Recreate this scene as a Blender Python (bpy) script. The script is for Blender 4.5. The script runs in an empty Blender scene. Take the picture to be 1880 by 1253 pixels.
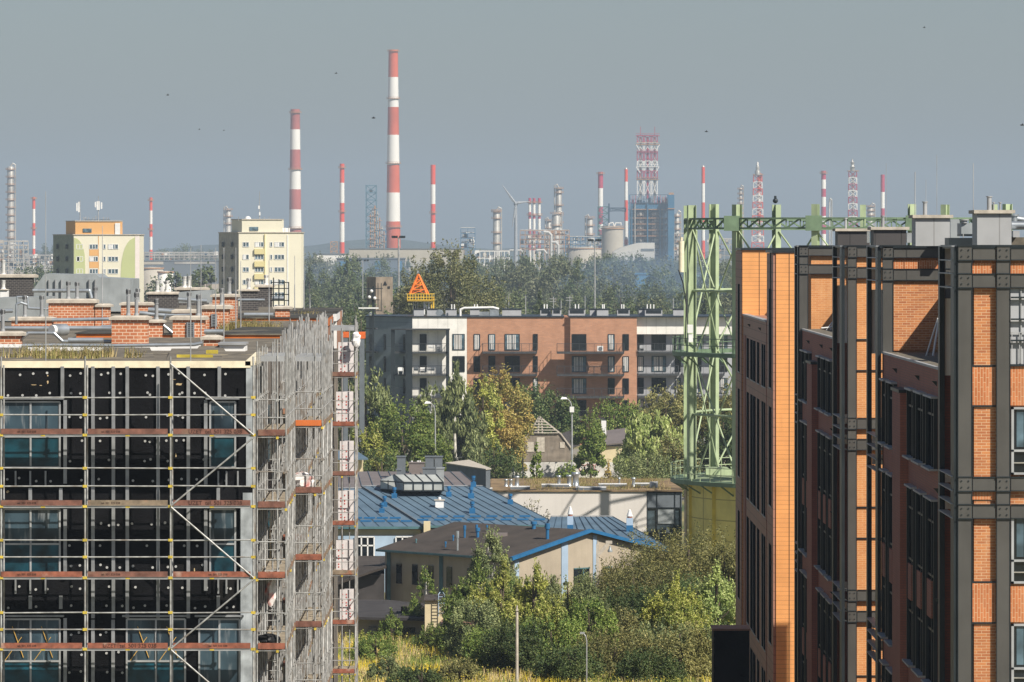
import bpy, math, random
import numpy as np
from mathutils import Vector, Matrix
R = math.radians
random.seed(7)
S = bpy.context.scene
COL = S.collection
# ---------------------------------------------------------------- camera, world, sun, exposure
F, H, HZ, CX = 9400.0, 26.0, 452.0, 940.0     # focal length in photo pixels, eye height, horizon row, centre column
cam = bpy.data.cameras.new('camera'); co = bpy.data.objects.new('camera', cam); COL.objects.link(co)
cam.sensor_width = 36; cam.lens = 180; cam.shift_y = (HZ - 626.5) / 1880; cam.clip_start = 5; cam.clip_end = 40000
co.location = (0, 0, H); co.rotation_euler = (R(90), 0, 0); S.camera = co
SUN_AZ, SUN_EL = R(43), R(42)                   # azimuth right of straight behind the camera
sd = Vector((math.sin(SUN_AZ) * math.cos(SUN_EL), -math.cos(SUN_AZ) * math.cos(SUN_EL), math.sin(SUN_EL)))
W = bpy.data.worlds.new('World'); S.world = W; W.use_nodes = True
wn, wl = W.node_tree.nodes, W.node_tree.links
sky = wn.new('ShaderNodeTexSky'); sky.sky_type = 'NISHITA'; sky.sun_disc = False
sky.sun_elevation = SUN_EL; sky.sun_rotation = math.pi - SUN_AZ; sky.dust_density = 1.0; sky.air_density = 1.0; sky.ozone_density = 2.0
hsv = wn.new('ShaderNodeHueSaturation'); hsv.inputs['Saturation'].default_value = 0.9
wl.new(sky.outputs[0], hsv.inputs['Color']); tint = wn.new('ShaderNodeMix'); tint.data_type = 'RGBA'; tint.blend_type = 'MULTIPLY'; tint.inputs[0].default_value = 1; tint.inputs[7].default_value = (.96, .98, 1.03, 1)
wl.new(hsv.outputs[0], tint.inputs[6]); wl.new(tint.outputs[2], wn['Background'].inputs[0])
wn['Background'].inputs[1].default_value = 0.05
sl = bpy.data.lights.new('sun', 'SUN'); sl.energy = 5.0; sl.angle = R(0.5); sl.color = (1.0, 0.93, 0.82)
so = bpy.data.objects.new('sun', sl); COL.objects.link(so); so.rotation_euler = sd.to_track_quat('Z', 'Y').to_euler(); so.location = (60, -40, 80)
S.view_settings.view_transform = 'Standard'; S.view_settings.look = 'None'; S.view_settings.gamma = 1
S.view_settings.exposure = 0.42
S.render.engine = 'CYCLES'; S.cycles.max_bounces = 6; S.cycles.diffuse_bounces = 3; S.cycles.volume_bounces = 0
S.cycles.transmission_bounces = 3; S.cycles.glossy_bounces = 2; S.cycles.use_denoising = True

# ---------------------------------------------------------------- helpers
def PX(px, d): return (px - CX) * d / F
def PZ(py, d): return H - (py - HZ) * d / F
def P(px, py, d): return (PX(px, d), d, PZ(py, d))
OFF = {}
class MB:
    """collects faces, then builds ONE mesh object; fr = (x, y, z, rot) local frame"""
    def __init__(s, fr=None): s.v = []; s.f = []; s.m = []; s.sm = []; s.fr = fr
    def add(s, vs, fs, mi=0, sm=False):
        n = len(s.v)
        if s.fr:
            ox, oy, oz, a = s.fr; c, q = math.cos(a), math.sin(a)
            vs = [(ox + x * c - y * q, oy + x * q + y * c, oz + z) for x, y, z in vs]
        s.v += [tuple(v) for v in vs]
        for f in fs: s.f.append(tuple(i + n for i in f)); s.m.append(mi); s.sm.append(sm)
        return s
    def box(s, x0, x1, y0, y1, z0, z1, mi=0):
        if x0 > x1: x0, x1 = x1, x0
        if y0 > y1: y0, y1 = y1, y0
        if z0 > z1: z0, z1 = z1, z0
        return s.add([(x0,y0,z0),(x1,y0,z0),(x1,y1,z0),(x0,y1,z0),(x0,y0,z1),(x1,y0,z1),(x1,y1,z1),(x0,y1,z1)],
                     [(0,3,2,1),(4,5,6,7),(0,1,5,4),(1,2,6,5),(2,3,7,6),(3,0,4,7)], mi)
    def prism(s, poly, z0, z1, mi=0):
        n = len(poly); zt = z1 if isinstance(z1, (list, tuple)) else [z1] * n
        vs = [(x, y, z0) for x, y in poly] + [(x, y, zt[i]) for i, (x, y) in enumerate(poly)]
        return s.add(vs, [tuple(range(n - 1, -1, -1)), tuple(range(n, 2 * n))] + [(i, (i + 1) % n, n + (i + 1) % n, n + i) for i in range(n)], mi)
    def quad(s, a, b, c, d, mi=0): return s.add([a, b, c, d], [(0, 1, 2, 3)], mi)
    def slab(s, a, b, c, d, t, mi=0):
        """a quad given thickness t along its normal (downwards / backwards)"""
        A, B, C_, D = map(Vector, (a, b, c, d)); n = (B - A).cross(D - A).normalized() * t
        vs = [A, B, C_, D, A - n, B - n, C_ - n, D - n]
        return s.add([tuple(v) for v in vs], [(0,1,2,3),(7,6,5,4),(0,4,5,1),(1,5,6,2),(2,6,7,3),(3,7,4,0)], mi)
    def bar(s, a, b, w, h=None, mi=0):
        a, b = Vector(a), Vector(b); h = h or w; d = (b - a)
        if d.length < 1e-6: return s
        d.normalize(); up = Vector((0, 0, 1)) if abs(d.z) < .95 else Vector((0, 1, 0))
        u = d.cross(up).normalized() * w / 2; v = u.cross(d).normalized() * h / 2
        vs = [a-u-v, a+u-v, a+u+v, a-u+v, b-u-v, b+u-v, b+u+v, b-u+v]
        return s.add([tuple(x) for x in vs], [(0,1,2,3),(7,6,5,4),(0,4,5,1),(1,5,6,2),(2,6,7,3),(3,7,4,0)], mi)
    def tube(s, a, b, r0, r1=None, n=8, mi=0, cap=True):
        a, b = Vector(a), Vector(b); r1 = r0 if r1 is None else r1; d = (b - a)
        if d.length < 1e-6: return s
        d.normalize(); up = Vector((0, 0, 1)) if abs(d.z) < .95 else Vector((1, 0, 0))
        u = d.cross(up).normalized(); v = u.cross(d)
        A = [a + (u * math.cos(t) + v * math.sin(t)) * r0 for t in [2 * math.pi * i / n for i in range(n)]]
        B = [b + (u * math.cos(t) + v * math.sin(t)) * r1 for t in [2 * math.pi * i / n for i in range(n)]]
        s.add([tuple(x) for x in A + B], [(i, n + i, n + (i + 1) % n, (i + 1) % n) for i in range(n)], mi, True)
        if cap: s.add([tuple(x) for x in A + B], [tuple(range(n)), tuple(range(2 * n - 1, n - 1, -1))], mi)
        return s
    def pipe(s, pts, r, n=8, mi=0):
        for a, b in zip(pts, pts[1:]): s.tube(a, b, r, n=n, mi=mi)
        for p in pts[1:-1]: s.ball(p, r, mi, n)
        return s
    def ball(s, c, r, mi=0, n=8, k=5):
        return s.lathe(c, [(r * math.sin(math.pi * i / k), -r * math.cos(math.pi * i / k)) for i in range(k + 1)], n, mi)
    def lathe(s, c, prof, n=16, mi=0, cap=False):
        vs = []; fs = []
        for r, z in prof:
            for i in range(n):
                t = 2 * math.pi * i / n; vs.append((c[0] + r * math.cos(t), c[1] + r * math.sin(t), c[2] + z))
        for j in range(len(prof) - 1):
            for i in range(n):
                k = (i + 1) % n; fs.append((j * n + i, j * n + k, (j + 1) * n + k, (j + 1) * n + i))
        s.add(vs, fs, mi, True)
        if cap: m = len(prof) - 1; s.add(vs[m * n:], [tuple(range(n))], mi)
        return s
    def ring(s, c, r0, r1, z0, z1, n=32, a0=0, a1=2 * math.pi, mi=0):
        for i in range(n):
            t, u = a0 + (a1 - a0) * i / n, a0 + (a1 - a0) * (i + 1) / n
            q = lambda r, a, z: (c[0] + r * math.sin(a), c[1] - r * math.cos(a), z)
            s.add([q(r0,t,z0), q(r1,t,z0), q(r1,u,z0), q(r0,u,z0), q(r0,t,z1), q(r1,t,z1), q(r1,u,z1), q(r0,u,z1)],
                  [(3,2,1,0),(4,5,6,7),(1,2,6,5),(3,0,4,7)], mi)
        return s
    def build(s, name, mats, parent=None):
        me = bpy.data.meshes.new(name); o = bpy.data.objects.new(name, me); COL.objects.link(o)
        ox = OFF.get(parent.name, (0, 0, 0)) if parent else (0, 0, 0)
        v = s.v if ox == (0, 0, 0) else [(x - ox[0], y - ox[1], z - ox[2]) for x, y, z in s.v]
        me.from_pydata(v, [], s.f)
        for m in (mats if isinstance(mats, (list, tuple)) else [mats]): me.materials.append(m)
        me.polygons.foreach_set('material_index', s.m); me.polygons.foreach_set('use_smooth', s.sm); me.update()
        if parent: o.parent = parent; OFF[o.name] = ox
        return o
def tag(o, label=None, cat=None, group=None, kind=None):
    if label: o['label'] = label
    if cat: o['category'] = cat
    if group: o['group'] = group
    if kind: o['kind'] = kind
    return o
def thing(name, label, cat, loc=(0, 0, 0), group=None):
    o = bpy.data.objects.new(name, None); COL.objects.link(o); o.location = loc; o.empty_display_size = .5
    OFF[o.name] = tuple(loc); return tag(o, label, cat, group)
def copy_tree(o, parent=None):
    c = o.copy(); COL.objects.link(c)
    if parent: c.parent = parent
    for ch in list(o.children): copy_tree(ch, c)
    return c
def struct(name, mb, m): return tag(mb.build(name, m), kind='structure')

# ---------------------------------------------------------------- materials
def nodes(name):
    m = bpy.data.materials.new(name); m.use_nodes = True; nt = m.node_tree; return m, nt.nodes, nt.links, nt.nodes['Principled BSDF']
def mix(n, l, a, b, fac, mode='MIX'):
    x = n.new('ShaderNodeMix'); x.data_type = 'RGBA'; x.blend_type = mode
    for i, s in ((6, a), (7, b)):
        if isinstance(s, tuple): x.inputs[i].default_value = (*s[:3], 1)
        else: l.new(s, x.inputs[i])
    if isinstance(fac, (int, float)): x.inputs[0].default_value = fac
    else: l.new(fac, x.inputs[0])
    return x.outputs[2]
def ramp(n, l, src, a, b):
    r = n.new('ShaderNodeMapRange'); l.new(src, r.inputs[0]); r.inputs[1].default_value = a; r.inputs[2].default_value = b; return r.outputs[0]
def noise(n, l, scale, detail=4, vec=None, stretch=None):
    t = n.new('ShaderNodeTexNoise'); t.inputs['Scale'].default_value = scale; t.inputs['Detail'].default_value = detail
    if vec is None: vec = n.new('ShaderNodeTexCoord').outputs['Object']
    if stretch:
        mp = n.new('ShaderNodeMapping'); mp.inputs['Scale'].default_value = stretch; l.new(vec, mp.inputs[0]); vec = mp.outputs[0]
    l.new(vec, t.inputs['Vector']); return t.outputs[0]
def dark(c, k): return tuple(x * k for x in c)
def M(name, col, rough=.65, metal=0.0, var=.25, scale=1.5, bump=0.0, streak=0.0, alt=None, spec=.4):
    m, n, l, b = nodes(name)
    c = mix(n, l, dark(col, 1 - var), dark(col, 1 + var * .5), ramp(n, l, noise(n, l, scale, 6), .3, .7))
    if alt: c = mix(n, l, c, alt, ramp(n, l, noise(n, l, scale * .37, 5), .56, .68))
    if streak: c = mix(n, l, c, dark(col, .45), mixf(n, l, ramp(n, l, noise(n, l, 1.2, 5, stretch=(3, 3, .25)), .5, .8), streak))
    l.new(c, b.inputs['Base Color']); b.inputs['Roughness'].default_value = rough; b.inputs['Metallic'].default_value = metal
    b.inputs['Specular IOR Level'].default_value = spec
    if bump:
        bp = n.new('ShaderNodeBump'); bp.inputs['Strength'].default_value = bump; bp.inputs['Distance'].default_value = .03
        l.new(noise(n, l, scale * 8, 4), bp.inputs['Height']); l.new(bp.outputs[0], b.inputs['Normal'])
    return m
def mixf(n, l, src, k):
    x = n.new('ShaderNodeMath'); x.operation = 'MULTIPLY'; l.new(src, x.inputs[0]); x.inputs[1].default_value = k; return x.outputs[0]
def wallvec(n, l, swap=False):
    tc = n.new('ShaderNodeTexCoord'); sp = n.new('ShaderNodeSeparateXYZ'); l.new(tc.outputs['Object'], sp.inputs[0])
    ad = n.new('ShaderNodeMath'); ad.operation = 'ADD'; l.new(sp.outputs[0], ad.inputs[0]); l.new(sp.outputs[1], ad.inputs[1])
    cb = n.new('ShaderNodeCombineXYZ'); a, z = (1, 0) if swap else (0, 1)
    l.new(ad.outputs[0], cb.inputs[a]); l.new(sp.outputs[2], cb.inputs[z]); return cb.outputs[0]
def brick(name, c1, c2, mortar, w=.25, h=.075, ms=.012, swap=False, offset=.5, rough=.75, bump=.4):
    m, n, l, b = nodes(name); t = n.new('ShaderNodeTexBrick'); v = wallvec(n, l, swap); l.new(v, t.inputs['Vector'])
    t.inputs['Color1'].default_value = (*c1, 1); t.inputs['Color2'].default_value = (*c2, 1); t.inputs['Mortar'].default_value = (*mortar, 1)
    t.inputs['Scale'].default_value = 1; t.inputs['Mortar Size'].default_value = ms; t.inputs['Mortar Smooth'].default_value = .2
    t.inputs['Brick Width'].default_value = w; t.inputs['Row Height'].default_value = h; t.offset = offset
    c = mix(n, l, t.outputs[0], dark(c1, .55), mixf(n, l, ramp(n, l, noise(n, l, .9, 6), .42, .8), .5)); c = mix(n, l, c, dark(mortar, 1.1), mixf(n, l, ramp(n, l, noise(n, l, 1.6, 6, stretch=(2, 2, .3)), .58, .85), .35))
    l.new(c, b.inputs['Base Color']); b.inputs['Roughness'].default_value = rough
    bp = n.new('ShaderNodeBump'); bp.invert = True; bp.inputs['Strength'].default_value = bump; bp.inputs['Distance'].default_value = .01
    l.new(t.outputs['Fac'], bp.inputs['Height']); l.new(bp.outputs[0], b.inputs['Normal']); return m
def glass(name, col=(.012, .018, .024), rough=.08, var=.5):
    m, n, l, b = nodes(name); c = mix(n, l, col, dark(col, 1 + 4 * var), ramp(n, l, noise(n, l, 1.1, 3), .45, .7))
    l.new(c, b.inputs['Base Color']); b.inputs['Roughness'].default_value = rough; b.inputs['Specular IOR Level'].default_value = .8; return m
def leafmat(name, c1, c2, c3, scale=.5, trans=.2):
    m, n, l, b = nodes(name); geo = n.new('ShaderNodeNewGeometry'); oi = n.new('ShaderNodeObjectInfo')
    c = mix(n, l, c1, c2, ramp(n, l, noise(n, l, scale, 3), .38, .62))
    c = mix(n, l, c, c3, ramp(n, l, geo.outputs['Random Per Island'], .55, 1.0))
    h = n.new('ShaderNodeHueSaturation'); l.new(c, h.inputs['Color']); mr = n.new('ShaderNodeMapRange'); l.new(oi.outputs['Random'], mr.inputs[0])
    mr.inputs[3].default_value = .8; mr.inputs[4].default_value = 1.2; l.new(mr.outputs[0], h.inputs['Value'])
    l.new(h.outputs[0], b.inputs['Base Color']); b.inputs['Roughness'].default_value = .55; b.inputs['Specular IOR Level'].default_value = .25
    tr = n.new('ShaderNodeBsdfTranslucent'); l.new(h.outputs[0], tr.inputs[0]); ms = n.new('ShaderNodeMixShader'); ms.inputs[0].default_value = min(trans, .12)
    l.new(b.outputs[0], ms.inputs[1]); l.new(tr.outputs[0], ms.inputs[2]); l.new(ms.outputs[0], n['Material Output'].inputs[0]); return m
m_black = M('black_membrane', (.0065, .0065, .008), .6, var=.8, scale=.9, bump=.3, spec=.12, alt=(.014, .013, .012), streak=.3)
m_foam = M('cream_foam', (.78, .70, .52), .9, var=.15, scale=4, streak=.3)
m_white = M('white_paint', (.75, .75, .74), .6, var=.1)
m_stud = M('galvanised_stud', (.30, .31, .32), .5, .4, var=.3, scale=3)
m_galv = M('galvanised_tube', (.42, .42, .41), .5, .3, var=.45, scale=5, alt=(.26, .23, .20))
m_galvd = M('dull_galvanised', (.40, .41, .42), .5, .3, var=.3, scale=2)
m_duct = M('zinc_duct', (.50, .54, .57), .35, .7, var=.25, scale=2.5)
m_duct2 = M('grey_sheet_metal', (.36, .39, .40), .5, .3, var=.2, scale=1.5, streak=.3)
m_toe = M('red_brown_toe_board', (.20, .09, .065), .75, var=.45, scale=5, alt=(.22, .13, .09), streak=.3)
m_toe2 = M('weathered_toe_board', (.26, .20, .14), .8, var=.4, scale=5, alt=(.33, .13, .07))
m_toe3 = M('orange_red_toe_board', (.29, .10, .06), .75, var=.45, scale=5, alt=(.42, .30, .24))
m_orange = M('orange_plank', (.60, .16, .04), .6, var=.2)
m_yel = M('yellow_coupler', (.60, .45, .06), .6, var=.4, scale=8)
m_plank = M('grey_deck_plank', (.34, .29, .22), .85, var=.4, scale=4)
m_teal = M('teal_foil', (.006, .045, .065), .35, var=.8, scale=2.2, alt=(.012, .12, .18), spec=.5)
def foilmat():
    m, n, l, b = nodes('foil_covered_glass'); f1 = ramp(n, l, noise(n, l, 2.2, 7, stretch=(3.5, 1, .5)), .55, .8); f2 = ramp(n, l, noise(n, l, .7, 2), .4, .6)
    c = mix(n, l, mix(n, l, (.012, .02, .028), (.05, .085, .11), f2), (.42, .44, .45), mixf(n, l, f1, .6)); l.new(c, b.inputs['Base Color']); b.inputs['Roughness'].default_value = .3; b.inputs['Specular IOR Level'].default_value = .4; return m
m_foil = foilmat()
m_tape = M('yellow_tape', (.62, .38, .09), .7)
m_glass = glass('dark_glass', (.008, .011, .014), .1, .25); m_gside = M('shaded_window_glass', (.012, .014, .018), .9, var=.6, scale=.5, spec=0.0); m_glass2 = glass('blue_grey_glass', (.05, .08, .10), .12)
m_concrete = M('cap_concrete', (.50, .45, .38), .85, var=.25, scale=4, bump=.3, streak=.2)
m_flue = M('grey_plastic_flue', (.27, .28, .29), .55, var=.15)
m_chbrick = brick('chimney_brick', (.50, .17, .07), (.42, .13, .055), (.70, .52, .38), .23, .105, .014)
m_dkbrick = brick('dark_chimney_brick', (.035, .032, .035), (.05, .045, .045), (.16, .15, .14), .24, .10, .013)
m_felt = M('roofing_felt', (.16, .14, .11), .9, var=.5, scale=2, alt=(.28, .24, .17), bump=.3)
m_fascia = M('orange_fascia', (.55, .15, .03), .5, var=.25, scale=1)
m_brownpan = M('brown_panel', (.30, .17, .12), .6, var=.15)
m_rope = M('white_wrap', (.72, .68, .66), .6, var=.2, scale=6, alt=(.60, .15, .12))
m_blk = M('black_plastic', (.02, .02, .022), .5, var=.5)
m_steel = M('dark_grey_steel', (.088, .085, .078), .5, .1, var=.18, scale=.9, streak=.35, bump=.05)
m_steeld = M('near_black_steel', (.025, .033, .038), .4, .2, var=.3, scale=1)
m_silver = M('silver_sheet', (.85, .80, .72), .4, .9, var=.3, scale=3, streak=.5); m_refl = M('satin_panel', (.7, .71, .73), .45, .85, var=.1, scale=.7)
m_greypan = M('light_grey_panel', (.74, .74, .74), .6, var=.1, scale=.7)
m_brA = brick('orange_brick', (.56, .22, .075), (.38, .125, .045), (.66, .45, .27), .26, .08, .0075)
m_brS = brick('soldier_brick', (.56, .19, .065), (.44, .135, .04), (.66, .45, .27), .26, .08, .0075, swap=True)
m_brN = brick('pale_orange_brick', (.66, .29, .10), (.58, .23, .075), (.74, .50, .28), .26, .08, .0065)
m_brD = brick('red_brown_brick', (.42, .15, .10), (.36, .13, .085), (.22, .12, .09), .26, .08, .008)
m_sill = M('pale_sill', (.42, .43, .44), .5, .2, var=.2)
def panel(name, c, w, h, line, ms=.02):
    return brick(name, c, dark(c, .96), line, w, h, ms, offset=0.0, rough=.6, bump=.25)
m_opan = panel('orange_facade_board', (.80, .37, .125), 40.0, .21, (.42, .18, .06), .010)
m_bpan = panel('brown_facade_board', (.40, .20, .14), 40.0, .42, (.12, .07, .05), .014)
m_green = M('pale_green_paint', (.39, .47, .29), .55, var=.25, scale=.8, alt=(.30, .37, .23), streak=.45)
m_greend = M('shade_dark_green_paint', (.14, .21, .13), .55, var=.25, scale=1.5)  # darker copy of the green: shade on truss and platforms put into the colour
m_yelwall = panel('yellow_render', (.72, .64, .20), 3.6, 1.6, (.30, .26, .07), .04)
m_rail = M('dark_rail', (.06, .065, .07), .5, .2)
# ---------------------------------------------------------------- ground and terrain
def ground_mat():
    m, n, l, b = nodes('rough_ground'); v = n.new('ShaderNodeTexCoord').outputs['Object']
    c = mix(n, l, (.16, .15, .06), (.30, .25, .11), ramp(n, l, noise(n, l, .12, 8, v), .4, .65))
    c = mix(n, l, c, (.06, .09, .03), ramp(n, l, noise(n, l, .05, 6, v), .48, .6))
    c = mix(n, l, c, (.25, .23, .19), ramp(n, l, noise(n, l, .012, 4, v), .55, .62))
    l.new(c, b.inputs['Base Color']); b.inputs['Roughness'].default_value = .95; return m
g = MB(); g.quad((-4000, -300, 0), (4000, -300, 0), (4000, 14000, 0), (-4000, 14000, 0)); struct('ground', g, ground_mat())
m_sand = M('sandy_yard', (.46, .38, .28), .95, var=.35, scale=.02, alt=(.22, .20, .17))
g = MB()
g.add([(*P(x, 0, d)[:2], .06) for x, d in ((-200, 2000), (420, 2000), (430, 5200), (-200, 5200))], [(0, 1, 2, 3)])
struct('yard', g, m_sand)
g = MB(); n_ = 90; ridge = []
for i in range(n_ + 1):
    x = -1400 + 2800 * i / n_; z = 24 + 9 * math.sin(i * .21) + 5 * math.sin(i * .67 + 1) + random.uniform(-1.5, 1.5); ridge.append((x, z))
for (x0, z0), (x1, z1) in zip(ridge, ridge[1:]):
    g.add([(x0, 7900, .1), (x1, 7900, .1), (x1, 8200, z1), (x0, 8200, z0), (x1, 9000, .1), (x0, 9000, .1)], [(0, 1, 2, 3), (3, 2, 4, 5)])
struct('hills', g, M('distant_woods', (.05, .07, .05), .95, var=.4, scale=.02))
def haze_mat():
    m, n, l, b = nodes('haze_air'); n.remove(b); v = n.new('ShaderNodeVolumePrincipled')
    v.inputs['Color'].default_value = (*HAZE_COL, 1); v.inputs['Density'].default_value = HAZE_D; v.inputs['Anisotropy'].default_value = 0.0
    l.new(v.outputs[0], n['Material Output'].inputs['Volume']); return m
HAZE_COL, HAZE_D = (.575, .71, .86), .00013
hz = MB(); hz.box(-4200, 4200, -400, 14500, -1, 232); tag(hz.build('haze', haze_mat()), kind='stuff')

# ---------------------------------------------------------------- renovated apartment building at the left
LD = 143.0
lx = lambda px, d=LD: PX(px, d)
lz = lambda py, d=LD: PZ(py, d)
RZ = 22.76                                           # roof level
B = thing('apartment_building', 'black membrane clad apartment building under renovation behind the scaffolding, brick chimneys on its flat roof', 'building', (-12, 143, 0))
b = MB()
b.prism([(-22, 143), (-7.22, 143), (-7.32, 152), (-22, 152)], 0, RZ)
b.build('wall', m_black, B)
# staggered rear part: cream insulated side with openings
b = MB(); w = MB(); fr = MB()
b.prism([(-22, 152.02), (-7.3, 152.02), (-8.9, 262), (-22, 290)], 0, RZ - .01)
b.build('side_wall', M('grout_smeared_wall', (.17, .15, .13), .9, var=.6, scale=1.4, streak=.5, alt=(.40, .33, .24)), B)
k = 0
for d in np.arange(154, 250, 3.4):
    for z in (1.5, 4.5, 7.5, 10.5, 13.5, 16.5, 19.5):
        X = -7.3 - (d - 152) * .0145
        if k % 3 != 1:
            w_ = MB(); w_.box(X - .1, X + .03, d, d + 1.3, z, z + 1.7); 
            if d < 205 and z > 3: w_.build('window', [m_foil, m_teal][k % 2], B)
        k += 1
b = MB()                                             # foam board edge along the roof
b.box(-22, -7.3, 142.93, 142.995, RZ - .16, RZ + .03); b.prism([(-7.45, 142.93), (-7.17, 142.93), (-7.27, 152), (-7.6, 152)], RZ - .1, [RZ + .02, RZ + .02, RZ + .1, RZ + .1])
b.build('parapet', m_foam, B)
b = MB(); b.prism([(-21.9, 143.1), (-7.5, 143.1), (-7.6, 151.9), (-21.9, 151.9)], RZ, RZ + .012); b.prism([(-22, 151.95), (-7.6, 151.95), (-9.1, 262), (-22, 290)], RZ, RZ + .02)
b.build('roof', m_felt, B)
# studs on the black facade
yf = 142.98
def stud(px, y0, y1, w=6.2):
    b = MB(); b.box(lx(px - w / 2), lx(px + w / 2), yf - .07, yf, lz(y0), lz(y1)); b.build('stud', m_stud, B)
for px in (171, 208.5, 234, 290.5, 346): stud(px, 673, 960 if px == 290 else 1135)
for px in (171, 208): stud(px, 1138, 1400)
for px in (115, 403): stud(px, 673, 733)
for y0, y1 in ((735, 888), (935, 1062), (1135, 1400)): stud(120, y0, y1)
for y0, y1 in ((735, 890), (935, 1085)): stud(378, y0, y1)
for y0 in (870, 1068):
    for px in (29, 56, 84): stud(px, y0 - 5, y0 + 22, 3)
    for px in (401, 416, 437): stud(px, y0 - 5, y0 + 22, 3)
    stud(56, y0 + 26, y0 + 50); stud(112, y0 + 26, y0 + 50); stud(401, y0 + 26, y0 + 50)
stud(-1, 673, 1400, 8)
# round insulation fixings, a surface pattern of the membrane
b = MB(); rnd = random.Random(3)
for y in (688, 724, 766, 811, 845, 881, 963, 1003, 1040, 1080, 1114, 1163, 1200, 1236):
    for px in (14, 38, 90, 63, 129, 147, 183, 197, 221, 246, 268, 279, 307, 326, 336, 361, 376, 426, 415):
        win = any(x0 < px < x1 and y0 < y < y1 for x0, x1, y0, y1 in ((0, 116, 730, 862), (0, 116, 930, 1055), (0, 116, 1130, 1400), (380, 445, 730, 862), (380, 445, 930, 1055), (225, 445, 1130, 1400)))
        if win or rnd.random() < .38: continue
        c = (lx(px + rnd.uniform(-4, 4)), yf + .015, lz(y + rnd.uniform(-3, 3)))
        b.tube((c[0], yf + .02, c[2]), (c[0], yf - .01, c[2]), .036, n=8)
tag(b.build('insulation_fixings', M('grey_plastic_washer', (.42, .42, .41), .6), B), kind='stuff')
rs_ = random.Random(12); m_scrap = M('foam_scrap_tan', (.45, .34, .19), .9, var=.3)
for (px, y, w, h) in ((155, 676, 14, 5), (88, 702, 4, 8), (62, 707, 12, 1.6), (75, 708, 8, 1.6), (329, 706, 16, 5), (425, 675, 9, 5), (320, 697, 8, 1.2), (88, 690, 3, 3), (14, 903, 7, 5), (323, 836, 4, 9), (357, 1047, 3, 8), (178, 676, 4, 3)):
    q = MB(); n = 9; q.add([(lx(px + w / 2 * math.cos(t) * rs_.uniform(.5, 1.1)), yf + .012, lz(y + h / 2 * math.sin(t) * rs_.uniform(.5, 1.2))) for t in [6.283 * i / n for i in range(n)]], [tuple(range(n))]); q.build('foam_scrap', m_scrap, B)
def lwindow(x0, x1, y0, ym, y1, cross=False, sashes=2):
    """french window in protective foil with a teal covered lower pane"""
    b = MB(); X0, X1, Z0, Z1, Zm = lx(x0), lx(x1), lz(y1), lz(y0), lz(ym); t = .05
    for a in np.linspace(X0, X1, sashes + 1): b.box(a - t / 2, a + t / 2, yf - .04, yf + .01, Z0, Z1)
    for z in (Z0, Zm, Z1): b.box(X0, X1, yf - .045, yf + .005, z - t / 2, z + t / 2)
    wn_ = b.build('window', m_galvd, B)
    b = MB(); b.box(X0, X1, yf - .01, yf + .004, Zm, Z1); b.build('pane', m_foil, wn_)
    b = MB(); b.box(X0, X1, yf - .012, yf + .004, Z0, Zm); b.build('teal_cover', m_teal, wn_)
    if cross:
        b = MB()
        for i in range(sashes):
            a0, a1 = X0 + (X1 - X0) * i / sashes + .1, X0 + (X1 - X0) * (i + 1) / sashes - .1
            b.bar((a0 + .2, yf - .02, Z1 - .2), (a1 - .1, yf - .02, Zm + .1), .06, .015); b.bar((a1 - .15, yf - .022, Z1 - .5), (a0, yf - .022, Zm + .02), .06, .015)
        b.build('tape', m_tape, wn_)
    b = MB(); b.box(X0 - .12, X1 + .12, yf - .16, yf, Z1 + .07, Z1 + .12); b.build('drip_rail', m_stud, B)
for y in (738, 935, 1137): lwindow(3, 110, y, y + 64 if y < 1100 else y + 77, y + 120 if y < 1100 else 1290, y > 1100)
for y in (738, 935): lwindow(386, 432, y, y + 64, y + 120, False, 1)
lwindow(233, 340, 1137, 1214, 1290, True); lwindow(366, 440, 1137, 1280, 1290, False, 2)
b = MB(); b.box(lx(446), lx(466), yf - .03, yf, lz(1300), lz(905)); b.box(lx(441), lx(447), yf - .05, yf, lz(1300), lz(925)); b.box(lx(452), lx(466), yf - .03, yf, lz(893), lz(672)); b.build('corner_board', M('white_corner_board', (.36, .39, .41), .8, var=.5, scale=2.5, streak=.5), B)
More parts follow.
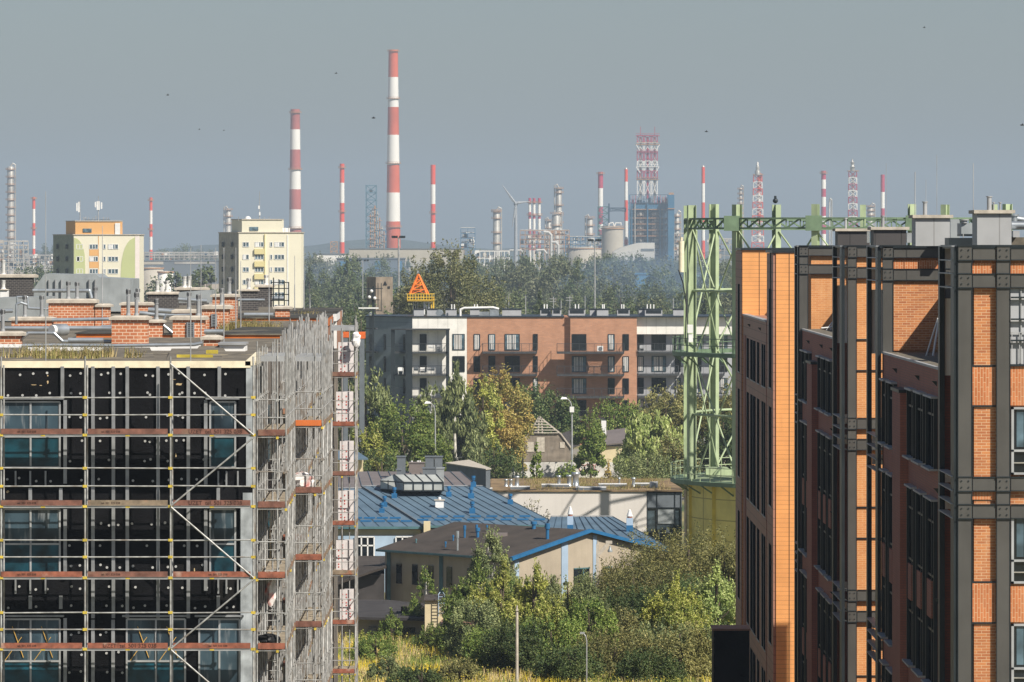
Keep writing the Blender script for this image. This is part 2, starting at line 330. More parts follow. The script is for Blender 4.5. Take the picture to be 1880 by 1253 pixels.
# roof furniture
def chimney(x0, x1, yt, yb, cap=(6, 6, 8), flues=(), mat=m_chbrick, depth=.8, d=None, louvre=None, zb=None, fmat=m_flue):
    d = d or F * (H - RZ) / (yb - HZ); s = d / F; zb = RZ + .02 if zb is None else zb
    X0, X1, Zt = PX(x0, d), PX(x1, d), PZ(yt + cap[2], d)
    b = MB(); b.box(X0, X1, d, d + depth, zb, Zt); c = b.build('chimney_stack', mat, B)
    b = MB(); a0, a1, y0, y1 = X0 - cap[0] * s, X1 + cap[1] * s, d - .09, d + depth + .09; z0, z1 = Zt + .003, PZ(yt, d)
    b.add([(a0,y0,z0),(a1,y0,z0),(a1,y1,z0),(a0,y1,z0),(a0,y0,z1-.05),(a1,y0,z1-.05),(a1,y1,z1-.05),(a0,y1,z1-.05),(a0+.15,y0+.1,z1),(a1-.15,y0+.1,z1),(a1-.15,y1-.1,z1),(a0+.15,y1-.1,z1)],
          [(3,2,1,0),(0,1,5,4),(1,2,6,5),(2,3,7,6),(3,0,4,7),(4,5,9,8),(5,6,10,9),(6,7,11,10),(7,4,8,11),(8,9,10,11)]); b.build('cap', m_concrete, c)
    for fx, ft in flues:
        Xf = PX(fx, d); zt = PZ(ft, d); yy = d + depth * .45; b = MB()
        b.tube((Xf, yy, z1 - .03), (Xf, yy, zt - .22), 3.4 * s, n=12); b.lathe((Xf, yy, z1 - .02), [(5.2 * s, 0), (3.5 * s, .1)], 12)
        b.tube((Xf, yy, zt - .2), (Xf, yy, zt), 3.9 * s, n=12)
        for q in range(8): b.box(Xf + 3.9 * s * math.cos(q * .785) - .01, Xf + 3.9 * s * math.cos(q * .785) + .01, yy + 3.9 * s * math.sin(q * .785) - .012, yy + 3.9 * s * math.sin(q * .785) + .01, zt - .15, zt - .03, 1)
        b.build('flue', [fmat, m_blk], c)
    if louvre:
        l0, l1, lt, lb = louvre; b = MB(); A0, A1, T, Bt = PX(l0, d), PX(l1, d), PZ(lt, d), PZ(lb, d)
        b.box(A0, A1, d - .03, d - .004, Bt, T, 1); n = 8
        for i in range(n):
            z = Bt + (T - Bt) * (i + .3) / n; b.box(A0 + .01, A1 - .01, d - .07, d - .03, z, z + (T - Bt) / n * .45, 0)
        b.box(A0 - .02, A0 + .02, d - .08, d - .004, Bt, T, 0); b.box(A1 - .02, A1 + .02, d - .08, d - .004, Bt, T, 0); b.build('louvre', [m_duct, m_blk], c)
    return c
chimney(-12, 37, 609, 643, (6, 8, 8), ((3, 568),))
chimney(205, 270, 580, 643, (5, 6, 8), ((234, 531), (249, 537)))
chimney(271, 298, 587, 621, (0, 5, 6), ((286, 549),))
chimney(89, 173, 549, 600, (4, 6, 8), ((124, 517), (140, 518)))
chimney(174.5, 199, 558, 600, (0, 5, 6), ((173, 527),), depth=1.2)
chimney(21, 95, 582, 607, (5, 6, 7), ((44, 543), (75, 543)))
chimney(317, 375, 580, 621, (6, 6, 8), ((363, 541),), louvre=(344, 356, 592, 621))
chimney(320, 357, 568, 595, (5, 5, 7), ((346, 537),))
chimney(371, 420, 560, 606, (3, 7, 8), ((406, 530),), louvre=(389, 398, 577, 600))
chimney(390, 434, 540, 603, (4, 5, 6), ((420, 510),))
chimney(374, 402, 616, 645, (6, 6, 8))
chimney(505, 531, 562, 589, (4, 5, 6))
chimney(222, 279, 555, 585, (3, 3, 6), ((252, 530),))
wf = M('white_flue', (.62, .62, .60), .5)
chimney(271, 327, 536, 567, (3, 5, 5), ((288, 516), (306, 516)), m_dkbrick, fmat=wf)
chimney(-10, 60, 504, 555, (3, 8, 6), ((5, 478),), m_dkbrick, fmat=wf)
chimney(324, 380, 528, 562, (4, 4, 5), ((338, 508), (347, 507)), m_dkbrick, fmat=wf)
chimney(440, 473, 531, 572, (5, 2, 4), ((456, 511),), m_dkbrick, fmat=wf)
chimney(474, 499, 523, 565, (6, 5, 5), ((488, 505),), m_dkbrick, fmat=wf)
chimney(0, 14, 531, 556, (1, 1, 2), ((5, 515),), m_white, fmat=wf)
def duct(pts, r, mat=m_duct, n=10, rib=0):
    b = MB(); q = [P(x, y, d) for x, y, d in pts]; rr = r * pts[0][2] / F; b.pipe(q, rr, n)
    for a, c in zip(q, q[1:]):
        a, c = Vector(a), Vector(c); L = (c - a).length
        for t in np.arange(1.4, L - .4, 1.9): p = a + (c - a) * t / L; u = (c - a).normalized() * .04; b.tube(p - u, p + u, rr * 1.12, n=n)
    return b.build('duct', mat, B)
duct([(-5, 571, 212), (24, 571, 212)], 4); duct([(186, 600, 186), (205, 600, 186)], 3); duct([(60, 560, 225), (88, 560, 225)], 3.4); duct([(256, 575, 226), (330, 582, 226), (345, 582, 226)], 4.2); duct([(500, 548, 235), (522, 548, 235)], 4); duct([(30, 596, 195), (30, 560, 195), (38, 556, 195), (50, 560, 195)], 2.4); duct([(412, 545, 240), (440, 545, 240)], 3); duct([(246, 560, 235), (270, 560, 235)], 4); duct([(7, 603, 168), (205, 603, 168)], 4.2); duct([(40, 635, 157), (92, 634, 157), (204, 635, 157), (356, 633, 157), (372, 630, 157)], 3.3)
duct([(28, 632, 160), (52, 612, 160), (99, 612, 160), (115, 627, 160), (205, 627, 160)], 3.2); duct([(125, 625, 159), (190, 625, 159)], 5)
duct([(95, 588, 190), (205, 586, 190)], 3.4); duct([(300, 598, 182), (317, 612, 182)], 3.4); duct([(375, 609, 178), (410, 609, 178)], 4.6)
duct([(60, 534, 230), (164, 534, 230), (168, 548, 230)], 3.6); duct([(32, 575, 215), (32, 546, 215), (50, 546, 215), (52, 566, 215), (90, 568, 215)], 2.6)
duct([(432, 551, 225), (486, 551, 225)], 2.6); duct([(448, 578, 215), (502, 578, 215)], 3.8); duct([(272, 569, 222), (330, 573, 222)], 5)
duct([(298, 592, 190), (305, 579, 190), (352, 578, 190)], 2.2); duct([(375, 592, 200), (435, 592, 200)], 2.6); duct([(327, 550, 240), (380, 553, 240)], 4)
b = MB(); c = P(113, 606, 166)
b.tube((c[0] - .22, c[1] - .15, c[2]), (c[0] + .12, c[1] + .2, c[2]), .19, n=16); b.tube((c[0] - .3, c[1] - .24, c[2]), (c[0] - .22, c[1] - .15, c[2]), .16, n=16, mi=1); b.build('fan', [m_duct, m_white], B)
def slabpx(name, pts, d, t, mat, par=B):
    """front-facing shape of real thickness t from photo outline points at distance d"""
    b = MB(); n = len(pts); A = [P(x, y, d) for x, y in pts]; C_ = [(a[0], a[1] + t, a[2]) for a in A]
    b.add(A + C_, [tuple(range(n - 1, -1, -1)), tuple(range(n, 2 * n))] + [(i, (i + 1) % n, n + (i + 1) % n, n + i) for i in range(n)]); return b.build(name, mat, par)
slabpx('air_duct', [(62, 530), (82, 503), (116, 504), (176, 504), (186, 512), (186, 575), (62, 575)], 247, 5, m_duct2)
slabpx('air_duct', [(178, 510), (239, 513), (239, 572), (178, 572)], 243, 6, m_duct2)
for px in (90, 102, 113, 164, 175): 
    b = MB(); b.box(PX(px - .9, 246.9), PX(px + .9, 246.9), 246.85, 246.99, PZ(550, 247), PZ(513, 247)); b.build('duct_flange', m_galvd, B)
slabpx('air_duct', [(-5, 547), (90, 545), (90, 590), (-5, 590)], 216, 3, m_duct2)
slabpx('air_duct', [(328, 537), (388, 533), (388, 556), (328, 556)], 255, 3, m_duct2)
m_dkf = M('dark_edge_felt', (.05, .048, .042), .9, var=.5, scale=1.5, alt=(.17, .15, .11)); b = MB(); b.box(-16, PX(366, 157), 157.6, 157.7, RZ, RZ + .22); b.build('low_wall', m_white, B)
b = MB(); b.box(PX(404, 157), PX(451, 157), 156.6, 158, PZ(653, 157), PZ(633, 157)); b.box(PX(402, 157), PX(453, 157), 156.5, 158.1, PZ(633, 157), PZ(629, 157), 1); b.build('roof_hatch', [m_white, m_galvd], B)
for (x0, x1, yt, yb, d, mt) in ((400, 527, 613, 622, 178.6, m_fascia), (140, 206, 611, 621, 180.0, m_fascia), (296, 316, 613, 621, 180.3, m_fascia), (392, 598, 583, 590, 220.4, m_fascia), (532, 618, 572, 578, 241, m_white)):
    X0, X1 = PX(x0, d), PX(x1, d); b = MB(); b.prism([(X0, d), (X1, d), (X1 - .25, d + 16), (X0, d + 16)], RZ - .3, PZ(yt, d) - .05); b.build('roof_step', mt, B)
    b = MB(); b.prism([(X0 - .05, d - .06), (X1 + .06, d - .06), (X1 - .2, d + 16), (X0, d + 16)], PZ(yt, d) - .05, PZ(yt, d) - .01); b.build('step_edge', m_dkf, B)
for (x0, x1, yt, yb, d) in ((598, 609, 580, 640, 232), (610, 618, 576, 640, 244)):
    b = MB(); b.box(PX(x0, d), PX(x1, d), d, d + .4, PZ(yb, d), PZ(yt, d)); b.build('side_panel', m_brownpan if x0 == 598 else m_white, B)
b = MB(); b.box(PX(618, 250), PX(627, 250), 250, 251, PZ(640, 250), PZ(571, 250)); b.build('side_panel', m_brownpan, B)
for (x0, x1, y0, y1) in ((315, 400, 650, 664), (366, 408, 645, 655), (190, 275, 648, 663), (0, 50, 648, 664)):     # sloping felt upstands at the front edge
    d = F * (H - RZ) / (y1 - HZ); b = MB(); dd = F * (H - RZ) / (y0 - HZ)
    b.add([(PX(x0 - 12, d), d + .1, RZ), (PX(x1 + 12, d), d + .1, RZ), (PX(x1, dd), dd, RZ + .16), (PX(x0, dd), dd, RZ + .16), (PX(x0, dd), dd + 1, RZ), (PX(x1, dd), dd + 1, RZ)], [(0, 1, 2, 3), (3, 2, 5, 4), (0, 3, 4), (1, 5, 2)]); b.build('felt_upstand', m_felt, B)
m_chip = M('chipped_yellow_paint', (.50, .40, .05), .8, var=.4, scale=3, alt=(.3, .27, .22))
for q in ((PX(326, 147), PX(392, 147), 146.6, 146.7, RZ, RZ + .13), (PX(376, 149), PX(398, 149), 149.6, 149.7, RZ, RZ + .2)): b = MB(); b.box(*q); b.build('warning_strip', m_chip, B)
for px, yt, yb in ((84, 352, 664), (188, 415, 600), (350, 455, 664), (369, 450, 628), (396, 455, 616), (411, 455, 630), (433, 455, 612), (442, 480, 610), (494, 478, 596), (541, 470, 576), (558, 455, 574), (569, 540, 572), (157, 660, 664)):
    d = F * (H - RZ) / (yb - HZ); b = MB(); b.tube(P(px, yb, d), P(px, (yt + yb) / 2, d), 1.1 * d / F, n=6); b.tube(P(px, (yt + yb) / 2, d), P(px, yt, d), .65 * d / F, n=6)
    b.build('lightning_rod', M('rod_metal', (.55, .56, .57), .4, .5) if px == 84 else bpy.data.materials['rod_metal'], B)
b = MB()                                             # antenna frame on the roof
for x in (502, 512, 522, 530): b.bar(P(x, 510 + (x - 502) * .3, 230), P(x, 566, 230), .05)
for y in (519, 530, 541, 552): b.bar(P(497, y, 230.1), P(531, y, 230.1), .04)
b.build('antenna_frame', m_steeld, B)
# weeds on the roof: uncountable tufts
def tufts(pts, hgt, seed=1):
    b = MB(); r = random.Random(seed)
    for (x, y, z, n, w) in pts:
        for i in range(n):
            a = r.uniform(0, 6.28); q = r.random() ** .5 * w; bx, by = x + q * math.cos(a), y + q * math.sin(a) * 1.4; h = hgt * r.uniform(.25, 1.0) ** 1.3; lean = r.uniform(-.25, .25) * h
            t = r.uniform(0, 3.14); u, v = math.cos(t) * .02, math.sin(t) * .02
            b.add([(bx - u, by - v, z), (bx + u, by + v, z), (bx + lean + u * .3, by + v * .3, z + h)], [(0, 1, 2)], r.choice((0, 0, 1)))
            for k in range(4):
                zz = z + h * r.uniform(.3, 1); lx_ = bx + lean * (zz - z) / h; q1 = r.uniform(-.05, .05)
                b.add([(lx_, by, zz), (lx_ + q1, by + .02, zz + .03), (lx_ + q1 * 1.4, by, zz + .07)], [(0, 1, 2)], r.choice((0, 1)))
    return b
wp = [(PX(x, d), d, RZ + .01, n, w) for x, d, n, w in [(22, 147, 60, .5), (60, 148, 70, .5), (85, 150, 60, .5), (100, 147, 90, .6), (125, 148, 90, .6), (150, 147, 60, .5), (180, 147.5, 140, .5), (245, 147, 50, .3), (420, 196, 140, .5), (432, 200, 120, .5), (445, 198, 150, .5), (455, 196, 120, .5), (475, 199, 100, .5), (500, 200, 50, .5), (405, 203, 50, .5), (560, 232, 40, .6)]]
tag(tufts(wp, .42).build('weeds', [M('weed_green', (.26, .24, .08), .8), M('weed_straw', (.46, .36, .17), .8)]), kind='stuff')

# ---------------------------------------------------------------- scaffolding
def stext(txt, size, loc, mat, parent, name='lettering', rot=(R(90), 0, 0)):
    c = bpy.data.curves.new('t', 'FONT'); c.body = txt; c.size = size; c.extrude = .002
    o = bpy.data.objects.new('t', c); COL.objects.link(o); bpy.context.view_layer.update()
    me = bpy.data.meshes.new_from_object(o.evaluated_get(bpy.context.evaluated_depsgraph_get())); bpy.data.objects.remove(o)
    me.materials.clear(); me.materials.append(mat); t = bpy.data.objects.new(name, me); COL.objects.link(t)
    off = OFF[parent.name]; t.parent = parent; OFF[t.name] = off; t.location = [loc[i] - off[i] for i in range(3)]; t.rotation_euler = rot; return t
m_ink = M('faded_ink', (.05, .02, .015), .8, var=.5, scale=12)
T = thing('scaffold', 'galvanised tube scaffold with red brown toe boards across the black facade', 'scaffold', (-11, 141.6, 0), 'scaffolding round the renovated building')
YS = 141.7
fx = lambda px: PX(px, YS)
fz = lambda py: PZ(py, YS)
for px in (-152, 2, 156, 313, 465):
    b = MB(); b.tube((fx(px), YS, 0), (fx(px), YS, fz(655)), .026, n=8)
    for y in (730, 762, 799, 860, 893, 930, 992, 1023, 1061, 1125, 1156, 1192, 1256): b.box(fx(px) - .06, fx(px) + .06, YS - .05, YS + .04, fz(y) - .035, fz(y) + .035, 1)
    b.build('standard', [m_galv, m_yel], T)
    b = MB(); b.tube((fx(px), YS + .75, 0), (fx(px), YS + .75, fz(672)), .026, n=8); b.build('standard', m_galv, T)
bays = ((-152, 2), (2, 156), (156, 313), (313, 465))
for y in (730, 762, 860, 893, 992, 1023, 1125, 1156, 1256):
    for x0, x1 in bays: b = MB(); j = random.uniform(-1, 1); b.tube((fx(x0), YS - .02, fz(y + j)), (fx(x1), YS - .02, fz(y - j * .5)), .02, n=8); b.build('guard_rail', m_galv, T)
tm = [m_toe, m_toe2, m_toe, m_toe3]
for j, y in enumerate((799, 930, 1061, 1192, 1323)):
    for i, (x0, x1) in enumerate(bays):
        b = MB(); b.box(fx(x0), fx(x1), YS - .03, YS + .0, fz(y + 3), fz(y - 1)); b.box(fx(x0), fx(x1), YS + .02, YS + .72, fz(y) - .05, fz(y)); 
        b.box(fx((x0 + x1) / 2) - .06, fx((x0 + x1) / 2) + .06, YS - .034, YS - .03, fz(y + 2.5), fz(y - .5), 1); b.build('deck', [m_galvd, m_yel], T)
        b = MB(); b.box(fx(x0 + 5 if x0 > 100 else x0), fx(x1 - 5), YS - .06, YS - .032, fz(y - 1.5), fz(y - 11.5))
        mt = [m_toe, m_toe, m_toe3, m_toe3, m_toe][j] if i != 2 else [m_toe, m_toe2, m_toe, m_toe3, m_toe][j]
        tb = b.build('toe_board', mt, T)
        if (i, j) in ((3, 0), (3, 1), (2, 3)): stext('UZET  tel. 501 325 038', .155, (fx(x0 + 33), YS - .064, fz(y - 3)), m_ink, tb)
        elif i > 0 and j < 4: stext(('www', 'tel. 501 325 038')[1], .08, (fx(x0 + (70 if i == 3 else 30)), YS - .064, fz(y - 4.5)), m_ink, tb)
for a, c in (((313, 668), (466, 799)), ((466, 803), (314, 929)), ((314, 931), (466, 1061)), ((466, 1064), (314, 1191)), ((314, 1193), (466, 1324))):
    b = MB(); b.tube((fx(a[0]), YS - .07, fz(a[1])), (fx(c[0]), YS - .07, fz(c[1])), .024, n=8); b.build('brace', m_galv, T)
def side_scaffold(label, x0, x1, y0, nb, bay, drift, levels, top, toemats, ladders=False):
    """scaffold run going away from the camera: frames of two standards, decks, rails, end guards"""
    T = thing('scaffold', label, 'scaffold', ((x0 + x1) / 2, y0, 0), 'scaffolding round the renovated building'); rr = random.Random(int(y0)); nb, bay, drift = int(nb * 1.5), bay / 1.5, drift / 1.5
    for i in range(nb + 1):
        y = y0 + i * bay; dx = drift * i
        for x in (x0 + dx, x1 + dx) + ((x0 + dx + (x1 - x0) * rr.uniform(.25, .75),) if i < 18 else ()):
            b = MB(); b.tube((x, y, 0), (x, y, top + rr.uniform(.0, .5)), .024, n=6)
            for z in levels:
                if rr.random() < .3: b.box(x - .035, x + .035, y - .035, y + .035, z - .1, z - .03, 1)
                b.box(x - .04, x + .04, y - .035, y + .035, z + .95, z + 1.02, 0)
            b.build('standard', [m_galv, m_yel], T)
        b = MB(); 
        for z in levels:
            b.tube((x0 + dx, y, z - .05), (x1 + dx, y, z - .05), .022, n=6)
        b.build('transom', m_galv, T)
        if i == 0:
            for z in levels:
                for q in (.5, 1.0): t_ = MB(); t_.tube((x0 + dx, y, z + q), (x1 + dx, y, z + q), .02, n=6); t_.build('end_rail', m_galv, T)
    for z in levels:
        L = nb * bay; D = drift * nb
        for zz in (.5, 1.0):
            for x in (x0, x1): b = MB(); b.tube((x, y0, z + zz), (x + D, y0 + L, z + zz + rr.uniform(-.05, .05)), .019, n=6); b.build('guard_rail', m_galv, T)
        b = MB(); b.prism([(x0 + .03, y0 + .05), (x1 - .03, y0 + .05), (x1 - .03 + D, y0 + L), (x0 + .03 + D, y0 + L)], z - .02, z + .025)
        for q in range(int(L / .35)): b.box(x0 + .05 + D * q * .35 / L, x1 - .05 + D * q * .35 / L, y0 + q * .35 + .1, y0 + q * .35 + .3, z + .025, z + .035)
        b.build('deck', m_plank, T)
        b = MB(); b.box(x0 + .03, x1 - .03, y0 - .05, y0 - .02, z + .0, z + .17); b.build('toe_board', rr.choice(toemats), T)
        b = MB(); b.prism([(x1 + .01, y0), (x1 + .03, y0), (x1 + .03 + D, y0 + L), (x1 + .01 + D, y0 + L)], z, z + .13); b.build('toe_board', m_toe2, T)
    for i in range(nb):
        if rr.random() < .6:
            for k, z in enumerate(levels[:-1]):
                if (i + k) % 3 == 0: b = MB(); a = (x1 + drift * i, y0 + i * bay, z); c = (x1 + drift * (i + 1), y0 + (i + 1) * bay, levels[k + 1]); b.tube(a, c, .02, n=6); b.build('brace', m_galv, T)
    if ladders:
        for k, z in enumerate(levels[:-1]):
            b = MB(); xa = x0 + .18; ya = y0 + .9
            for s_ in (0, .38): b.tube((xa + s_, ya, z), (xa + s_, ya + .5, z + 2.0), .02, n=6)
            for q in range(7): t = (q + .5) / 7; b.tube((xa, ya + .5 * t, z + 2 * t), (xa + .38, ya + .5 * t, z + 2 * t), .014, n=6)
            b.build('ladder', m_galv, T)
    return T
lvA = [PZ(y, 143) for y in (1323, 1192, 1061, 932, 800)]; lvB = [PZ(y, 152) for y in (1280, 1151, 1028, 905, 782)]; lvC = [PZ(y, 205) for y in (1236, 1146, 1055, 964, 873, 782, 691)]
tms = [m_toe, m_toe3, m_toe, m_toe2]
TA = side_scaffold('run of scaffold frames beside the corner of the black facade, plank decks end on', PX(472, 143), PX(525, 143), 143.0, 4, 2.1, -.03, lvA, RZ + .15, tms, True)
TM = side_scaffold('long run of scaffold frames receding along the side of the renovated building', -7.25, -6.52, 161.5, 16, 2.6, -.05, [z for z in lvA], RZ + .3, tms)
TB = side_scaffold('projecting scaffold bay with a wrapped white bundle and orange planks', PX(541, 152), PX(592, 152), 152.0, 5, 1.7, .0, lvB, RZ + .1, [m_orange, m_toe3, m_toe], False)
TC = side_scaffold('farthest scaffold tower stacked with white printed insulation packs', PX(607, 205), PX(652, 205), 205.0, 2, 1.6, .0, lvC, PZ(603, 205), tms, False)
for (x0, x1, y, d, T_) in ((478, 522, 662, 143, TA), (540, 590, 662, 152, TB), (607, 652, 606, 205, TC)):
    for i in range(3):
        b = MB(); z = PZ(y, d) + i * .0; b.box(PX(x0, d), PX(x1, d), d + i * 2, d + i * 2 + .5, z - .03, z + .12); b.build('top_board', m_galvd, T_)
# things lying on the scaffold
def sack(label, x, y, z, w, h, mat, cat='sack', name='sack'):
    b = MB(); r = random.Random(int(x * 100)); vs = []; n, k = 14, 9
    for j in range(k + 1):
        t = math.pi * j / k
        for i in range(n):
            a = 2 * math.pi * i / n; q = 1 + r.uniform(-.27, .27); vs.append((x + w / 2 * math.sin(t) ** .7 * math.cos(a) * q, y + w / 3 * math.sin(t) ** .7 * math.sin(a) * q, z + h / 2 - h / 2 * math.cos(t) * (1 + r.uniform(-.08, .08))))
    b.add(vs, [(j * n + i, j * n + (i + 1) % n, (j + 1) * n + (i + 1) % n, (j + 1) * n + i) for j in range(k) for i in range(n)], 0, False); return tag(b.build(name, mat), label, cat)
sack('crumpled white and red plastic bundle on the middle deck of the projecting bay', PX(556, 152.4), 152.5, lvB[3] + .04, .68, .55, m_rope, 'bundle', 'plastic_bundle')
sack('black plastic sheet heaped on the lowest visible deck beside the corner', PX(494, 143.4), 143.5, lvA[1] + .04, .6, .35, m_blk, 'plastic sheet', 'plastic_sheet')
sack('tall white wrap hanging bunched over the second lowest deck', PX(497, 144), 144, lvA[1] + 1.1, .28, 1.0, m_rope, 'wrap', 'plastic_wrap')
sack('clear plastic bag tied at the top of the farthest scaffold tower', PX(654, 204.8), 204.8, PZ(638, 205), .34, .62, m_white, 'bag', 'plastic_bag')
m_print = M('red_print', (.55, .06, .05), .8)
for k, z in enumerate(lvC[1:]):
    nm = ('lowest', 'second lowest', 'third from the bottom', 'fourth from the bottom', 'fifth from the bottom', 'topmost')[k]
    x0, x1 = ((624, 649), (617, 648), (621, 649))[k % 3]; T = thing('insulation_pack', 'white insulation pack printed in red, %s on the far scaffold tower' % nm, 'insulation pack', (PX(x0, 205.3), 205.3, z), 'insulation packs on the far scaffold tower')
    b = MB(); b.box(PX(x0, 205.3), PX(x1, 205.3), 205.3, 205.9, z + .04, z + 1.35); b.build('wrapping', M('white_film', (.70, .66, .66), .4, var=.2, scale=4) if k == 0 else bpy.data.materials['white_film'], T)
    b = MB()
    for q in range(2 if k % 2 else 3):
        xx = PX(x0 + 5 + q * 7, 205.3)
        for zz in np.arange(.15, 1.15, .11):
            if (int(zz * 30) + q * 3 + k) % 5 > 1: b.box(xx - .022, xx + .02, 205.285, 205.298, z + zz, z + zz + .05)
    b.build('print', m_print, T)
    T = thing('insulation_pack', 'narrow insulation pack at the inner edge, %s on the far scaffold tower' % nm, 'insulation pack', (PX(600, 206), 206.2, z), 'insulation packs on the far scaffold tower')
    b = MB(); b.box(PX(600, 206.2), PX(610, 206.2), 206.2, 206.9, z + .04, z + 1.3); b.build('wrapping', bpy.data.materials['white_film'], T)
    b = MB(); b.box(PX(603, 206.2), PX(605, 206.2), 206.18, 206.198, z + .3, z + 1.1); b.build('print', m_print, T)
# ---------------------------------------------------------------- office buildings at the right: brick with exposed steel frames
MODS = [26.0, 19.62, 13.24, 6.86]                    # tops of the paired beams, every second storey
def ibeam_col(par, x0, x1, yf, z0=0, z1=26.0, side=True):
    b = MB(); xm = (x0 + x1) / 2
    b.box(x0, x1, yf - .02, yf, z0, z1); b.box(xm - .015, xm + .015, yf, yf + .2, z0, z1)
    b.box(x0, x0 + .02, yf - .035, yf - .02, z0, z1, 1); b.box(x1 - .02, x1, yf - .035, yf - .02, z0, z1, 1)
    return b.build('column', [m_steel, m_steeld], par)
def frame_section(par, x0, yf, yb, cols, panels, pairs, scale_h, mats, win=None, xr=None, zpan=None, steps=None):
    """full height framed end: columns and beam pairs in front of brick panels; cols = [(x0,x1)...] from the corner"""
    h, g = scale_h; mb, ms = mats
    for a, c in cols: ibeam_col(par, a, c, yf)
    for z in pairs:
        for zt in (z, z - h - g):
            b = MB(); xs = [q for c in cols for q in c]; e = xr or xs[-1]
            spans = [(cols[i][1] + .02, cols[i + 1][0] - .02) for i in range(len(cols) - 1)] + [(cols[-1][1] + .02, e)]
            for a, c in spans:
                if c - a > .05: b.box(a, c, yf + .0, yf + .05, zt - h, zt); b.box(a, c, yf - .03, yf + .1, zt - .025, zt, 1); b.box(a, c, yf - .03, yf + .1, zt - h, zt - h + .025, 1)
            b.build('beam', [m_steel, m_steeld], par)
            for a, c in cols:                        # bolted junction plate
                b = MB(); w = c - a; b.box(a + .02, c - .02, yf - .05, yf - .022, zt - h + .01, zt - .01)
                b.box(a, c, yf - .07, yf - .02, zt - .02, zt + .012, 1); b.box(a, c, yf - .07, yf - .02, zt - h - .012, zt - h + .02, 1)
                for u in (.26, .74):
                    for v in (.28, .72): p = (a + w * u, yf - .05, zt - h * v); b.tube(p, (p[0], yf - .075, p[2]), .022, n=6, mi=1)
                b.build('junction_plate', [m_steel, m_steeld], par)
    return par
def side_frame(par, x, ya, yb, pairs, h, g, xin):
    """frame seen from the side: corner post, rear post, two rails per storey pair, return walls between"""
    for y0, y1, w_ in ((ya + .02, ya + (yb - ya) * .2, .1), (yb - .5, yb, .13)): b = MB(); b.box(x - .02, x + w_, y0, y1, 0, 25.98); b.build('column', m_steeld, par)
    for z in pairs:
        for zt in (z, z - h - g):
            b = MB(); b.box(x - .06, x + .2, ya + .25, yb - .52, zt - .02, zt + .01, 1); b.build('flange', [m_steel, m_sill], par); b = MB(); b.box(x - .06, x + .2, ya + .25, yb - .52, zt - h - .01, zt - h + .02, 1); b.build('flange', [m_steel, m_sill], par)
            b = MB(); b.box(x + .14, x + .52, yb - .5, yb - .42, zt - h + .03, zt - .03); b.build('cladding', m_silver, par)
    b = MB(); b.box(x + .14, x + .52, yb - .4, yb - .35, 22.3, 24.5); b.build('return_panel', m_greypan, par)
def win_side(par, xw, y0, y1, z0, z1, hood=True, spandrel=None):
    """tall window in the shaded side facade, with deep dark surround, pale sill and head"""
    b = MB(); b.box(xw - .12, xw + .02, y0 - .09, y0, z0, z1); b.box(xw - .12, xw + .02, y1, y1 + .09, z0, z1); w = b.build('window', m_steeld, par)
    b = MB(); b.box(xw - .03, xw + .01, y0, y1, z0, z1); ym = (y0 + y1) / 2; b.box(xw - .07, xw - .03, ym - .04, ym + .04, z0, z1, 1)
    for z in np.arange(z0 + 1.55, z1 - .4, 1.6): b.box(xw - .06, xw - .03, y0, y1, z - .03, z + .03, 1)
    b.build('pane', [m_gside, m_steeld], w)
    b = MB(); b.box(xw - .26, xw + .01, y0 - .1, y1 + .1, z0 - .06, z0); b.box(xw - .2, xw + .01, y0 - .1, y1 + .1, z1, z1 + .06); b.build('sill', m_sill, w)
    if spandrel: b = MB(); b.box(xw - .09, xw - .035, y0 + (y1 - y0) * .45, y1 - .02, *spandrel); b.build('spandrel', m_brD, w)
def lampbit(par, x, y, z): b = MB(); b.add([(x, y - .07, z + .06), (x, y + .07, z + .06), (x - .15, y, z + .07), (x, y, z - .1)], [(0, 1, 2), (0, 2, 3), (1, 3, 2), (0, 3, 1)]); b.build('wall_lamp', m_steeld, par)
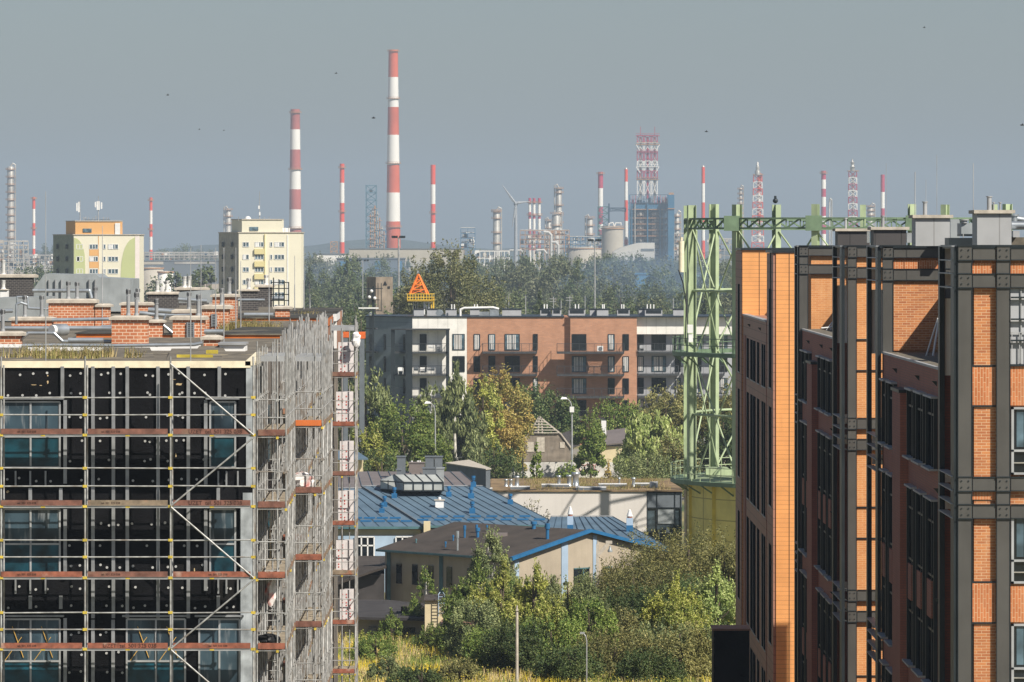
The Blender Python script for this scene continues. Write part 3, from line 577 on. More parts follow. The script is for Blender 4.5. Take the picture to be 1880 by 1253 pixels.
def office(label, xs, yf, w0, w1, yc, yb, xc, pxpm, cols_f, cols_c, wins, name='office_building', xback=26, cbrick=m_brN):
    """front framed end yf..w0, low wing w0..w1, rear framed end yc..yb; xs side wall, xc recessed upper storey"""
    T = thing(name, label, 'building', (xs + 5, yf, 0), 'brick office buildings with steel frames')
    for q0, q1 in ((yf, w0), (yc, yb)): b = MB(); b.box(xs + .5, xback, q0 + .13, q1, 0, 25.9); b.build('wall', m_brA if yf < 160 else m_brN, T)
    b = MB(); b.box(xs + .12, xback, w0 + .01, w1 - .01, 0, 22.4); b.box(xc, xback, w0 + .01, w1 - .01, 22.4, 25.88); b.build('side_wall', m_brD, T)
    b = MB(); b.box(xs + .08, xs + .2, w0 + .01, w1 - .01, 22.4, 22.47); b.box(xs + .2, xc, w0, w1, 22.4, 22.45, 1); b.build('terrace_edge', [m_sill, m_felt], T)
    b = MB(); b.box(xs - .1, xback, yf - .08, yb + .05, 25.91, 26.02); b.box(xs + .5, xback, yf + .3, yb, 26.02, 26.06); 
    b = MB(); b.box(xs + .0, xback, yf - .02, w0 + .05, 25.93, 26.03); b.box(xs, xback, w1 - .05, yb + .05, 25.93, 26.03); b.box(xc - .1, xback, w0 + .05, w1 - .05, 25.93, 26.03); b.build('roof', m_steeld, T)
    for (y0, y1) in wins:
        win_side(T, xs + .12, y0, y1, 19.5, 21.55)
        for zt in (18.55, 12.2, 5.8): win_side(T, xs + .12, y0, y1, zt - 5.4, zt, spandrel=(zt - 3.5, zt - 2.4))
    h, g = pxpm
    prs = [z for z in MODS]
    for (ya, ybk, cols) in ((yf, w0, cols_f), (yc, yb, cols_c)):
        frame_section(T, xs, ya, ybk, cols, None, prs, (h, g), (m_brA, m_brS), xr=cols[-1][1] + 1.2)
        side_frame(T, xs - .05, ya, ybk, prs, h, g, xs + .36)
    for (y, z) in ((w0 + 2.5, 22.0), (w0 + 9, 22.0), (w0 + 18, 22.0), (w0 + 2, 18.9), (w0 + 2, 12.6), (w0 + 2, 15.7)): lampbit(T, xs + .1, y, z)
    return T
gf = lambda px: PX(px, 141.5)
O1 = office('nearest orange brick office building with grey bolted steel columns at the right edge', 12.28, 141.5, 146.7, 171.0, 171.0, 176.4, 15.7, (.40, .36),
            [(gf(1758), gf(1785)), (gf(1829), gf(1855)), (gf(1902), gf(1928))], [(PX(1620, 171), PX(1640, 171)), (PX(1735, 171), PX(1755, 171))],
            [(149.2, 152.0), (153.2, 155.8), (156.9, 159.3), (164.9, 167.2), (168.4, 170.2)])
b = MB(); b.box(12.15, 12.42, 160.3, 163.6, 0, 21.4); b.box(12.1, 12.45, 160.2, 163.7, 21.4, 21.5, 1); b.build('pier', [m_brD, m_steeld], O1)
# soldier course panels, floor slots and front windows of the nearest building
for (x0, x1) in ((gf(1786), gf(1828.5)), ):
    for (y0, y1) in ((483, 503), (674, 745), (904, 918), (1071, 1143)):
        b = MB(); b.box(x0, x1, 141.59, 141.625, PZ(y1, 141.5), PZ(y0, 141.5)); b.build('soldier_panel', m_brS, O1)
    for y in (672.5, 746, 1069.5, 1144.5): b = MB(); b.box(x0, x1, 141.58, 141.62, PZ(y + 1.6, 141.5), PZ(y - 1.6, 141.5)); b.build('slot', m_steeld, O1)
def front_window(x0, x1, y0, y1, d, par, ym=None):
    b = MB(); X0, X1, Z0, Z1 = PX(x0, d), PX(x1, d), PZ(y1, d), PZ(y0, d)
    b.box(X0, X1, d + .1, d + .14, Z0, Z1, 1); w = b.build('window', [m_steeld, m_glass], par); Zm = PZ(ym, d)
    b = MB(); b.box(X0, X0 + .07, d + .02, d + .12, Z0, Z1); b.box(X1 - .07, X1, d + .02, d + .12, Z0, Z1)
    for z in (Z0 + .03, Zm, Z1 - .03): b.box(X0, X1, d + .02, d + .12, z - .03, z + .03)
    b.box(X0, X1, d + .03, d + .1, (Z0 + Zm) / 2 - .02, (Z0 + Zm) / 2 + .01, 1); b.build('frame', [m_sill, m_silver], w)
    b = MB(); b.box(X0 + .15, X1 - .3, d + .085, d + .098, Zm + .1, Z1 - .08); b.build('pane', m_glass2, w)
for (y0, y1, ym) in ((748, 872, 828), (946, 1072, 1030), (1146, 1262, 1228)): front_window(1857, 1900, y0, y1, 141.5, O1, ym)
for (y0, y1) in ((672, 745), (1076, 1143), (483, 503)): b = MB(); b.box(gf(1856), gf(1901), 141.585, 141.625, PZ(y1, 141.5), PZ(y0, 141.5)); b.build('soldier_panel', m_brS, O1)
b = MB(); b.box(gf(1856), gf(1901), 141.59, 141.627, PZ(669, 141.5), PZ(530, 141.5)); b.build('loggia_panel', M('loggia_render', (.40, .41, .43), .8, var=.1), O1)
for y in (545, 585, 624): b = MB(); b.box(gf(1856), gf(1901), 141.42, 141.52, PZ(y + 3, 141.5), PZ(y, 141.5)); b.build('louvre', m_steeld, O1)  # dark slats added to give the shadow stripes across the loggia panel
b = MB(); 
for px in (1858, 1872, 1886): b.box(gf(px) - .012, gf(px) + .012, 141.5, 141.53, PZ(668, 141.5), PZ(611, 141.5))
b.box(gf(1856), gf(1901), 141.5, 141.53, PZ(611.5, 141.5), PZ(610, 141.5)); b.box(gf(1874), gf(1876), 141.54, 141.58, PZ(668, 141.5), PZ(530, 141.5)); b.build('railing', m_sill, O1)
b = MB(); b.box(gf(1856), gf(1901), 141.52, 141.72, PZ(673, 141.5), PZ(669, 141.5)); b.build('sill', m_steeld, O1)
for y in (672, 745, 1072, 1144): pass
# rear framed end: darker brick panel and steps
b = MB(); b.box(PX(1641, 171), 16.2, 171.08, 171.125, 22.5, PZ(517, 171)); b.box(PX(1641, 171), 16.2, 171.08, 171.125, PZ(496, 171), PZ(478, 171), 1); b.build('brick_panel', [m_brA, m_brS], O1)
b = MB(); b.tube((PX(1713, 165), 165, 22.46), (PX(1724, 165), 165, PZ(585, 165)), .035); b.tube((PX(1703, 165), 165.5, 22.46), (PX(1722, 165), 165, PZ(585, 165)), .03); b.build('roof_ladder', m_white, O1)
O2 = office('middle orange brick office building with dark steel posts, beside the smooth orange block', 12.3, 190.0, 195.5, 219.0, 219.0, 221.8, 16.0, (.42, .36),
            [(PX(1556, 190), PX(1573, 190)), (PX(1640, 190), PX(1660, 190))], [(PX(1467, 219), PX(1484, 219)), (PX(1560, 219), PX(1577, 219))],
            [(197.2, 199.6), (200.6, 203.0), (204.0, 206.2), (212.2, 214.6), (215.4, 217.6)])
b = MB(); b.box(12.15, 12.42, 207.6, 211, 0, 21.2); b.box(12.1, 12.45, 207.5, 211.1, 21.2, 21.3, 1); b.build('pier', [m_brD, m_steeld], O2)
for y in (624, 681, 932, 989, 1242): b = MB(); b.box(PX(1573, 190), 14, 190.08, 190.12, PZ(y + 1.3, 190), PZ(y - 1.3, 190)); b.build('slot', m_steeld, O2)
b = MB(); b.tube((PX(1525, 216), 216, 22.46), (PX(1531, 216), 216, PZ(588, 216)), .03); b.tube((PX(1517, 215), 215, 22.46), (PX(1531, 216), 216, PZ(588, 216)), .025); b.tube((PX(1508, 215), 215, 22.55), (PX(1532, 215), 215, 22.6), .03); b.build('roof_ladder', m_white, O2)
# smooth orange building
O3 = thing('office_building', 'smooth orange panelled office block with brown shaded side, beside the green gasholder frame', 'building', (15, 236, 0), 'brick office buildings with steel frames')
xo = 11.97; top = 25.68
b = MB(); b.box(xo + .2, 30, 236, 241.9, 0, top); b.build('wall', m_opan, O3); b = MB(); b.box(xo, 30, 266, 273, 0, top + .1); b.build('wall', m_opan, O3)
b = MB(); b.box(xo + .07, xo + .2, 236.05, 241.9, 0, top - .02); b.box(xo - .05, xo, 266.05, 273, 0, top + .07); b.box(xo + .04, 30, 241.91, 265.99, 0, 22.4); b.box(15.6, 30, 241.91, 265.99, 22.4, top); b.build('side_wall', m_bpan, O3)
b = MB(); b.box(xo + .02, 30, 235.95, 242.1, top, top + .12); b.box(xo - .1, 30, 265.9, 273.1, top + .1, top + .22); b.box(xo + .0, xo + .3, 241.95, 265.95, 22.4, 22.48, 1); b.build('roof', [m_steeld, m_sill], O3)
def win3(y0, y1, z0, z1, x):
    b = MB(); b.box(x - .008, x + .02, y0, y1, z0, z1); w = b.build('window', m_gside, O3)
    b = MB(); b.box(x - .02, x + .02, y1, y1 + .12, z0, z1); b.box(x - .035, x + .02, y0 - .05, y1 + .12, z0 - .05, z0); b.build('frame', m_sill, w)
for y0, y1 in ((242.7, 244.2), (244.6, 246.2), (248.6, 250.8), (252.4, 254.9), (255.4, 257.9), (259.5, 261.8)):
    win3(y0, y1, 19.3, 21.3, xo + .04)
    for zt in (18.55, 12.2, 5.8): win3(y0, y1, zt - 5.4, zt, xo + .04)
b = MB(); b.box(xo + .0, xo + .045, 262.6, 264.6, 0, 21.4); b.build('brown_strip', m_brD, O3)
for zt in (24.0, 18.5, 12.1, 5.7): win3(237.6, 239.8, zt - 4.6, zt, xo + .07); win3(268, 270, zt - 4.6, zt, xo - .05)
b = MB(); b.box(PX(1449, 236) - .012, PX(1449, 236) + .012, 235.985, 236, 0, top, 1); b.box(PX(1394, 266) - .012, PX(1394, 266) + .012, 265.985, 266, 22.4, top, 1); b.build('joint', [m_opan, m_steeld], O3)
for y in (247, 258): lampbit(O3, xo + .03, y, 22.0)
b = MB(); b.tube((PX(1411, 240), 238, 22.4), (PX(1411, 240), 238, 25.7), .04); b.build('downpipe', m_steeld, O3)
A = thing('annex', 'black boxy low annex against the foot of the smooth orange block', 'building', (9.5, 212, 0)); b = MB(); b.box(PX(1310, 212), PX(1376, 212), 212, 214, 0, PZ(1158, 212)); b.build('wall', m_black, A); b = MB(); b.box(PX(1308, 212), PX(1378, 212), 211.9, 214.1, PZ(1158, 212), PZ(1154.5, 212)); b.build('roof', m_brownpan, A)
# plant on the office roofs: ventilation shafts, units, rods
def shaft(x0, x1, yt, d, mat, flue, T, capm=m_concrete, dep=1.6):
    b = MB(); X0, X1, Z1 = PX(x0, d), PX(x1, d), PZ(yt, d); b.box(X0, X1, d, d + dep, 26.0, Z1 - .1); c = b.build('roof_shaft', mat, T)
    b = MB(); b.box(X0 - .1, X1 + .1, d - .1, d + dep + .1, Z1 - .1, Z1); b.build('cap', capm, c)
    for fx_, ft, r in flue: b = MB(); q = d / F; b.tube((PX(fx_, d), d + dep / 2, Z1), (PX(fx_, d), d + dep / 2, PZ(ft, d)), r * q, n=12); b.tube((PX(fx_, d), d + dep / 2, PZ(ft + 2, d)), (PX(fx_, d), d + dep / 2, PZ(ft, d)), (r + 1.4) * q, n=12); b.build('flue', m_galvd, c)
m_dgrey = panel('charcoal_shaft_panel', (.06, .055, .055), .9, 2, (.02, .02, .02)); m_lgrey = panel('pale_shaft_panel', (.40, .41, .42), 1.1, 3, (.25, .25, .25))
shaft(1538, 1597, 420, 197, m_dgrey, ((1555, 400, 2.2),), O2); shaft(1604, 1664, 417, 176, m_dgrey, ((1624, 396, 3),), O1)
shaft(1681, 1744, 395, 166, m_lgrey, ((1702, 370, 4),), O1); shaft(1794, 1857, 386, 150, m_lgrey, ((1821, 360, 4.5), (1829, 371, 1.4), (1841, 371, 1.6)), O1)
def rbox(x0, x1, y0, y1, d, mat, name='roof_unit', dep=1.5, par=O1): b = MB(); b.box(PX(x0, d), PX(x1, d), d, d + dep, PZ(y1, d), PZ(y0, d)); return b.build(name, mat, par)
rbox(1597, 1604, 425, 446, 182, m_glass2); rbox(1745, 1762, 403, 440, 170, m_duct2); rbox(1765, 1790, 410, 430, 160, m_duct2); rbox(1765, 1792, 430, 434, 159, m_steeld); rbox(1742, 1793, 437, 450, 158, m_steeld); rbox(1665, 1681, 428, 446, 180, m_duct2)
rbox(1857, 1885, 436, 450, 155, m_felt); rbox(1860, 1872, 424, 436, 154, m_galvd)
for a in (1768, 1788): rbox(a, a + 1.5, 430, 450, 158.5, m_galv, 'unit_leg', .1)
b = MB(); b.tube(P(1857, 414, 155), P(1890, 414, 155), .12, n=12); b.tube(P(1858, 401, 158), P(1886, 405, 158), .1, n=12); b.tube(P(1862, 411, 156), P(1862, 396, 156), .1, n=10); b.tube(P(1862, 397, 156), P(1862, 394, 156), .15, n=10); b.build('roof_duct', m_duct, O1)
b = MB(); b.tube(P(1770, 410, 160), P(1770, 405, 160), .1, n=10); b.tube(P(1770, 405, 160), P(1770, 403, 160), .16, n=10); b.build('roof_vent', m_galvd, O1)
for px, yt, yb, d, r in ((1680, 316, 398, 168, .9), (1720, 285, 450, 170, .5), (1700, 330, 450, 168, .4), (1787, 300, 450, 155, .8), (1627, 300, 420, 180, .4)):
    b = MB(); b.tube(P(px, yb, d), P(px, yt, d), r * d / F, n=6); b.build('lightning_rod', bpy.data.materials['rod_metal'], O1)

# ---------------------------------------------------------------- green gasholder guide frame
GC, GD, GR = (PX(1584, 403), 403.0), 403.0, 13.8
G = thing('gasholder_frame', 'tall pale green steel gasholder guide frame standing on a round yellow base', 'gasholder frame', (GC[0], GC[1], 0))
sc = F / 389
def gp(th, r, z): return (GC[0] + r * math.sin(th), GC[1] - r * math.cos(th), z)
def ang(px, rear):
    best = None
    for i in range(721):
        t = -math.pi / 2 + math.pi * i / 720; t = math.pi - t if rear else t
        p = gp(t, GR, 0); e = abs(CX + p[0] * F / p[1] - px)
        if best is None or e < best[0]: best = (e, t)
    return best[1]
front = [ang(x, False) for x in (1270, 1353, 1497, 1674, 1822)]; rear = [ang(x, True) for x in (1311, 1425, 1585, 1735, 1850)]
tip = [ang(1257, False) - .12]
cz = lambda y: PZ(y, 389)
def gcol(th, top):
    b = MB(); c = gp(th, GR, 0); rdir = Vector((math.sin(th), -math.cos(th), 0)); td = Vector((math.cos(th), math.sin(th), 0)); z0, z1 = cz(893), cz(top)
    def plate(ro, to, rw, tw, mi=0):
        o = Vector(c) + rdir * ro + td * to; vs = []
        for z in (z0, z1):
            for a, q in ((-1, -1), (1, -1), (1, 1), (-1, 1)): p = o + rdir * a * rw / 2 + td * q * tw / 2; vs.append((p.x, p.y, z))
        b.add(vs, [(3,2,1,0),(4,5,6,7),(0,1,5,4),(1,2,6,5),(2,3,7,6),(3,0,4,7)], mi)
    plate(.3, 0, .05, .48); plate(-.3, 0, .05, .48); plate(0, 0, .58, .05); return b.build('column', m_green, G)
for t in front + tip: gcol(t, 375)
for t in rear: gcol(t, 371)
allt = sorted(set(front + rear + tip), key=lambda t: t % (2 * math.pi)); n = len(allt)
def tm_(i): a, c = allt[i], allt[(i + 1) % n]; c = c if (c - a) % (2 * math.pi) > 0 else c; return a, a + ((c - a) % (2 * math.pi))
for i in range(n):
    a, c = tm_(i); RR = GR + .1
    if c - a > 1.3: ks = 8
    else: ks = 6
    b = MB(); z0, z1 = cz(419), cz(401); z0 += .0
    pts = [(gp(a + (c - a) * q / ks, RR / 1, z0), gp(a + (c - a) * q / ks, RR, z1)) for q in range(ks + 1)]
    for (p0, p1), (q0, q1) in zip(pts, pts[1:]): b.bar(p0, q0, .28, .14); b.bar(p1, q1, .28, .14); b.bar(p0, q1, .12, .12); b.bar(p0, p1, .1, .1)
    b.build('ring_truss', m_greend, G)
    if c - a < .9:
        for (za, zb) in ((cz(423), cz(650)), (cz(655), cz(885))):
            b = MB(); rr = GR - .1; b.tube(gp(a, rr, za), gp(c, rr, zb), (.075), n=6); b.build('cross_brace', m_green, G)
            b = MB(); b.tube(gp(c, rr - .3, za), gp(a, rr - .3, zb), (.075), n=6); b.build('cross_brace', m_green, G)
            b = MB(); b.tube(gp(a, rr, (za + zb) / 2), gp(c, rr, (za + zb) / 2), .11, n=6); b.build('ring_tie', m_green, G)
for t in front[1:]:
    p = gp(t, GR + .55, 0); b = MB(); b.box(p[0] - .62, p[0] + .62, p[1] - .1, p[1] + .05, cz(424), cz(396)); b.build('gusset_plate', m_greend, G)
def platform(zd, ro, ri, y):
    b = MB(); b.ring(GC, ri, ro, zd - .32, zd, 72); b.build('platform', m_greend, G)
    b = MB()
    for z in (1.1, .55):
        for i in range(72): t, u = 2 * math.pi * i / 72, 2 * math.pi * (i + 1) / 72; b.bar(gp(t, ro - .05, zd + z), gp(u, ro - .05, zd + z), .06)
    for i in range(72): t = 2 * math.pi * i / 72; b.bar(gp(t, ro - .05, zd), gp(t, ro - .05, zd + 1.1), .055)
    b.build('railing', m_greend if zd > 9 else m_green, G)
    for i in range(36): t = 2 * math.pi * i / 36; b = MB(); b.bar(gp(t, ro - .1, zd - .3), gp(t, ri - .0, zd - 1.1), .1); b.build('bracket', m_greend, G)
platform(cz(652), 15.0, 13.9, 0); platform(cz(892), 15.15, 13.7, 0)
b = MB(); b.ring(GC, GR - 1.5, GR - 1.2, cz(893), cz(893) + .3, 60); b.lathe((GC[0], GC[1], cz(893) - .25), [(13.8, 0), (13.6, .3), (9, .9), (4, 1.5), (.01, 1.8)], 48); b.build('deck', m_green, G)
b = MB(); b.lathe((GC[0], GC[1], 0), [(13.8, 0), (13.8, cz(893) - .2)], 72); b.build('base_wall', m_yelwall, G)
for i in range(36):
    t = 2 * math.pi * i / 36; b = MB(); b.bar(gp(t, 13.85, 0), gp(t, 13.85, cz(898)), .28, .28)
    if i % 2 == 0: b.build('pilaster', M('ochre_pilaster', (.60, .48, .08), .7) if i == 0 else bpy.data.materials['ochre_pilaster'], G)
t = ang(1268, False); b = MB(); b.tube(gp(t, 14.2, 0), gp(t, 14.2, cz(893) - .6), .12); b.build('downpipe', m_concrete, G)
t = ang(1266, False)
b = MB(); b.box(PX(1262, 388), PX(1272, 388), 387.6, 388.1, cz(611), cz(596)); b.box(PX(1264, 388), PX(1272, 388), 387.7, 388.1, cz(628), cz(613)); b.build('control_box', m_white, G)
b = MB(); b.tube(P(1251, 500, 396), P(1251, 443, 396), .22, n=10); b.tube(P(1251, 442, 396), P(1251, 436, 396), .1, n=8); b.build('antenna', m_foam, G)
b = MB(); b.tube(P(1423.5, 372, 416), P(1423.5, 360, 416), .1); b.ball(P(1423.5, 369, 416), .22); b.build('lamp', m_steeld, G)
b = MB(); b.pipe([P(1258, 630, 388), P(1260, 560, 388), P(1254, 520, 390), P(1246, 497, 392)], .05, 6); b.pipe([P(1262, 600, 388), P(1259, 500, 389)], .04, 6); b.build('cable', m_blk, G)
for px in (1296, 1320, 1336): b = MB(); b.box(PX(px, 401), PX(px + 22, 401), 401, 403, cz(886), cz(872)); b.build('deck_equipment', m_green, G)
b = MB(); c = P(1330, 880, 400); b.tube((c[0], 400, c[2]), (c[0], 402, c[2]), .9, n=20); b.build('winch_drum', m_green, G)
# ---------------------------------------------------------------- workshop buildings in the middle ground
m_beige = M('beige_render', (.40, .34, .26), .85, var=.15, scale=.6, streak=.2)  # beige kept darker, the shade on the gable put into its colour
m_cream = M('cream_render', (.66, .56, .36), .85, var=.12, scale=.6, streak=.15)
m_blueroof = M('blue_roof_sheet', (.12, .185, .25), .55, .1, var=.22, scale=.4, streak=.3)
m_seam = M('roof_seam', (.05, .085, .12), .5)
m_bright = M('bright_blue_paint', (.02, .13, .29), .45, var=.2)
m_bluewall = M('pale_blue_wall', (.36, .47, .60), .8, var=.2, scale=.5, streak=.2)
m_brfelt = M('brown_roof_felt', (.062, .05, .042), .9, var=.3, scale=.7)
m_dkfelt = M('dark_roof_felt', (.05, .045, .045), .9, var=.4, scale=.7)
m_greyroof = M('grey_brown_roof_sheet', (.20, .17, .16), .55, .1, var=.15, scale=.5)
m_tealpipe = M('teal_pipe', (.08, .17, .19), .5)
m_dgw = M('slate_grey_wall', (.13, .15, .17), .7, var=.15)
m_wwall = M('off_white_wall', (.64, .605, .57), .8, var=.08, scale=.3, streak=.12)
WB = thing('workshop', 'beige gabled workshop with brown felt roof and blue verges, in front of the blue roofs', 'building', (PX(942, 350), 350, 0), 'workshop buildings')
ox, oy = PX(942, 350), 350.0; U = (-.667, .745); V = (.745, .667)
def wp_(a, b, z): return (ox + a * V[0] + b * U[0], oy + a * V[1] + b * U[1], z)
L1, L2, E, AP = 13.5, 13.7, 4.7, 6.25
b = MB(); vs = [wp_(0, 0, 0), wp_(L2, 0, 0), wp_(L2, 0, E), wp_(L2 / 2, 0, AP), wp_(0, 0, E), wp_(0, L1, 0), wp_(L2, L1, 0), wp_(L2, L1, E), wp_(L2 / 2, L1, AP), wp_(0, L1, E)]
b.add(vs, [(0, 1, 2, 3, 4), (9, 8, 7, 6, 5), (5, 0, 4, 9), (1, 6, 7, 2), (4, 3, 8, 9), (3, 2, 7, 8)]); b.build('wall', m_beige, WB)
b = MB(); sl_ = (AP - E) / (L2 / 2); o_ = .5
for s_ in (0, 1):
    a0, a1 = (-o_, L2 / 2) if s_ == 0 else (L2 / 2, L2 + o_); z0 = E - o_ * sl_ + .1; z1 = AP + .1
    q = [wp_(a0, -.45, z0 if s_ == 0 else z1), wp_(a1, -.45, z1 if s_ == 0 else z0), wp_(a1, L1 + .4, z1 if s_ == 0 else z0), wp_(a0, L1 + .4, z0 if s_ == 0 else z1)]; b.slab(*q, .1)
b.build('roof', m_brfelt, WB)
b = MB()
for a0, z0, a1, z1 in ((-o_, E - o_ * sl_ + .02, L2 / 2, AP + .02), (L2 / 2, AP + .02, L2 + o_, E - o_ * sl_ + .02)):
    b.slab(wp_(a0, -.5, z0 - .08), wp_(a1, -.5, z1 - .08), wp_(a1, -.5, z1 + .12), wp_(a0, -.5, z0 + .12), .05); b.slab(wp_(a0, -.5, z0 + .15), wp_(a1, -.5, z1 + .15), wp_(a1, -.2, z1 + .15), wp_(a0, -.2, z0 + .15), .03)
b.build('verge_board', m_bright, WB)
b = MB(); b.bar(wp_(-.55, -.4, E - .1), wp_(-.55, L1 + .3, E - .1), .14, .14); b.build('gutter', m_tealpipe, WB)
def solve_b(px): X = (px - CX) / F; return (X * oy - ox) / (U[0] - X * U[1])
def solve_a(px): X = (px - CX) / F; return (X * oy - ox) / (V[0] - X * V[1])
for px in (730, 759, 788, 822, 860, 898):
    bb = solve_b(px + 4); b = MB(); b.slab(wp_(-.03, bb + .3, 2.35), wp_(-.03, bb - .25, 2.35), wp_(-.03, bb - .25, 3.75), wp_(-.03, bb + .3, 3.75), -.05); w = b.build('window', m_glass, WB)
    b = MB(); b.bar(wp_(-.08, bb + .38, 2.3), wp_(-.08, bb - .33, 2.3), .1, .06); b.build('sill', m_beige, w)
for p0, p1 in ((1053, 1082), (1109, 1123)):
    a0, a1 = solve_a(p0), solve_a(p1); b = MB(); b.slab(wp_(a0, -.02, 2.35), wp_(a1, -.02, 2.35), wp_(a1, -.02, 3.7), wp_(a0, -.02, 3.7), .02); w = b.build('window', m_glass, WB)
    b = MB(); am = a0 + (a1 - a0) * .6; b.bar(wp_(am, -.05, 2.35), wp_(am, -.05, 3.7), .08); b.bar(wp_(a0 - .1, -.08, 2.3), wp_(a1 + .1, -.08, 2.3), .14, .07); b.bar(wp_(a0, -.05, 3.7), wp_(a1, -.05, 3.7), .08); b.build('frame', m_tealpipe, w)
for p0, p1 in ((944, 952), (1030, 1042), (1088, 1095)):
    a0, a1 = solve_a(p0), solve_a(p1); b = MB(); zt = min(E + a1 * sl_, AP) - .3; b.slab(wp_(a0, -.06, 0), wp_(a1, -.06, 0), wp_(a1, -.06, zt), wp_(a0, -.06, zt), .05); b.build('pilaster', m_bluewall, WB)
for px in (716, 812):
    bb = solve_b(px); b = MB(); b.bar(wp_(-.12, bb, 0), wp_(-.12, bb, E - .1), .26, .1); b.build('downpipe', m_tealpipe, WB)
def onroof(px, py):                                  # point on the left roof slope of the workshop under a photo point
    for a in np.linspace(0, L2 / 2, 80):
        z = E + a * sl_; X = (px - CX) / F; xx, yy = ox + a * V[0], oy + a * V[1]; bb = (X * yy - xx) / (U[0] - X * U[1]); p = wp_(a, bb, z)
        if HZ + (H - p[2]) * F / p[1] < py: return p
    return p
for px, pb, pt, r, mt in ((853, 990, 965, 3, m_bright), (877, 990, 970, 4.5, m_bright), (832, 996, 983, 2, m_bright), (875, 981, 964, 2.5, m_bright), (840, 1014, 976, 3, m_duct), (818, 1008, 995, 2, m_bright), (980, 974, 958, 6, m_bright), (1005, 993, 962, 5, m_bright), (764, 1000, 990, 2, m_tealpipe), (894, 979, 965, 2, m_bright)):
    p = onroof(px, pb); k = p[1] / F; b = MB(); h = (pb - pt) * k; b.tube((p[0], p[1], p[2]), (p[0], p[1], p[2] + h * .7), r * .65 * k, n=10); b.tube((p[0], p[1], p[2] + h * .68), (p[0], p[1], p[2] + h), r * k, n=10); b.build('roof_vent', mt, WB)
p = onroof(916, 990); b = MB(); b.box(p[0] - .5, p[0] + .6, p[1], p[1] + .6, p[2], p[2] + .4); b.build('roof_box', m_greyroof, WB)
# low annexes left of the workshop
AX = thing('shed', 'low dark roofed shed against the shaded wall of the beige workshop', 'shed', (-9, 350, 0), 'workshop buildings')
b = MB(); b.prism([(PX(600, 352), 352), (PX(705, 352), 352), (PX(862, 344), 344), (PX(800, 340), 340), (PX(785, 336), 336), (PX(600, 338), 338)], 0, 1.45); b.build('wall', m_beige, AX)
b = MB(); b.prism([(PX(598, 353), 353), (PX(706, 353), 353), (PX(868, 345), 345), (PX(812, 339), 339), (PX(786, 335), 335), (PX(598, 337), 337)], 1.46, 1.62); b.build('roof', m_dkfelt, AX)
b = MB(); b.box(PX(736, 340), PX(780, 340), 340, 341.5, 1.62, 2.05); b.build('roof_box', m_brfelt, AX)
for px in (676, 732, 748): b = MB(); b.box(PX(px, 336), PX(px + 14, 336), 336.2, 337.2, .3, .95); b.build('window', m_glass, AX)
AX = thing('shed', 'white walled lean-to with a roof ladder, beside the beige workshop', 'shed', (PX(800, 333), 333, 0), 'workshop buildings')
b = MB(); b.box(PX(780, 333), PX(852, 333), 333, 338, 0, PZ(1103, 333)); b.build('wall', m_cream, AX); b = MB(); b.box(PX(778, 333), PX(855, 333), 332.8, 338.2, PZ(1103, 333), PZ(1101, 333)); b.build('roof', m_brfelt, AX)
b = MB()
for a in (805, 816): b.pipe([P(a, 1132, 332.5), P(a, 1092, 332.5), P((a + 810.5) / 2, 1088, 332.8)], .03, 6)
for y in range(1096, 1132, 6): b.tube(P(805, y, 332.5), P(816, y, 332.5), .025, n=5)
b.build('ladder', m_bluewall, AX)
b = MB(); b.slab(P(806, 1146, 330), P(872, 1146, 330), P(878, 1137, 333), P(812, 1137, 333), .06); b.build('canopy', m_brownpan, AX)
AX = thing('shed', 'dark pitched shed roof between the scaffold and the beige workshop', 'shed', (PX(660, 362), 362, 0), 'workshop buildings')
b = MB(); b.prism([(PX(560, 358), 358), (PX(706, 358), 358), (PX(706, 370), 370), (PX(560, 370), 370)], 0, 3.0); b.build('wall', m_dkfelt, AX)
b = MB(); b.slab(P(560, 1090, 357), P(708, 1040, 357), P(708, 1021, 372), P(560, 1021, 372), .15); b.build('roof', m_brfelt, AX)
# three blue roofed halls
def hall(label, quad, wall_poly, wall_top, seams, guards, hip=None):
    q = [P(*p) for p in quad]; T = thing('workshop', label, 'building', (q[0][0], q[0][1], 0), 'workshop buildings')
    b = MB(); b.slab(*q, .12); 
    if hip: h_ = [P(*p) for p in hip]; b.slab(*h_, .12)
    rf = b.build('roof', m_blueroof, T); A, B_, C_, D_ = map(Vector, q)      # A,B eave left-right; C,D ridge right-left
    nrm = (B_ - A).cross(D_ - A).normalized(); nrm = nrm if nrm.z > 0 else -nrm
    b = MB()
    for i in range(seams + 1): t = i / seams; e = A.lerp(B_, t) + nrm * .02; r = D_.lerp(C_, t) + nrm * .02; b.bar(e, r, .035, .04)
    b.build('seams', m_seam, rf)
    b = MB(); b.bar(A - Vector((0, .05, .05)), B_ - Vector((0, .05, .05)), .18, .18); b.build('gutter', m_tealpipe, T); b = MB(); b.bar(D_ + nrm * .05, C_ + nrm * .05, .22, .05); b.build('ridge_cap', m_galvd, T)
    for i in range(guards):
        for row, sh in ((.12, 0), (.2, .5)):
            t = (i + .35 + sh) / guards
            if t > .97: continue
            p = A.lerp(B_, t).lerp(D_.lerp(C_, t), row) + nrm * .1; hw = (B_ - A).normalized() * .42; b = MB(); b.bar(p - hw, p + hw, .05, .13); b.build('snow_guard', m_bright, T)
    b = MB(); b.prism([(PX(x, d), d) for x, d in wall_poly], 0, wall_top); b.build('wall', m_cream, T)
    return T, A, B_, C_, D_, nrm
H2 = hall('left blue roofed hall partly hidden by the scaffold, pale blue wall with white windows', [(540, 968, 384), (776, 968, 384), (664, 897, 399), (540, 897, 399)], [(540, 384.6), (772, 384.6), (668, 398), (540, 398)], [4.7] * 2 + [6.9] * 2, 9, 9)
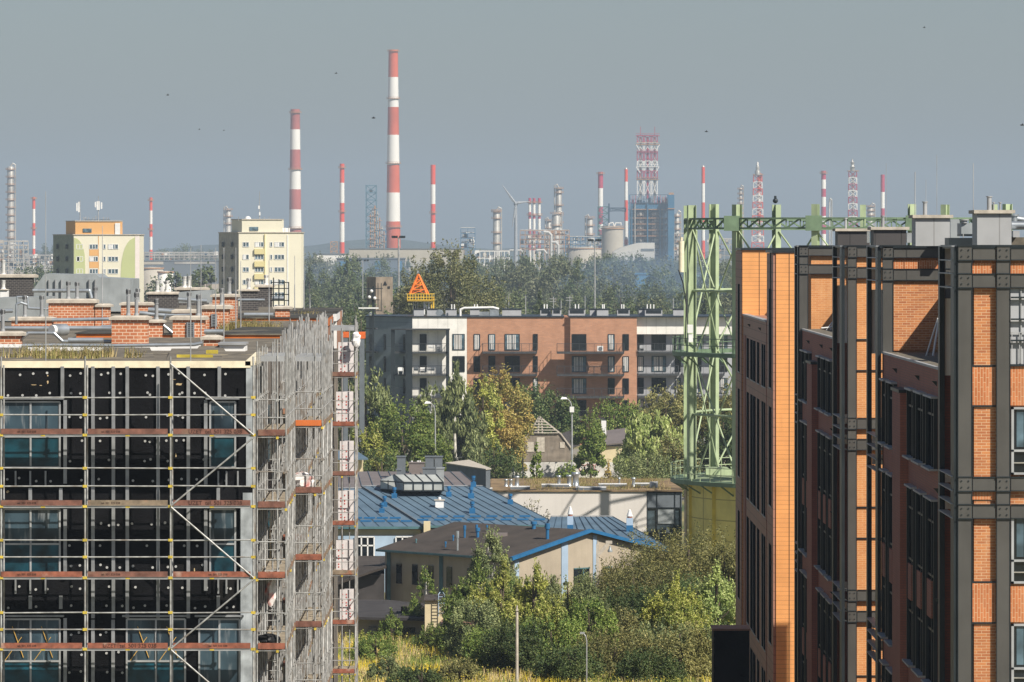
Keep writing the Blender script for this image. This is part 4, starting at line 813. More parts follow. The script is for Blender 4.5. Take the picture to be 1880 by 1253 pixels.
H1 = hall('largest blue roofed hall with blue vents and a glazed skylight on its ridge', [(780, 966, 384), (1028, 965, 384), (886, 893, 400), (664, 893, 400)], [(784, 385), (1022, 385), (884, 399.5), (664, 399.5)], [4.7] * 2 + [7.1] * 2, 13, 8)
H3 = hall('right hand blue roofed hall with two white capped vents beside the white building', [(985, 1011, 367), (1226, 1004, 367), (1125, 949, 386), (1012, 949, 386)], [(990, 368), (1220, 368), (1123, 385), (1014, 385)], [4.1] * 2 + [5.5] * 2, 11, 8)
b = MB(); q = [P(664, 893, 399.9), P(780, 966, 383.8)]; b.bar((q[0][0], q[0][1], q[0][2] - .25), (q[1][0], q[1][1], q[1][2] - .25), .12, .6); b.build('verge_board', m_dgw, H1[0])
b = MB(); b.box(PX(778, 383.5), PX(790, 383.5), 383.3, 384.2, PZ(985, 383.5), PZ(958, 383.5)); b.build('parapet_pier', m_cream, H1[0])
b = MB(); b.box(PX(540, 384), PX(770, 384), 384.3, 384.5, 0, PZ(984, 384.4)); b.build('blue_wall', m_bluewall, H2[0])
for x0, x1 in ((652, 687), (727, 763)):
    b = MB(); d = 384.2; b.box(PX(x0, d), PX(x1, d), d, 384.35, PZ(1025, d), PZ(986, d)); w = b.build('window', m_glass, H2[0]); b = MB()
    for f_ in (0, .33, .66, 1): a = PX(x0 + (x1 - x0) * f_, d); b.box(a - .05, a + .05, d - .06, d, PZ(1025, d), PZ(986, d))
    for y in (986, 1002, 1024): b.box(PX(x0, d), PX(x1, d), d - .06, d, PZ(y, d) - .05, PZ(y, d) + .05)
    b.build('frame', m_white, w)
def on_hall(Hh, px, py):
    T, A, B_, C_, D_, n = Hh; ray = Vector(((px - CX) / F, 1, -(py - HZ) / F)); o = Vector((0, 0, H)); t = (A - o).dot(n) / ray.dot(n); return o + ray * t
def vent(Hh, px, pb, pt, w, mt=m_bright, capm=None):
    p = on_hall(Hh, px, pb); k = p.y / F; h = (pb - pt) * k; w *= k; b = MB(); b.box(p.x - w, p.x + w, p.y - w, p.y + w, p.z - .2, p.z + h * .42); b.tube((p.x, p.y, p.z + h * .4), (p.x, p.y, p.z + h * .78), w * .45, n=10)
    v = b.build('roof_vent', mt, Hh[0]); b = MB(); b.tube((p.x, p.y, p.z + h * .76), (p.x, p.y, p.z + h), w * .8, n=10); b.tube((p.x, p.y, p.z + h * .6), (p.x, p.y, p.z + h * .66), w * .75, n=10); b.build('cap', capm or mt, v)
for a in ((724, 914, 895, 5), (824, 911, 893, 5), (865, 914, 895, 5.5), (867, 942, 921, 5.5), (937, 925, 907, 5), (869, 893, 874, 5)): vent(H1, *a)
for a in ((701, 941, 924, 5), (706, 930, 911, 5)): vent(H2, *a)
p = on_hall(H1, 807, 931); b = MB(); b.box(p.x - .32, p.x + .32, p.y - .3, p.y + .3, p.z - .2, p.z + .5); b.box(p.x - .4, p.x + .4, p.y - .38, p.y + .38, p.z + .5, p.z + .56, 1); b.ball((p.x, p.y, p.z + .62), .14, 0); b.build('roof_vent', [m_white, m_concrete], H1[0])
def cvent(px, pb, pt, w):
    p = on_hall(H3, px, pb); k = p.y / F; h = (pb - pt) * k; w *= k; b = MB(); b.box(p.x - w, p.x + w, p.y - w, p.y + w, p.z - .2, p.z + h * .25, 0); b.box(p.x - w, p.x + w, p.y - w, p.y + w, p.z + h * .25, p.z + h * .6, 1); b.tube((p.x, p.y, p.z + h * .6), (p.x, p.y, p.z + h * .7), w * .8, n=10, mi=2)
    b.tube((p.x, p.y, p.z + h * .68), (p.x, p.y, p.z + h * .92), w, w * .45, 10, 3); b.ball((p.x, p.y, p.z + h * .95), w * .4, 3); b.build('roof_vent', [m_bright, m_bluewall, m_toe3, m_white], H3[0])
cvent(1047, 975, 930, 5.5); cvent(1156, 974, 936, 6)
b = MB(); c = [P(697, 893, 396), P(745, 901, 394), P(814, 901, 394), P(808, 880, 404), P(722, 876, 404)]
d0 = 395.5; x0, xm, x1 = PX(697, d0), PX(741, d0), PX(814, d0); z0, ze, zr = PZ(902, d0), PZ(886, d0), PZ(874, d0)
b.add([(x0, d0 + 2.5, z0), (xm, d0, z0), (x1, d0, z0), (x0, d0 + 2.5, ze), (xm, d0, ze), (x1, d0, ze), (PX(722, d0), d0 + 2.2, zr), (PX(800, d0), d0 + 2.2, zr), (x1, d0 + 4, z0), (x1, d0 + 4, ze), (x0, d0 + 5, z0), (x0, d0 + 5, ze)],
      [(0, 1, 4, 6, 3), (1, 2, 5, 4), (2, 8, 9, 7, 5), (4, 5, 7, 6), (3, 6, 7, 9, 11), (10, 0, 3, 11), (8, 10, 11, 9)]); sk = b.build('skylight', M('skylight_glazing', (.42, .44, .42), .4, var=.2, scale=1), H1[0])
b = MB()
for t in np.linspace(0, 1, 5): xx = xm + (x1 - xm) * t; b.bar((xx, d0 - .03, z0), (xx, d0 - .03, ze), .08); b.bar((xx, d0 - .03, ze), (PX(722 + 78 * t, d0), d0 + 2.15, zr + .02), .07)
for z in (z0 + .03, ze): b.bar((xm, d0 - .04, z), (x1, d0 - .04, z), .1); b.bar((x0, d0 + 2.45, z), (xm, d0 - .03, z), .08)
for t in (.33, .66): b.bar((x0 + (xm - x0) * t, d0 + 2.46 - 2.5 * t, z0), (x0 + (xm - x0) * t, d0 + 2.46 - 2.5 * t, ze + t * .3), .07)
b.build('frame', m_steeld, sk)
# grey roof with plant behind, grey block, white modern hall
GB = thing('workshop', 'grey brown sheet roof with dark ventilation boxes behind the largest blue roof', 'building', (PX(740, 410), 410, 0), 'workshop buildings')
b = MB(); b.box(PX(600, 409), PX(860, 409), 409, 424, 0, 6.5); b.build('wall', m_dgw, GB)
q = [P(600, 896, 408), P(880, 896, 408), P(845, 866, 426), P(600, 866, 426)]; b = MB(); b.slab(*q, .15); rf = b.build('roof', m_greyroof, GB); b = MB()
for i in range(14): t = i / 13; b.bar(Vector(q[0]).lerp(Vector(q[1]), t) + Vector((0, 0, .03)), Vector(q[3]).lerp(Vector(q[2]), t) + Vector((0, 0, .03)), .05)
b.build('seams', m_seam, rf)
for x0, x1, yt, yb, d, mt in ((729, 744, 840, 868, 418, m_dgw), (751, 779, 851, 866, 424, m_greyroof), (781, 796, 840, 864, 419, m_dgw), (798, 812, 840, 864, 420, m_dgw), (776, 799, 861, 875, 416, m_dgw), (801, 815, 861, 877, 416, m_duct2), (728, 736, 864, 873, 415, m_dgw)):
    b = MB(); b.box(PX(x0, d), PX(x1, d), d, d + 1.3, 6.6, PZ(yt, d)); b.box(PX(x0, d) - .06, PX(x1, d) + .06, d - .06, d + 1.36, PZ(yt, d), PZ(yt, d) + .08); b.build('ventilation_box', mt, GB)
for px in (756, 767, 771): b = MB(); b.tube(P(px, 852, 425), P(px, 846, 425), .08); b.build('flue', m_white, GB)
KB = thing('block', 'plain grey flat roofed block between the blue roof and the metal fence', 'building', (PX(850, 428), 428, 0)); b = MB(); b.prism([(PX(816, 428), 440), (PX(892, 428), 428), (PX(900, 428), 429), (PX(860, 440), 446)], 0, PZ(863, 428)); b.build('wall', m_dgw, KB)
b = MB(); b.prism([(PX(813, 428), 440), (PX(892, 428), 427.7), (PX(902, 428), 429), (PX(860, 440), 446.3)], PZ(863, 428), PZ(861, 428)); b.build('roof', m_concrete, KB)
MBd = thing('pavilion', 'long low white rendered building with a glazed dark corner, beside the yellow gasholder base', 'building', (PX(1065, 430), 430, 0))
zt = PZ(903, 430); zt_p = zt
b = MB(); b.box(PX(905, 430), PX(1187, 430), 430, 452, 0, zt); b.build('wall', m_wwall, MBd)
b = MB(); b.box(PX(1187, 430) + .01, PX(1252, 430), 430.1, 452, PZ(932, 430), zt - .1); b.build('dark_panel', m_dgw, MBd)
b = MB(); b.box(PX(1187, 430) + .01, PX(1252, 430), 430.2, 452, 0, PZ(932, 430)); gl = b.build('glazing', glass('tinted_glass', (.035, .05, .06), .1, .3), MBd); b = MB()
for px in (1188, 1206, 1239, 1250): b.box(PX(px, 430) - .04, PX(px, 430) + .04, 430.05, 430.2, 0, zt - .1)
for y in (933, 980): b.box(PX(1187, 430), PX(1252, 430), 430.04, 430.2, PZ(y, 430) - .04, PZ(y, 430) + .04)
b.build('frame', m_steeld, gl)
b = MB(); b.box(PX(1208, 430), PX(1238, 430), 430.12, 430.19, PZ(962, 430), PZ(935, 430)); b.build('blind', m_duct2, gl)
b = MB(); b.box(PX(1209, 430), PX(1233, 430), 430.0, 430.1, PZ(978, 430) - .05, PZ(978, 430)); b.box(PX(1210, 430), PX(1211, 430), 430, 430.1, PZ(986, 430), PZ(978, 430)); b.box(PX(1231, 430), PX(1232, 430), 430, 430.1, PZ(986, 430), PZ(978, 430)); b.box(PX(1223, 430), PX(1229, 430), 430, 430.1, PZ(977, 430), PZ(970, 430)); b.build('desk', m_white, MBd)
b = MB(); b.box(PX(900, 430), PX(1254, 430), 429.85, 452.2, zt, zt + .09); b.box(PX(880, 440), PX(905, 430), 438, 452, zt - .3, zt + .05, 0); b.build('roof', [M('roof_sedum', (.25, .17, .09), .95, var=.5, scale=.8, alt=(.14, .15, .05))], MBd)
for px, yb, w in ((865, 0, 0), (895, 902, 9), (955, 899, 18), (1020, 895, 26), (1085, 900, 28), (1125, 894, 26), (1182, 893, 18)):
    if w: d = F * (H - zt - .1) / (yb - HZ); b = MB(); b.box(PX(px - w, d), PX(px + w, d), d, d + .8, zt + .09, zt + .3); b.box(PX(px - w, d), PX(px + w, d), d + .02, d + .9, zt + .3, zt + .36, 1); b.build('roof_kerb', [m_dgw, m_white], MBd)
def drum(px, yb, yt, r, T=MBd, z=None):
    d = F * (H - zt - .1) / (yb - HZ); k = d / F; b = MB(); h = (yb - yt) * k; b.lathe((PX(px, d), d, zt + .09), [(r * k * 1.4, 0), (r * k * .95, .12), (r * k * .9, h * .75), (r * k * 1.25, h * .82), (r * k * 1.25, h), (.01, h)], 16); b.build('roof_vent', m_duct, T)
for a in ((929, 893, 880, 3), (938, 893, 880, 3), (949, 893, 874, 4), (1026, 892, 873, 3.5), (1045, 893, 872, 4.5), (1057, 893, 867, 6), (1137, 892, 877, 2), (1163, 893, 877, 3)): drum(*a)
b = MB(); b.box(PX(1193, 435), PX(1208, 435), 435, 435.4, zt + .1, zt + .6); b.box(PX(1196, 435), PX(1205, 435), 434.97, 435, zt + .18, zt + .52, 1); b.build('condenser', [m_white, m_duct2], MBd)
# walls, fences, derelict barn, small house
m_graf = M('white_boundary_wall', (.62, .60, .56), .85, var=.25, scale=1.5, alt=(.45, .43, .42))
T = thing('boundary_wall', 'low whitewashed boundary wall with faint scribbles in front of the derelict barn', 'wall', (PX(1080, 575), 575, 0)); b = MB(); b.box(PX(900, 575), PX(1330, 575), 575, 575.25, 0, PZ(849, 575)); b.build('wall_panel', m_graf, T)
b = MB(); r_ = random.Random(5)
for px in (1068, 1078, 1088, 1096): 
    pts = [P(px + 5 * math.cos(a) * (1 + .3 * math.sin(2 * a)), 860 + 7 * math.sin(a), 574.96) for a in np.linspace(.4, 5.6, 12)]; b.pipe([tuple(p) for p in pts], .04, 5)
b.build('scribble', M('faded_pink_paint', (.5, .22, .2), .8), T)
T = thing('metal_fence', 'light grey corrugated metal fence behind the grey block', 'fence', (PX(890, 560), 560, 0)); b = MB()
for i in range(56): x = PX(848 + i * 1.5, 560); b.box(x, x + .06, 560 - .03, 560 + .02, .3, PZ(846 + (i // 16), 560)); b.box(x, x + .095, 560.02, 560.05, .3, PZ(846.5 + (i // 16), 560))
b.build('panel', M('weathered_zinc', (.36, .38, .40), .5, .3, var=.25, scale=.7), T)
D = 585.0; T = thing('derelict_barn', 'derelict timber barn with bare rafters at its gable top, among the trees', 'barn', (PX(990, D), D, 0))
m_wood = M('weathered_planks', (.24, .20, .16), .9, var=.4, scale=1.2, alt=(.34, .30, .26), streak=.5)
def gab(pts, d, t, mat, name, mi=0): return slabpx(name, pts, d, t, mat, T)
gab([(934, 848), (950, 820), (972, 797), (1028, 797), (1047, 822), (1048, 848)], D, .2, m_wood, 'plank_gable')
gab([(936, 848.3), (1048, 848.3), (1048, 885), (936, 885)], D + .05, 8, m_cream, 'wall')
b = MB()
for a, c in (((990, 765), (972, 797)), ((990, 765), (1030, 797)), ((972, 797), (918, 852)), ((1030, 797), (1050, 824)), ((994, 766), (996, 797)), ((990, 765), (988, 797))): b.bar(P(*a, D - .1), P(*c, D - .1), .16)
for i in range(6): y = 770 + i * 5; f_ = (y - 765) / 32; b.bar(P(990 - 18 * f_, y, D - .2), P(990 + 38 * f_, y, D - .2), .1)
b.build('rafters', m_concrete, T)
b = MB(); b.slab(P(972, 797, D), P(918, 852, D), (PX(918, D) + 1, D + 9, P(918, 852, D)[2]), (PX(972, D) + 1, D + 9, P(972, 797, D)[2]), .1); b.slab(P(1050, 824, D), P(1030, 797, D), (PX(1030, D) + 1, D + 9, P(1030, 797, D)[2]), (PX(1050, D) + 1, D + 9, P(1050, 824, D)[2]), .1); b.build('roof', m_dkfelt, T)
for x0, y0, x1, y1 in ((1028, 812, 1037, 823), (967, 812, 980, 830), (985, 803, 1000, 830)): b = MB(); b.box(PX(x0, D), PX(x1, D), D - .06, D - .01, PZ(y1, D), PZ(y0, D)); b.build('board', m_concrete, T)
T = thing('cottage', 'small grey roofed cottage with a white chimney, half hidden by the pale willow', 'house', (PX(1115, 590), 590, 0)); b = MB(); b.box(PX(1098, 590), PX(1165, 590), 590.5, 596, 0, 2.9); b.build('wall', m_cream, T)
b = MB(); b.slab(P(1096, 818, 590), P(1168, 810, 590), P(1150, 786, 597), P(1102, 792, 597), .15); rf = b.build('roof', m_greyroof, T); b = MB(); b.box(PX(1104, 593), PX(1113, 593), 593, 593.6, PZ(800, 593), PZ(773, 593)); b.build('chimney', m_white, rf)
T = thing('cottage', 'cream walled cottage corner with a slate roof, beside the farthest scaffold tower', 'house', (PX(650, 480), 480, 0)); b = MB(); b.box(PX(600, 480), PX(664, 480), 480, 486, 0, PZ(841, 480)); b.build('wall', m_cream, T); b = MB(); b.slab(P(600, 842, 479), P(676, 842, 479), P(655, 828, 486), P(600, 828, 486), .15); b.build('roof', m_blueroof, T)
# lamp posts and posts
def street_lamp(label, x, yt, yb, hx, d, w=2.2, group='street lamps'):
    T = thing('street_lamp', label, 'street lamp', (PX(x, d), d, PZ(yb, d)), group); k = d / F; ya = yt + 18; b = MB(); b.tube(P(x, yb, d), P(x, ya, d), w * k * 1.2, w * k * .8); b.pipe([P(x, ya, d), P(x - (x - hx) * .15, yt + 8, d), P(x - (x - hx) * .4, yt + 3, d), P(hx + 5, yt + 1, d)], w * k * .55, 6); b.build('pole', m_galvd, T)
    b = MB(); s_ = 1 if x > hx else -1; c = P(hx, yt + 2, d); b.add([(c[0] - 5 * k, c[1] - .12, c[2] - .02), (c[0] + 7 * k, c[1] - .12, c[2]), (c[0] + 7 * k, c[1] + .12, c[2]), (c[0] - 5 * k, c[1] + .12, c[2] - .02), (c[0] - 2 * k, c[1], c[2] + 4 * k), (c[0] + 6 * k, c[1], c[2] + 3 * k)], [(3, 2, 1, 0), (0, 1, 5, 4), (2, 3, 4, 5), (1, 2, 5), (3, 0, 4)]); b.build('lamp_head', m_white, T); return T
street_lamp('curved street lamp in front of the weeping birch', 799, 739, 920, 784, 500, 1.5)
street_lamp('curved street lamp with a pale box, right of the derelict barn', 1050, 731, 905, 1034, 520, 1.7)
b = MB(); b.box(PX(1046, 519.8), PX(1054, 519.8), 519.5, 519.9, PZ(757, 520), PZ(747, 520)); tag(b.build('sign_box', m_white), 'small pale box fixed high on the street lamp beside the barn', 'sign')
T = thing('street_lamp', 'slim dark street lamp rising from the bushes at the bottom', 'street lamp', (PX(1077, 300), 300, 0), 'street lamps'); b = MB(); b.pipe([P(1077, 1265, 300), P(1077, 1178, 300), P(1075, 1168, 300), P(1071, 1164, 300)], .045, 6); b.build('pole', m_galvd, T); b = MB(); c = P(1069, 1163, 300); b.box(c[0] - .14, c[0] + .14, 299.8, 300.2, c[2] - .04, c[2] + .06); b.build('lamp_head', m_galvd, T)
b = MB(); b.tube(P(949, 1265, 300), P(949, 1124, 300), .1, .085, 8); b.tube(P(949, 1124, 300), P(949, 1112, 300), .06, .05, 8); b.box(PX(947, 300), PX(952, 300), 299.9, 300.1, PZ(1122, 300), PZ(1119, 300)); tag(b.build('concrete_post', m_concrete), 'straight pale concrete post in front of the yellow green trees', 'post')
d = 345.0; T = thing('lamp_bracket_post', 'concrete pillar with slanting arm and hanging lamp in front of the beige gable', 'lamp post', (PX(1097, d), d, 0)); b = MB(); b.box(PX(1094.5, d), PX(1099.5, d), d, d + .3, 0, PZ(1000, d)); b.bar(P(1097, 1020, d + .1), P(1117, 998, d + .1), .22); b.bar(P(1112, 996, d + .1), P(1124, 996, d + .1), .2); b.tube(P(1097, 1002, d + .1), P(1097, 993, d + .1), .06); b.build('pillar', m_concrete, T)
b = MB(); c = P(1120, 1014, d + .1); b.lathe(c, [(.16, 0), (.17, .1), (.08, .25), (.06, .4)], 10); b.build('lamp_shade', m_duct2, T)
for px, yt, yb, d in ((942, 858, 905, 480), (960, 840, 880, 530), (934, 812, 872, 560), (1098, 812, 870, 560), (1061, 1155, 1253, 320)):
    if px < 1061: b = MB(); b.tube(P(px, yb + 25, d), P(px, yt, d), .07); tag(b.build('wire_post', m_steeld), {942: 'thin dark post with a hanging lamp in front of the metal fence', 960: 'thin dark post left of the sapling', 934: 'thin grey post at the left eave of the barn', 1098: 'thin grey post left of the cottage'}[px], 'post', 'thin posts')

# ---------------------------------------------------------------- apartment house with balconies
AD = 670.0; az_ = lambda y: PZ(y, AD); axx = lambda p: PX(p, AD)
AB = thing('apartment_building', 'five storey apartment house of grey, white and brick sections with dark balconies', 'building', (axx(950), AD, 0))
m_abrick = brick('apartment_brick', (.50, .245, .14), (.41, .20, .115), (.38, .24, .17), .5, .16, .02); m_awhite = panel('white_cladding', (.80, .78, .73), 1.3, 30, (.5, .49, .46), .03); m_agrey = panel('blue_grey_cladding', (.20, .245, .28), .9, 3.2, (.11, .13, .15), .03)
m_pale = M('pale_grey_render', (.38, .39, .41), .8, var=.1)
zt = az_(583)
b = MB(); b.prism([(axx(757), AD), (PX(672, 675.5), 675.5), (PX(676, 690), 690), (axx(757), 690)], 0, zt); b.build('grey_wall', m_agrey, AB)
b = MB(); b.box(axx(757) + .01, axx(857), AD + .01, 690, 0, zt - .005); b.build('white_wall', m_awhite, AB)
b = MB(); b.box(axx(857) + .01, axx(1036), AD + .02, 690, 0, zt); b.prism([(axx(1047), AD - .8), (axx(1169), AD - .8), (axx(1169), 690), (axx(1036), 690), (axx(1036), AD + .02)], 0, zt + .02); b.build('brick_wall', m_abrick, AB)
b = MB(); b.box(axx(1169) + .01, axx(1420), AD + .05, 690, az_(614), zt - .01); b.build('white_wall', m_awhite, AB)
b = MB(); b.box(axx(1169) + .01, axx(1420), AD + 1.2, 690, 0, az_(614) - .01); b.build('grey_wall', m_pale, AB)
b = MB(); b.prism([(axx(757), AD - .15), (PX(670, 675.5), 675.3), (PX(674, 690), 690), (axx(757), 690)], zt, zt + .12); b.box(axx(757), axx(1036), AD - .15, 690, zt, zt + .12); b.box(axx(1045), axx(1422), AD - .95, 690, zt + .02, zt + .14); b.build('roof', m_steeld, AB)
def awin(x0, x1, y0, y1, d=AD, curt=False):
    b = MB(); b.box(axx(x0), axx(x1), d - .03, d + .1, az_(y1), az_(y0)); w = b.build('window', m_glass if not curt else m_glass2, AB); b = MB(); t = .06
    for a in (axx(x0), axx(x1)) + ((axx((x0 + x1) / 2),) if x1 - x0 > 16 else ()): b.box(a - t / 2, a + t / 2, d - .06, d - .031, az_(y1), az_(y0))
    for z in (az_(y0), az_(y1)): b.box(axx(x0), axx(x1), d - .065, d - .032, z - t / 2, z + t / 2)
    b.build('frame', m_steeld, w)
    if curt: b = MB(); X0 = axx(x0 + (x1 - x0) * .15); X1 = axx(x0 + (x1 - x0) * .7); [b.box(q, q + .12, d - .05, d - .034, az_(y1) + .1, az_(y0) - .1) for q in np.arange(X0, X1, .2)]; b.build('curtain', m_wwall, w)
fl = [(614, 643), (654.5, 683), (695, 723), (735, 763), (775, 803)]
for k, (y0, y1) in enumerate(fl):
    for x0, x1 in ((870, 881), (897, 909), (927, 954), (979, 987)): awin(x0, x1, y0, y1, curt=(int(x0) + k) % 3 == 0)
    for x0, x1 in ((1050, 1076), (1116, 1128), (1143, 1154)): awin(x0, x1, y0, y1, AD - .8, curt=(k == 1 or (int(x0) + k) % 4 == 0))
    for x0, x1 in ((1171, 1182), (1197, 1223), (1240, 1250), (1262, 1288), (1310, 1336)): awin(x0, x1, y0, y1, AD + 1.2, curt=(int(x0) + k) % 2 == 0)
    for x0, x1 in ((771, 783),): awin(x0, x1, y0, y1)
    if k < 2: awin(831, 853, y0, y1, curt=(k == 0))
    for x0, x1 in ((678, 684), (704.5, 709.5), (740, 744)):
        t = (757 - (x0 + x1) / 2) / 85; d = AD + 5.5 * t - .1; b = MB(); b.box(PX(x0, d), PX(x1, d), d - .05, d + .4, PZ(y1, d), PZ(y0, d)); b.build('window', m_glass, AB)
def balcony(x0, x1, yd, d0, d1, rails=True, slant=None):
    z = az_(yd); b = MB(); X0, X1 = axx(x0), axx(x1); pl = [(X0, d0), (X1, d0), (X1, d1), (X0 + (slant or 0), d1)]; b.prism(pl, z - .22, z); bl = b.build('balcony', m_rail, AB)
    b = MB(); n = max(2, int((X1 - X0) / .9))
    for h in (1.1, .1): b.bar((X0, d0 + .04, z + h), (X1, d0 + .04, z + h), .05); b.bar((X1 - .03, d0, z + h), (X1 - .03, d1, z + h), .05); b.bar((X0 + .03, d0, z + h), (X0 + .03, d1, z + h), .05)
    for i in range(n + 1): xx = X0 + (X1 - X0) * i / n; b.bar((xx, d0 + .04, z), (xx, d0 + .04, z + 1.1), .05)
    for i in range(int((X1 - X0) / .14)): xx = X0 + i * .14; b.bar((xx, d0 + .04, z), (xx, d0 + .04, z + 1.1), .012)
    for q in np.linspace(d0, d1, 5): b.bar((X1 - .03, q, z), (X1 - .03, q, z + 1.1), .04); b.bar((X0 + .03, q, z), (X0 + .03, q, z + 1.1), .04)
    b.build('railing', m_rail, bl)
for yd in (646, 687, 727.5, 768):
    balcony(886, 986, yd, AD - 2.2, AD + .01); balcony(1022, 1145, yd, AD - 3.0, AD - .81); balcony(1171, 1246, yd, AD - .3, AD + 1.19); balcony(1252, 1330, yd, AD - .3, AD + 1.19)
    balcony(721, 745, yd, AD - .6, AD + 1.2); balcony(756, 822, yd, AD - 1.5, AD); 
    t = 672; b = MB(); z = az_(yd); b.prism([(axx(670), 672.5), (axx(690), 671.5), (axx(692), 674.2), (axx(674), 675)], z - .2, z); b.bar((axx(670), 672.5, z + 1.1), (axx(690), 671.5, z + 1.1), .05); [b.bar((axx(x), 672.5 - (x - 670) * .05, z), (axx(x), 672.5 - (x - 670) * .05, z + 1.1), .04) for x in (670, 677, 684, 690)]; b.build('balcony', m_rail, AB)
for x0, x1, d in ((718, 725, AD - .7), (745, 757, AD - 1.5), (819, 825, AD - 1.5)): b = MB(); b.box(axx(x0), axx(x1), d, d + .5, 0, az_(606)); b.build('pillar', m_steeld, AB)
b = MB(); b.prism([(axx(718), AD - .8), (axx(745), AD - 1.6), (axx(826), AD - 1.6), (axx(826), AD - .02), (axx(760), AD - .02)], az_(606), az_(603.5)); b.build('canopy', m_rail, AB)
b = MB(); b.bar((axx(672), 674, az_(604)), (axx(691), 671.5, az_(604)), .3, .2); b.build('canopy', m_rail, AB)
b = MB()
for i in range(16):
    for s_ in (0, 1): x0 = 1078 + i * 1.7; b.bar((axx(x0), AD - 2.9, az_(687)), (axx(x0 + (8 if s_ else -8)), AD - 2.9, az_(663)), .05) if 1077 < x0 + (8 if s_ else -8) < 1105 else 0
b.build('trellis', m_abrick, AB)
b = MB(); b.box(axx(1096), axx(1107), AD - 2.0, AD - 1.6, az_(645), az_(635)); b.tube((axx(1102), AD - 2.05, az_(640)), (axx(1102), AD - 2.0, az_(640)), .26, n=12, mi=1); tag(b.build('air_conditioner', [m_white, m_dgw]), 'white air conditioning unit standing on a top brick balcony', 'air conditioner')
r_ = random.Random(9)
for k, (x, yd, w) in enumerate(((792, 646, 12), (806, 646, 8), (764, 687, 9), (776, 687, 9), (788, 687, 8), (795, 687, 7), (736, 687, 10), (1178, 646, 8))):
    z = az_(yd); c = axx(x); b = MB(); hw = w / 2 / 14
    for q in (-1, 1): b.bar((c + q * hw * .8, AD - 1.3, z), (c + q * hw, AD - 1.3, z + .8), .05); b.bar((c + q * hw * .8, AD - 1.0, z), (c + q * hw, AD - 1.0, z + .45), .05)
    b.box(c - hw, c + hw, AD - 1.3, AD - 1.0, z + .42, z + .48); b.box(c - hw, c + hw, AD - 1.05, AD - 1.0, z + .5, z + .9)
    tag(b.build('balcony_chair', [m_white, m_galvd, m_dgw][k % 3]), ['pale reclining chair on the top white balcony', 'small chair at the right end of the top white balcony', 'grey chair at the left of the second white balcony', 'second chair from the left on the second white balcony', 'third chair from the left on the second white balcony', 'rightmost chair on the second white balcony', 'chair behind the grey corner balcony rail', 'dark lounger on the top grey balcony beside the brick section'][k], 'chair', 'chairs on the balconies')
for k, (x0, x1) in enumerate(((760, 778), (784, 803), (818, 838), (863, 880), (922, 957), (992, 1011), (1014, 1030), (1044, 1074), (1083, 1095), (1096, 1117), (1133, 1156), (1173, 1186), (1184, 1216), (1236, 1262))):
    d = 676 + (k % 3); b = MB(); b.box(PX(x0, d), PX(x1, d), d, d + 2, zt, PZ(568.5, d)); b.box(PX(x0 - .7, d), PX(x1 + .7, d), d - .1, d + 2.1, PZ(568.5, d), PZ(567, d), 1)
    if k in (5, 6, 7, 10, 12): b.box(PX(x0 + 2, d), PX(x1 - 2, d), d - .03, d, PZ(576, d), PZ(570, d), 1)
    s_ = b.build('roof_shaft', [m_pale, m_steeld], AB)
    for f_ in ((829, 834), (871, 876), (), (), (), (999, 1004), (), (1056, 1062), (), (1106, 1109), (1141, 1145), (), (1188, 1194, 1200), ())[k % 14]: b = MB(); b.tube(P(f_, 568, d + 1), P(f_, 559, d + 1), .09); b.build('flue', m_white, s_)
b = MB(); b.pipe([P(845, 582, 675), P(845, 569, 675), P(852, 566, 675), P(905, 565, 675), P(916, 568, 675)], .16, 8); b.build('roof_duct', m_white, AB)
b = MB(); b.box(PX(880, 677), PX(898, 677), 677, 679, zt, PZ(573, 677)); b.box(PX(899, 677), PX(916, 677), 677, 679, zt, PZ(569, 677)); b.tube(P(806, 575, 674), P(808, 575, 675), .45, n=12); b.build('roof_unit', m_duct, AB)
T = thing('beacon_frame', 'orange lattice pyramid on a yellow railed platform above the apartment roof', 'crane top', (PX(773, 690), 690, 0)); d = 690
m_or = M('orange_steel', (.80, .20, .03), .5); m_ye = M('yellow_steel', (.75, .48, .05), .5)
b = MB(); base = [(752, 541, d - 1.5), (783, 541, d - 1.5), (787, 541, d + 1.5), (757, 541, d + 1.5)]; ap = P(768, 504, d)
for q in base:
    b.bar(P(*q), ap, .2)
for f_ in (.25, .5, .72): pts = [Vector(P(*q)).lerp(Vector(ap), f_) for q in base]; [b.bar(pts[i], pts[(i + 1) % 4], .12) for i in range(4)]; p2 = [Vector(P(*q)).lerp(Vector(ap), f_ - .25) for q in base]; [b.bar(p2[i], pts[(i + 1) % 4], .1) for i in range(4)]
b.build('lattice', m_or, T); b = MB(); b.tube(P(769, 530, d), P(769, 513, d), .35, .15, 8); b.build('mast_core', m_ye, T)
b = MB(); 
for yy in (540, 546, 551):
    for a, c in (((748, yy, d - 2), (797, yy, d - 2)), ((748, yy, d + 2), (797, yy, d + 2)), ((748, yy, d - 2), (748, yy, d + 2)), ((797, yy, d - 2), (797, yy, d + 2))): b.bar(P(*a), P(*c), .1)
for x in range(748, 798, 5): b.bar(P(x, 540, d - 2), P(x, 551, d - 2), .09)
b.box(PX(748, d), PX(797, d), d - 2, d + 2, PZ(553, d), PZ(551, d)); b.bar(P(796, 545, d), P(796, 583, d), .2); b.bar(P(792, 552, d), P(792, 583, d), .12); b.build('platform', m_ye, T)
b = MB(); 
for x in (759, 763, 767): b.bar(P(x, 553, d), P(x, 600, d), .1)
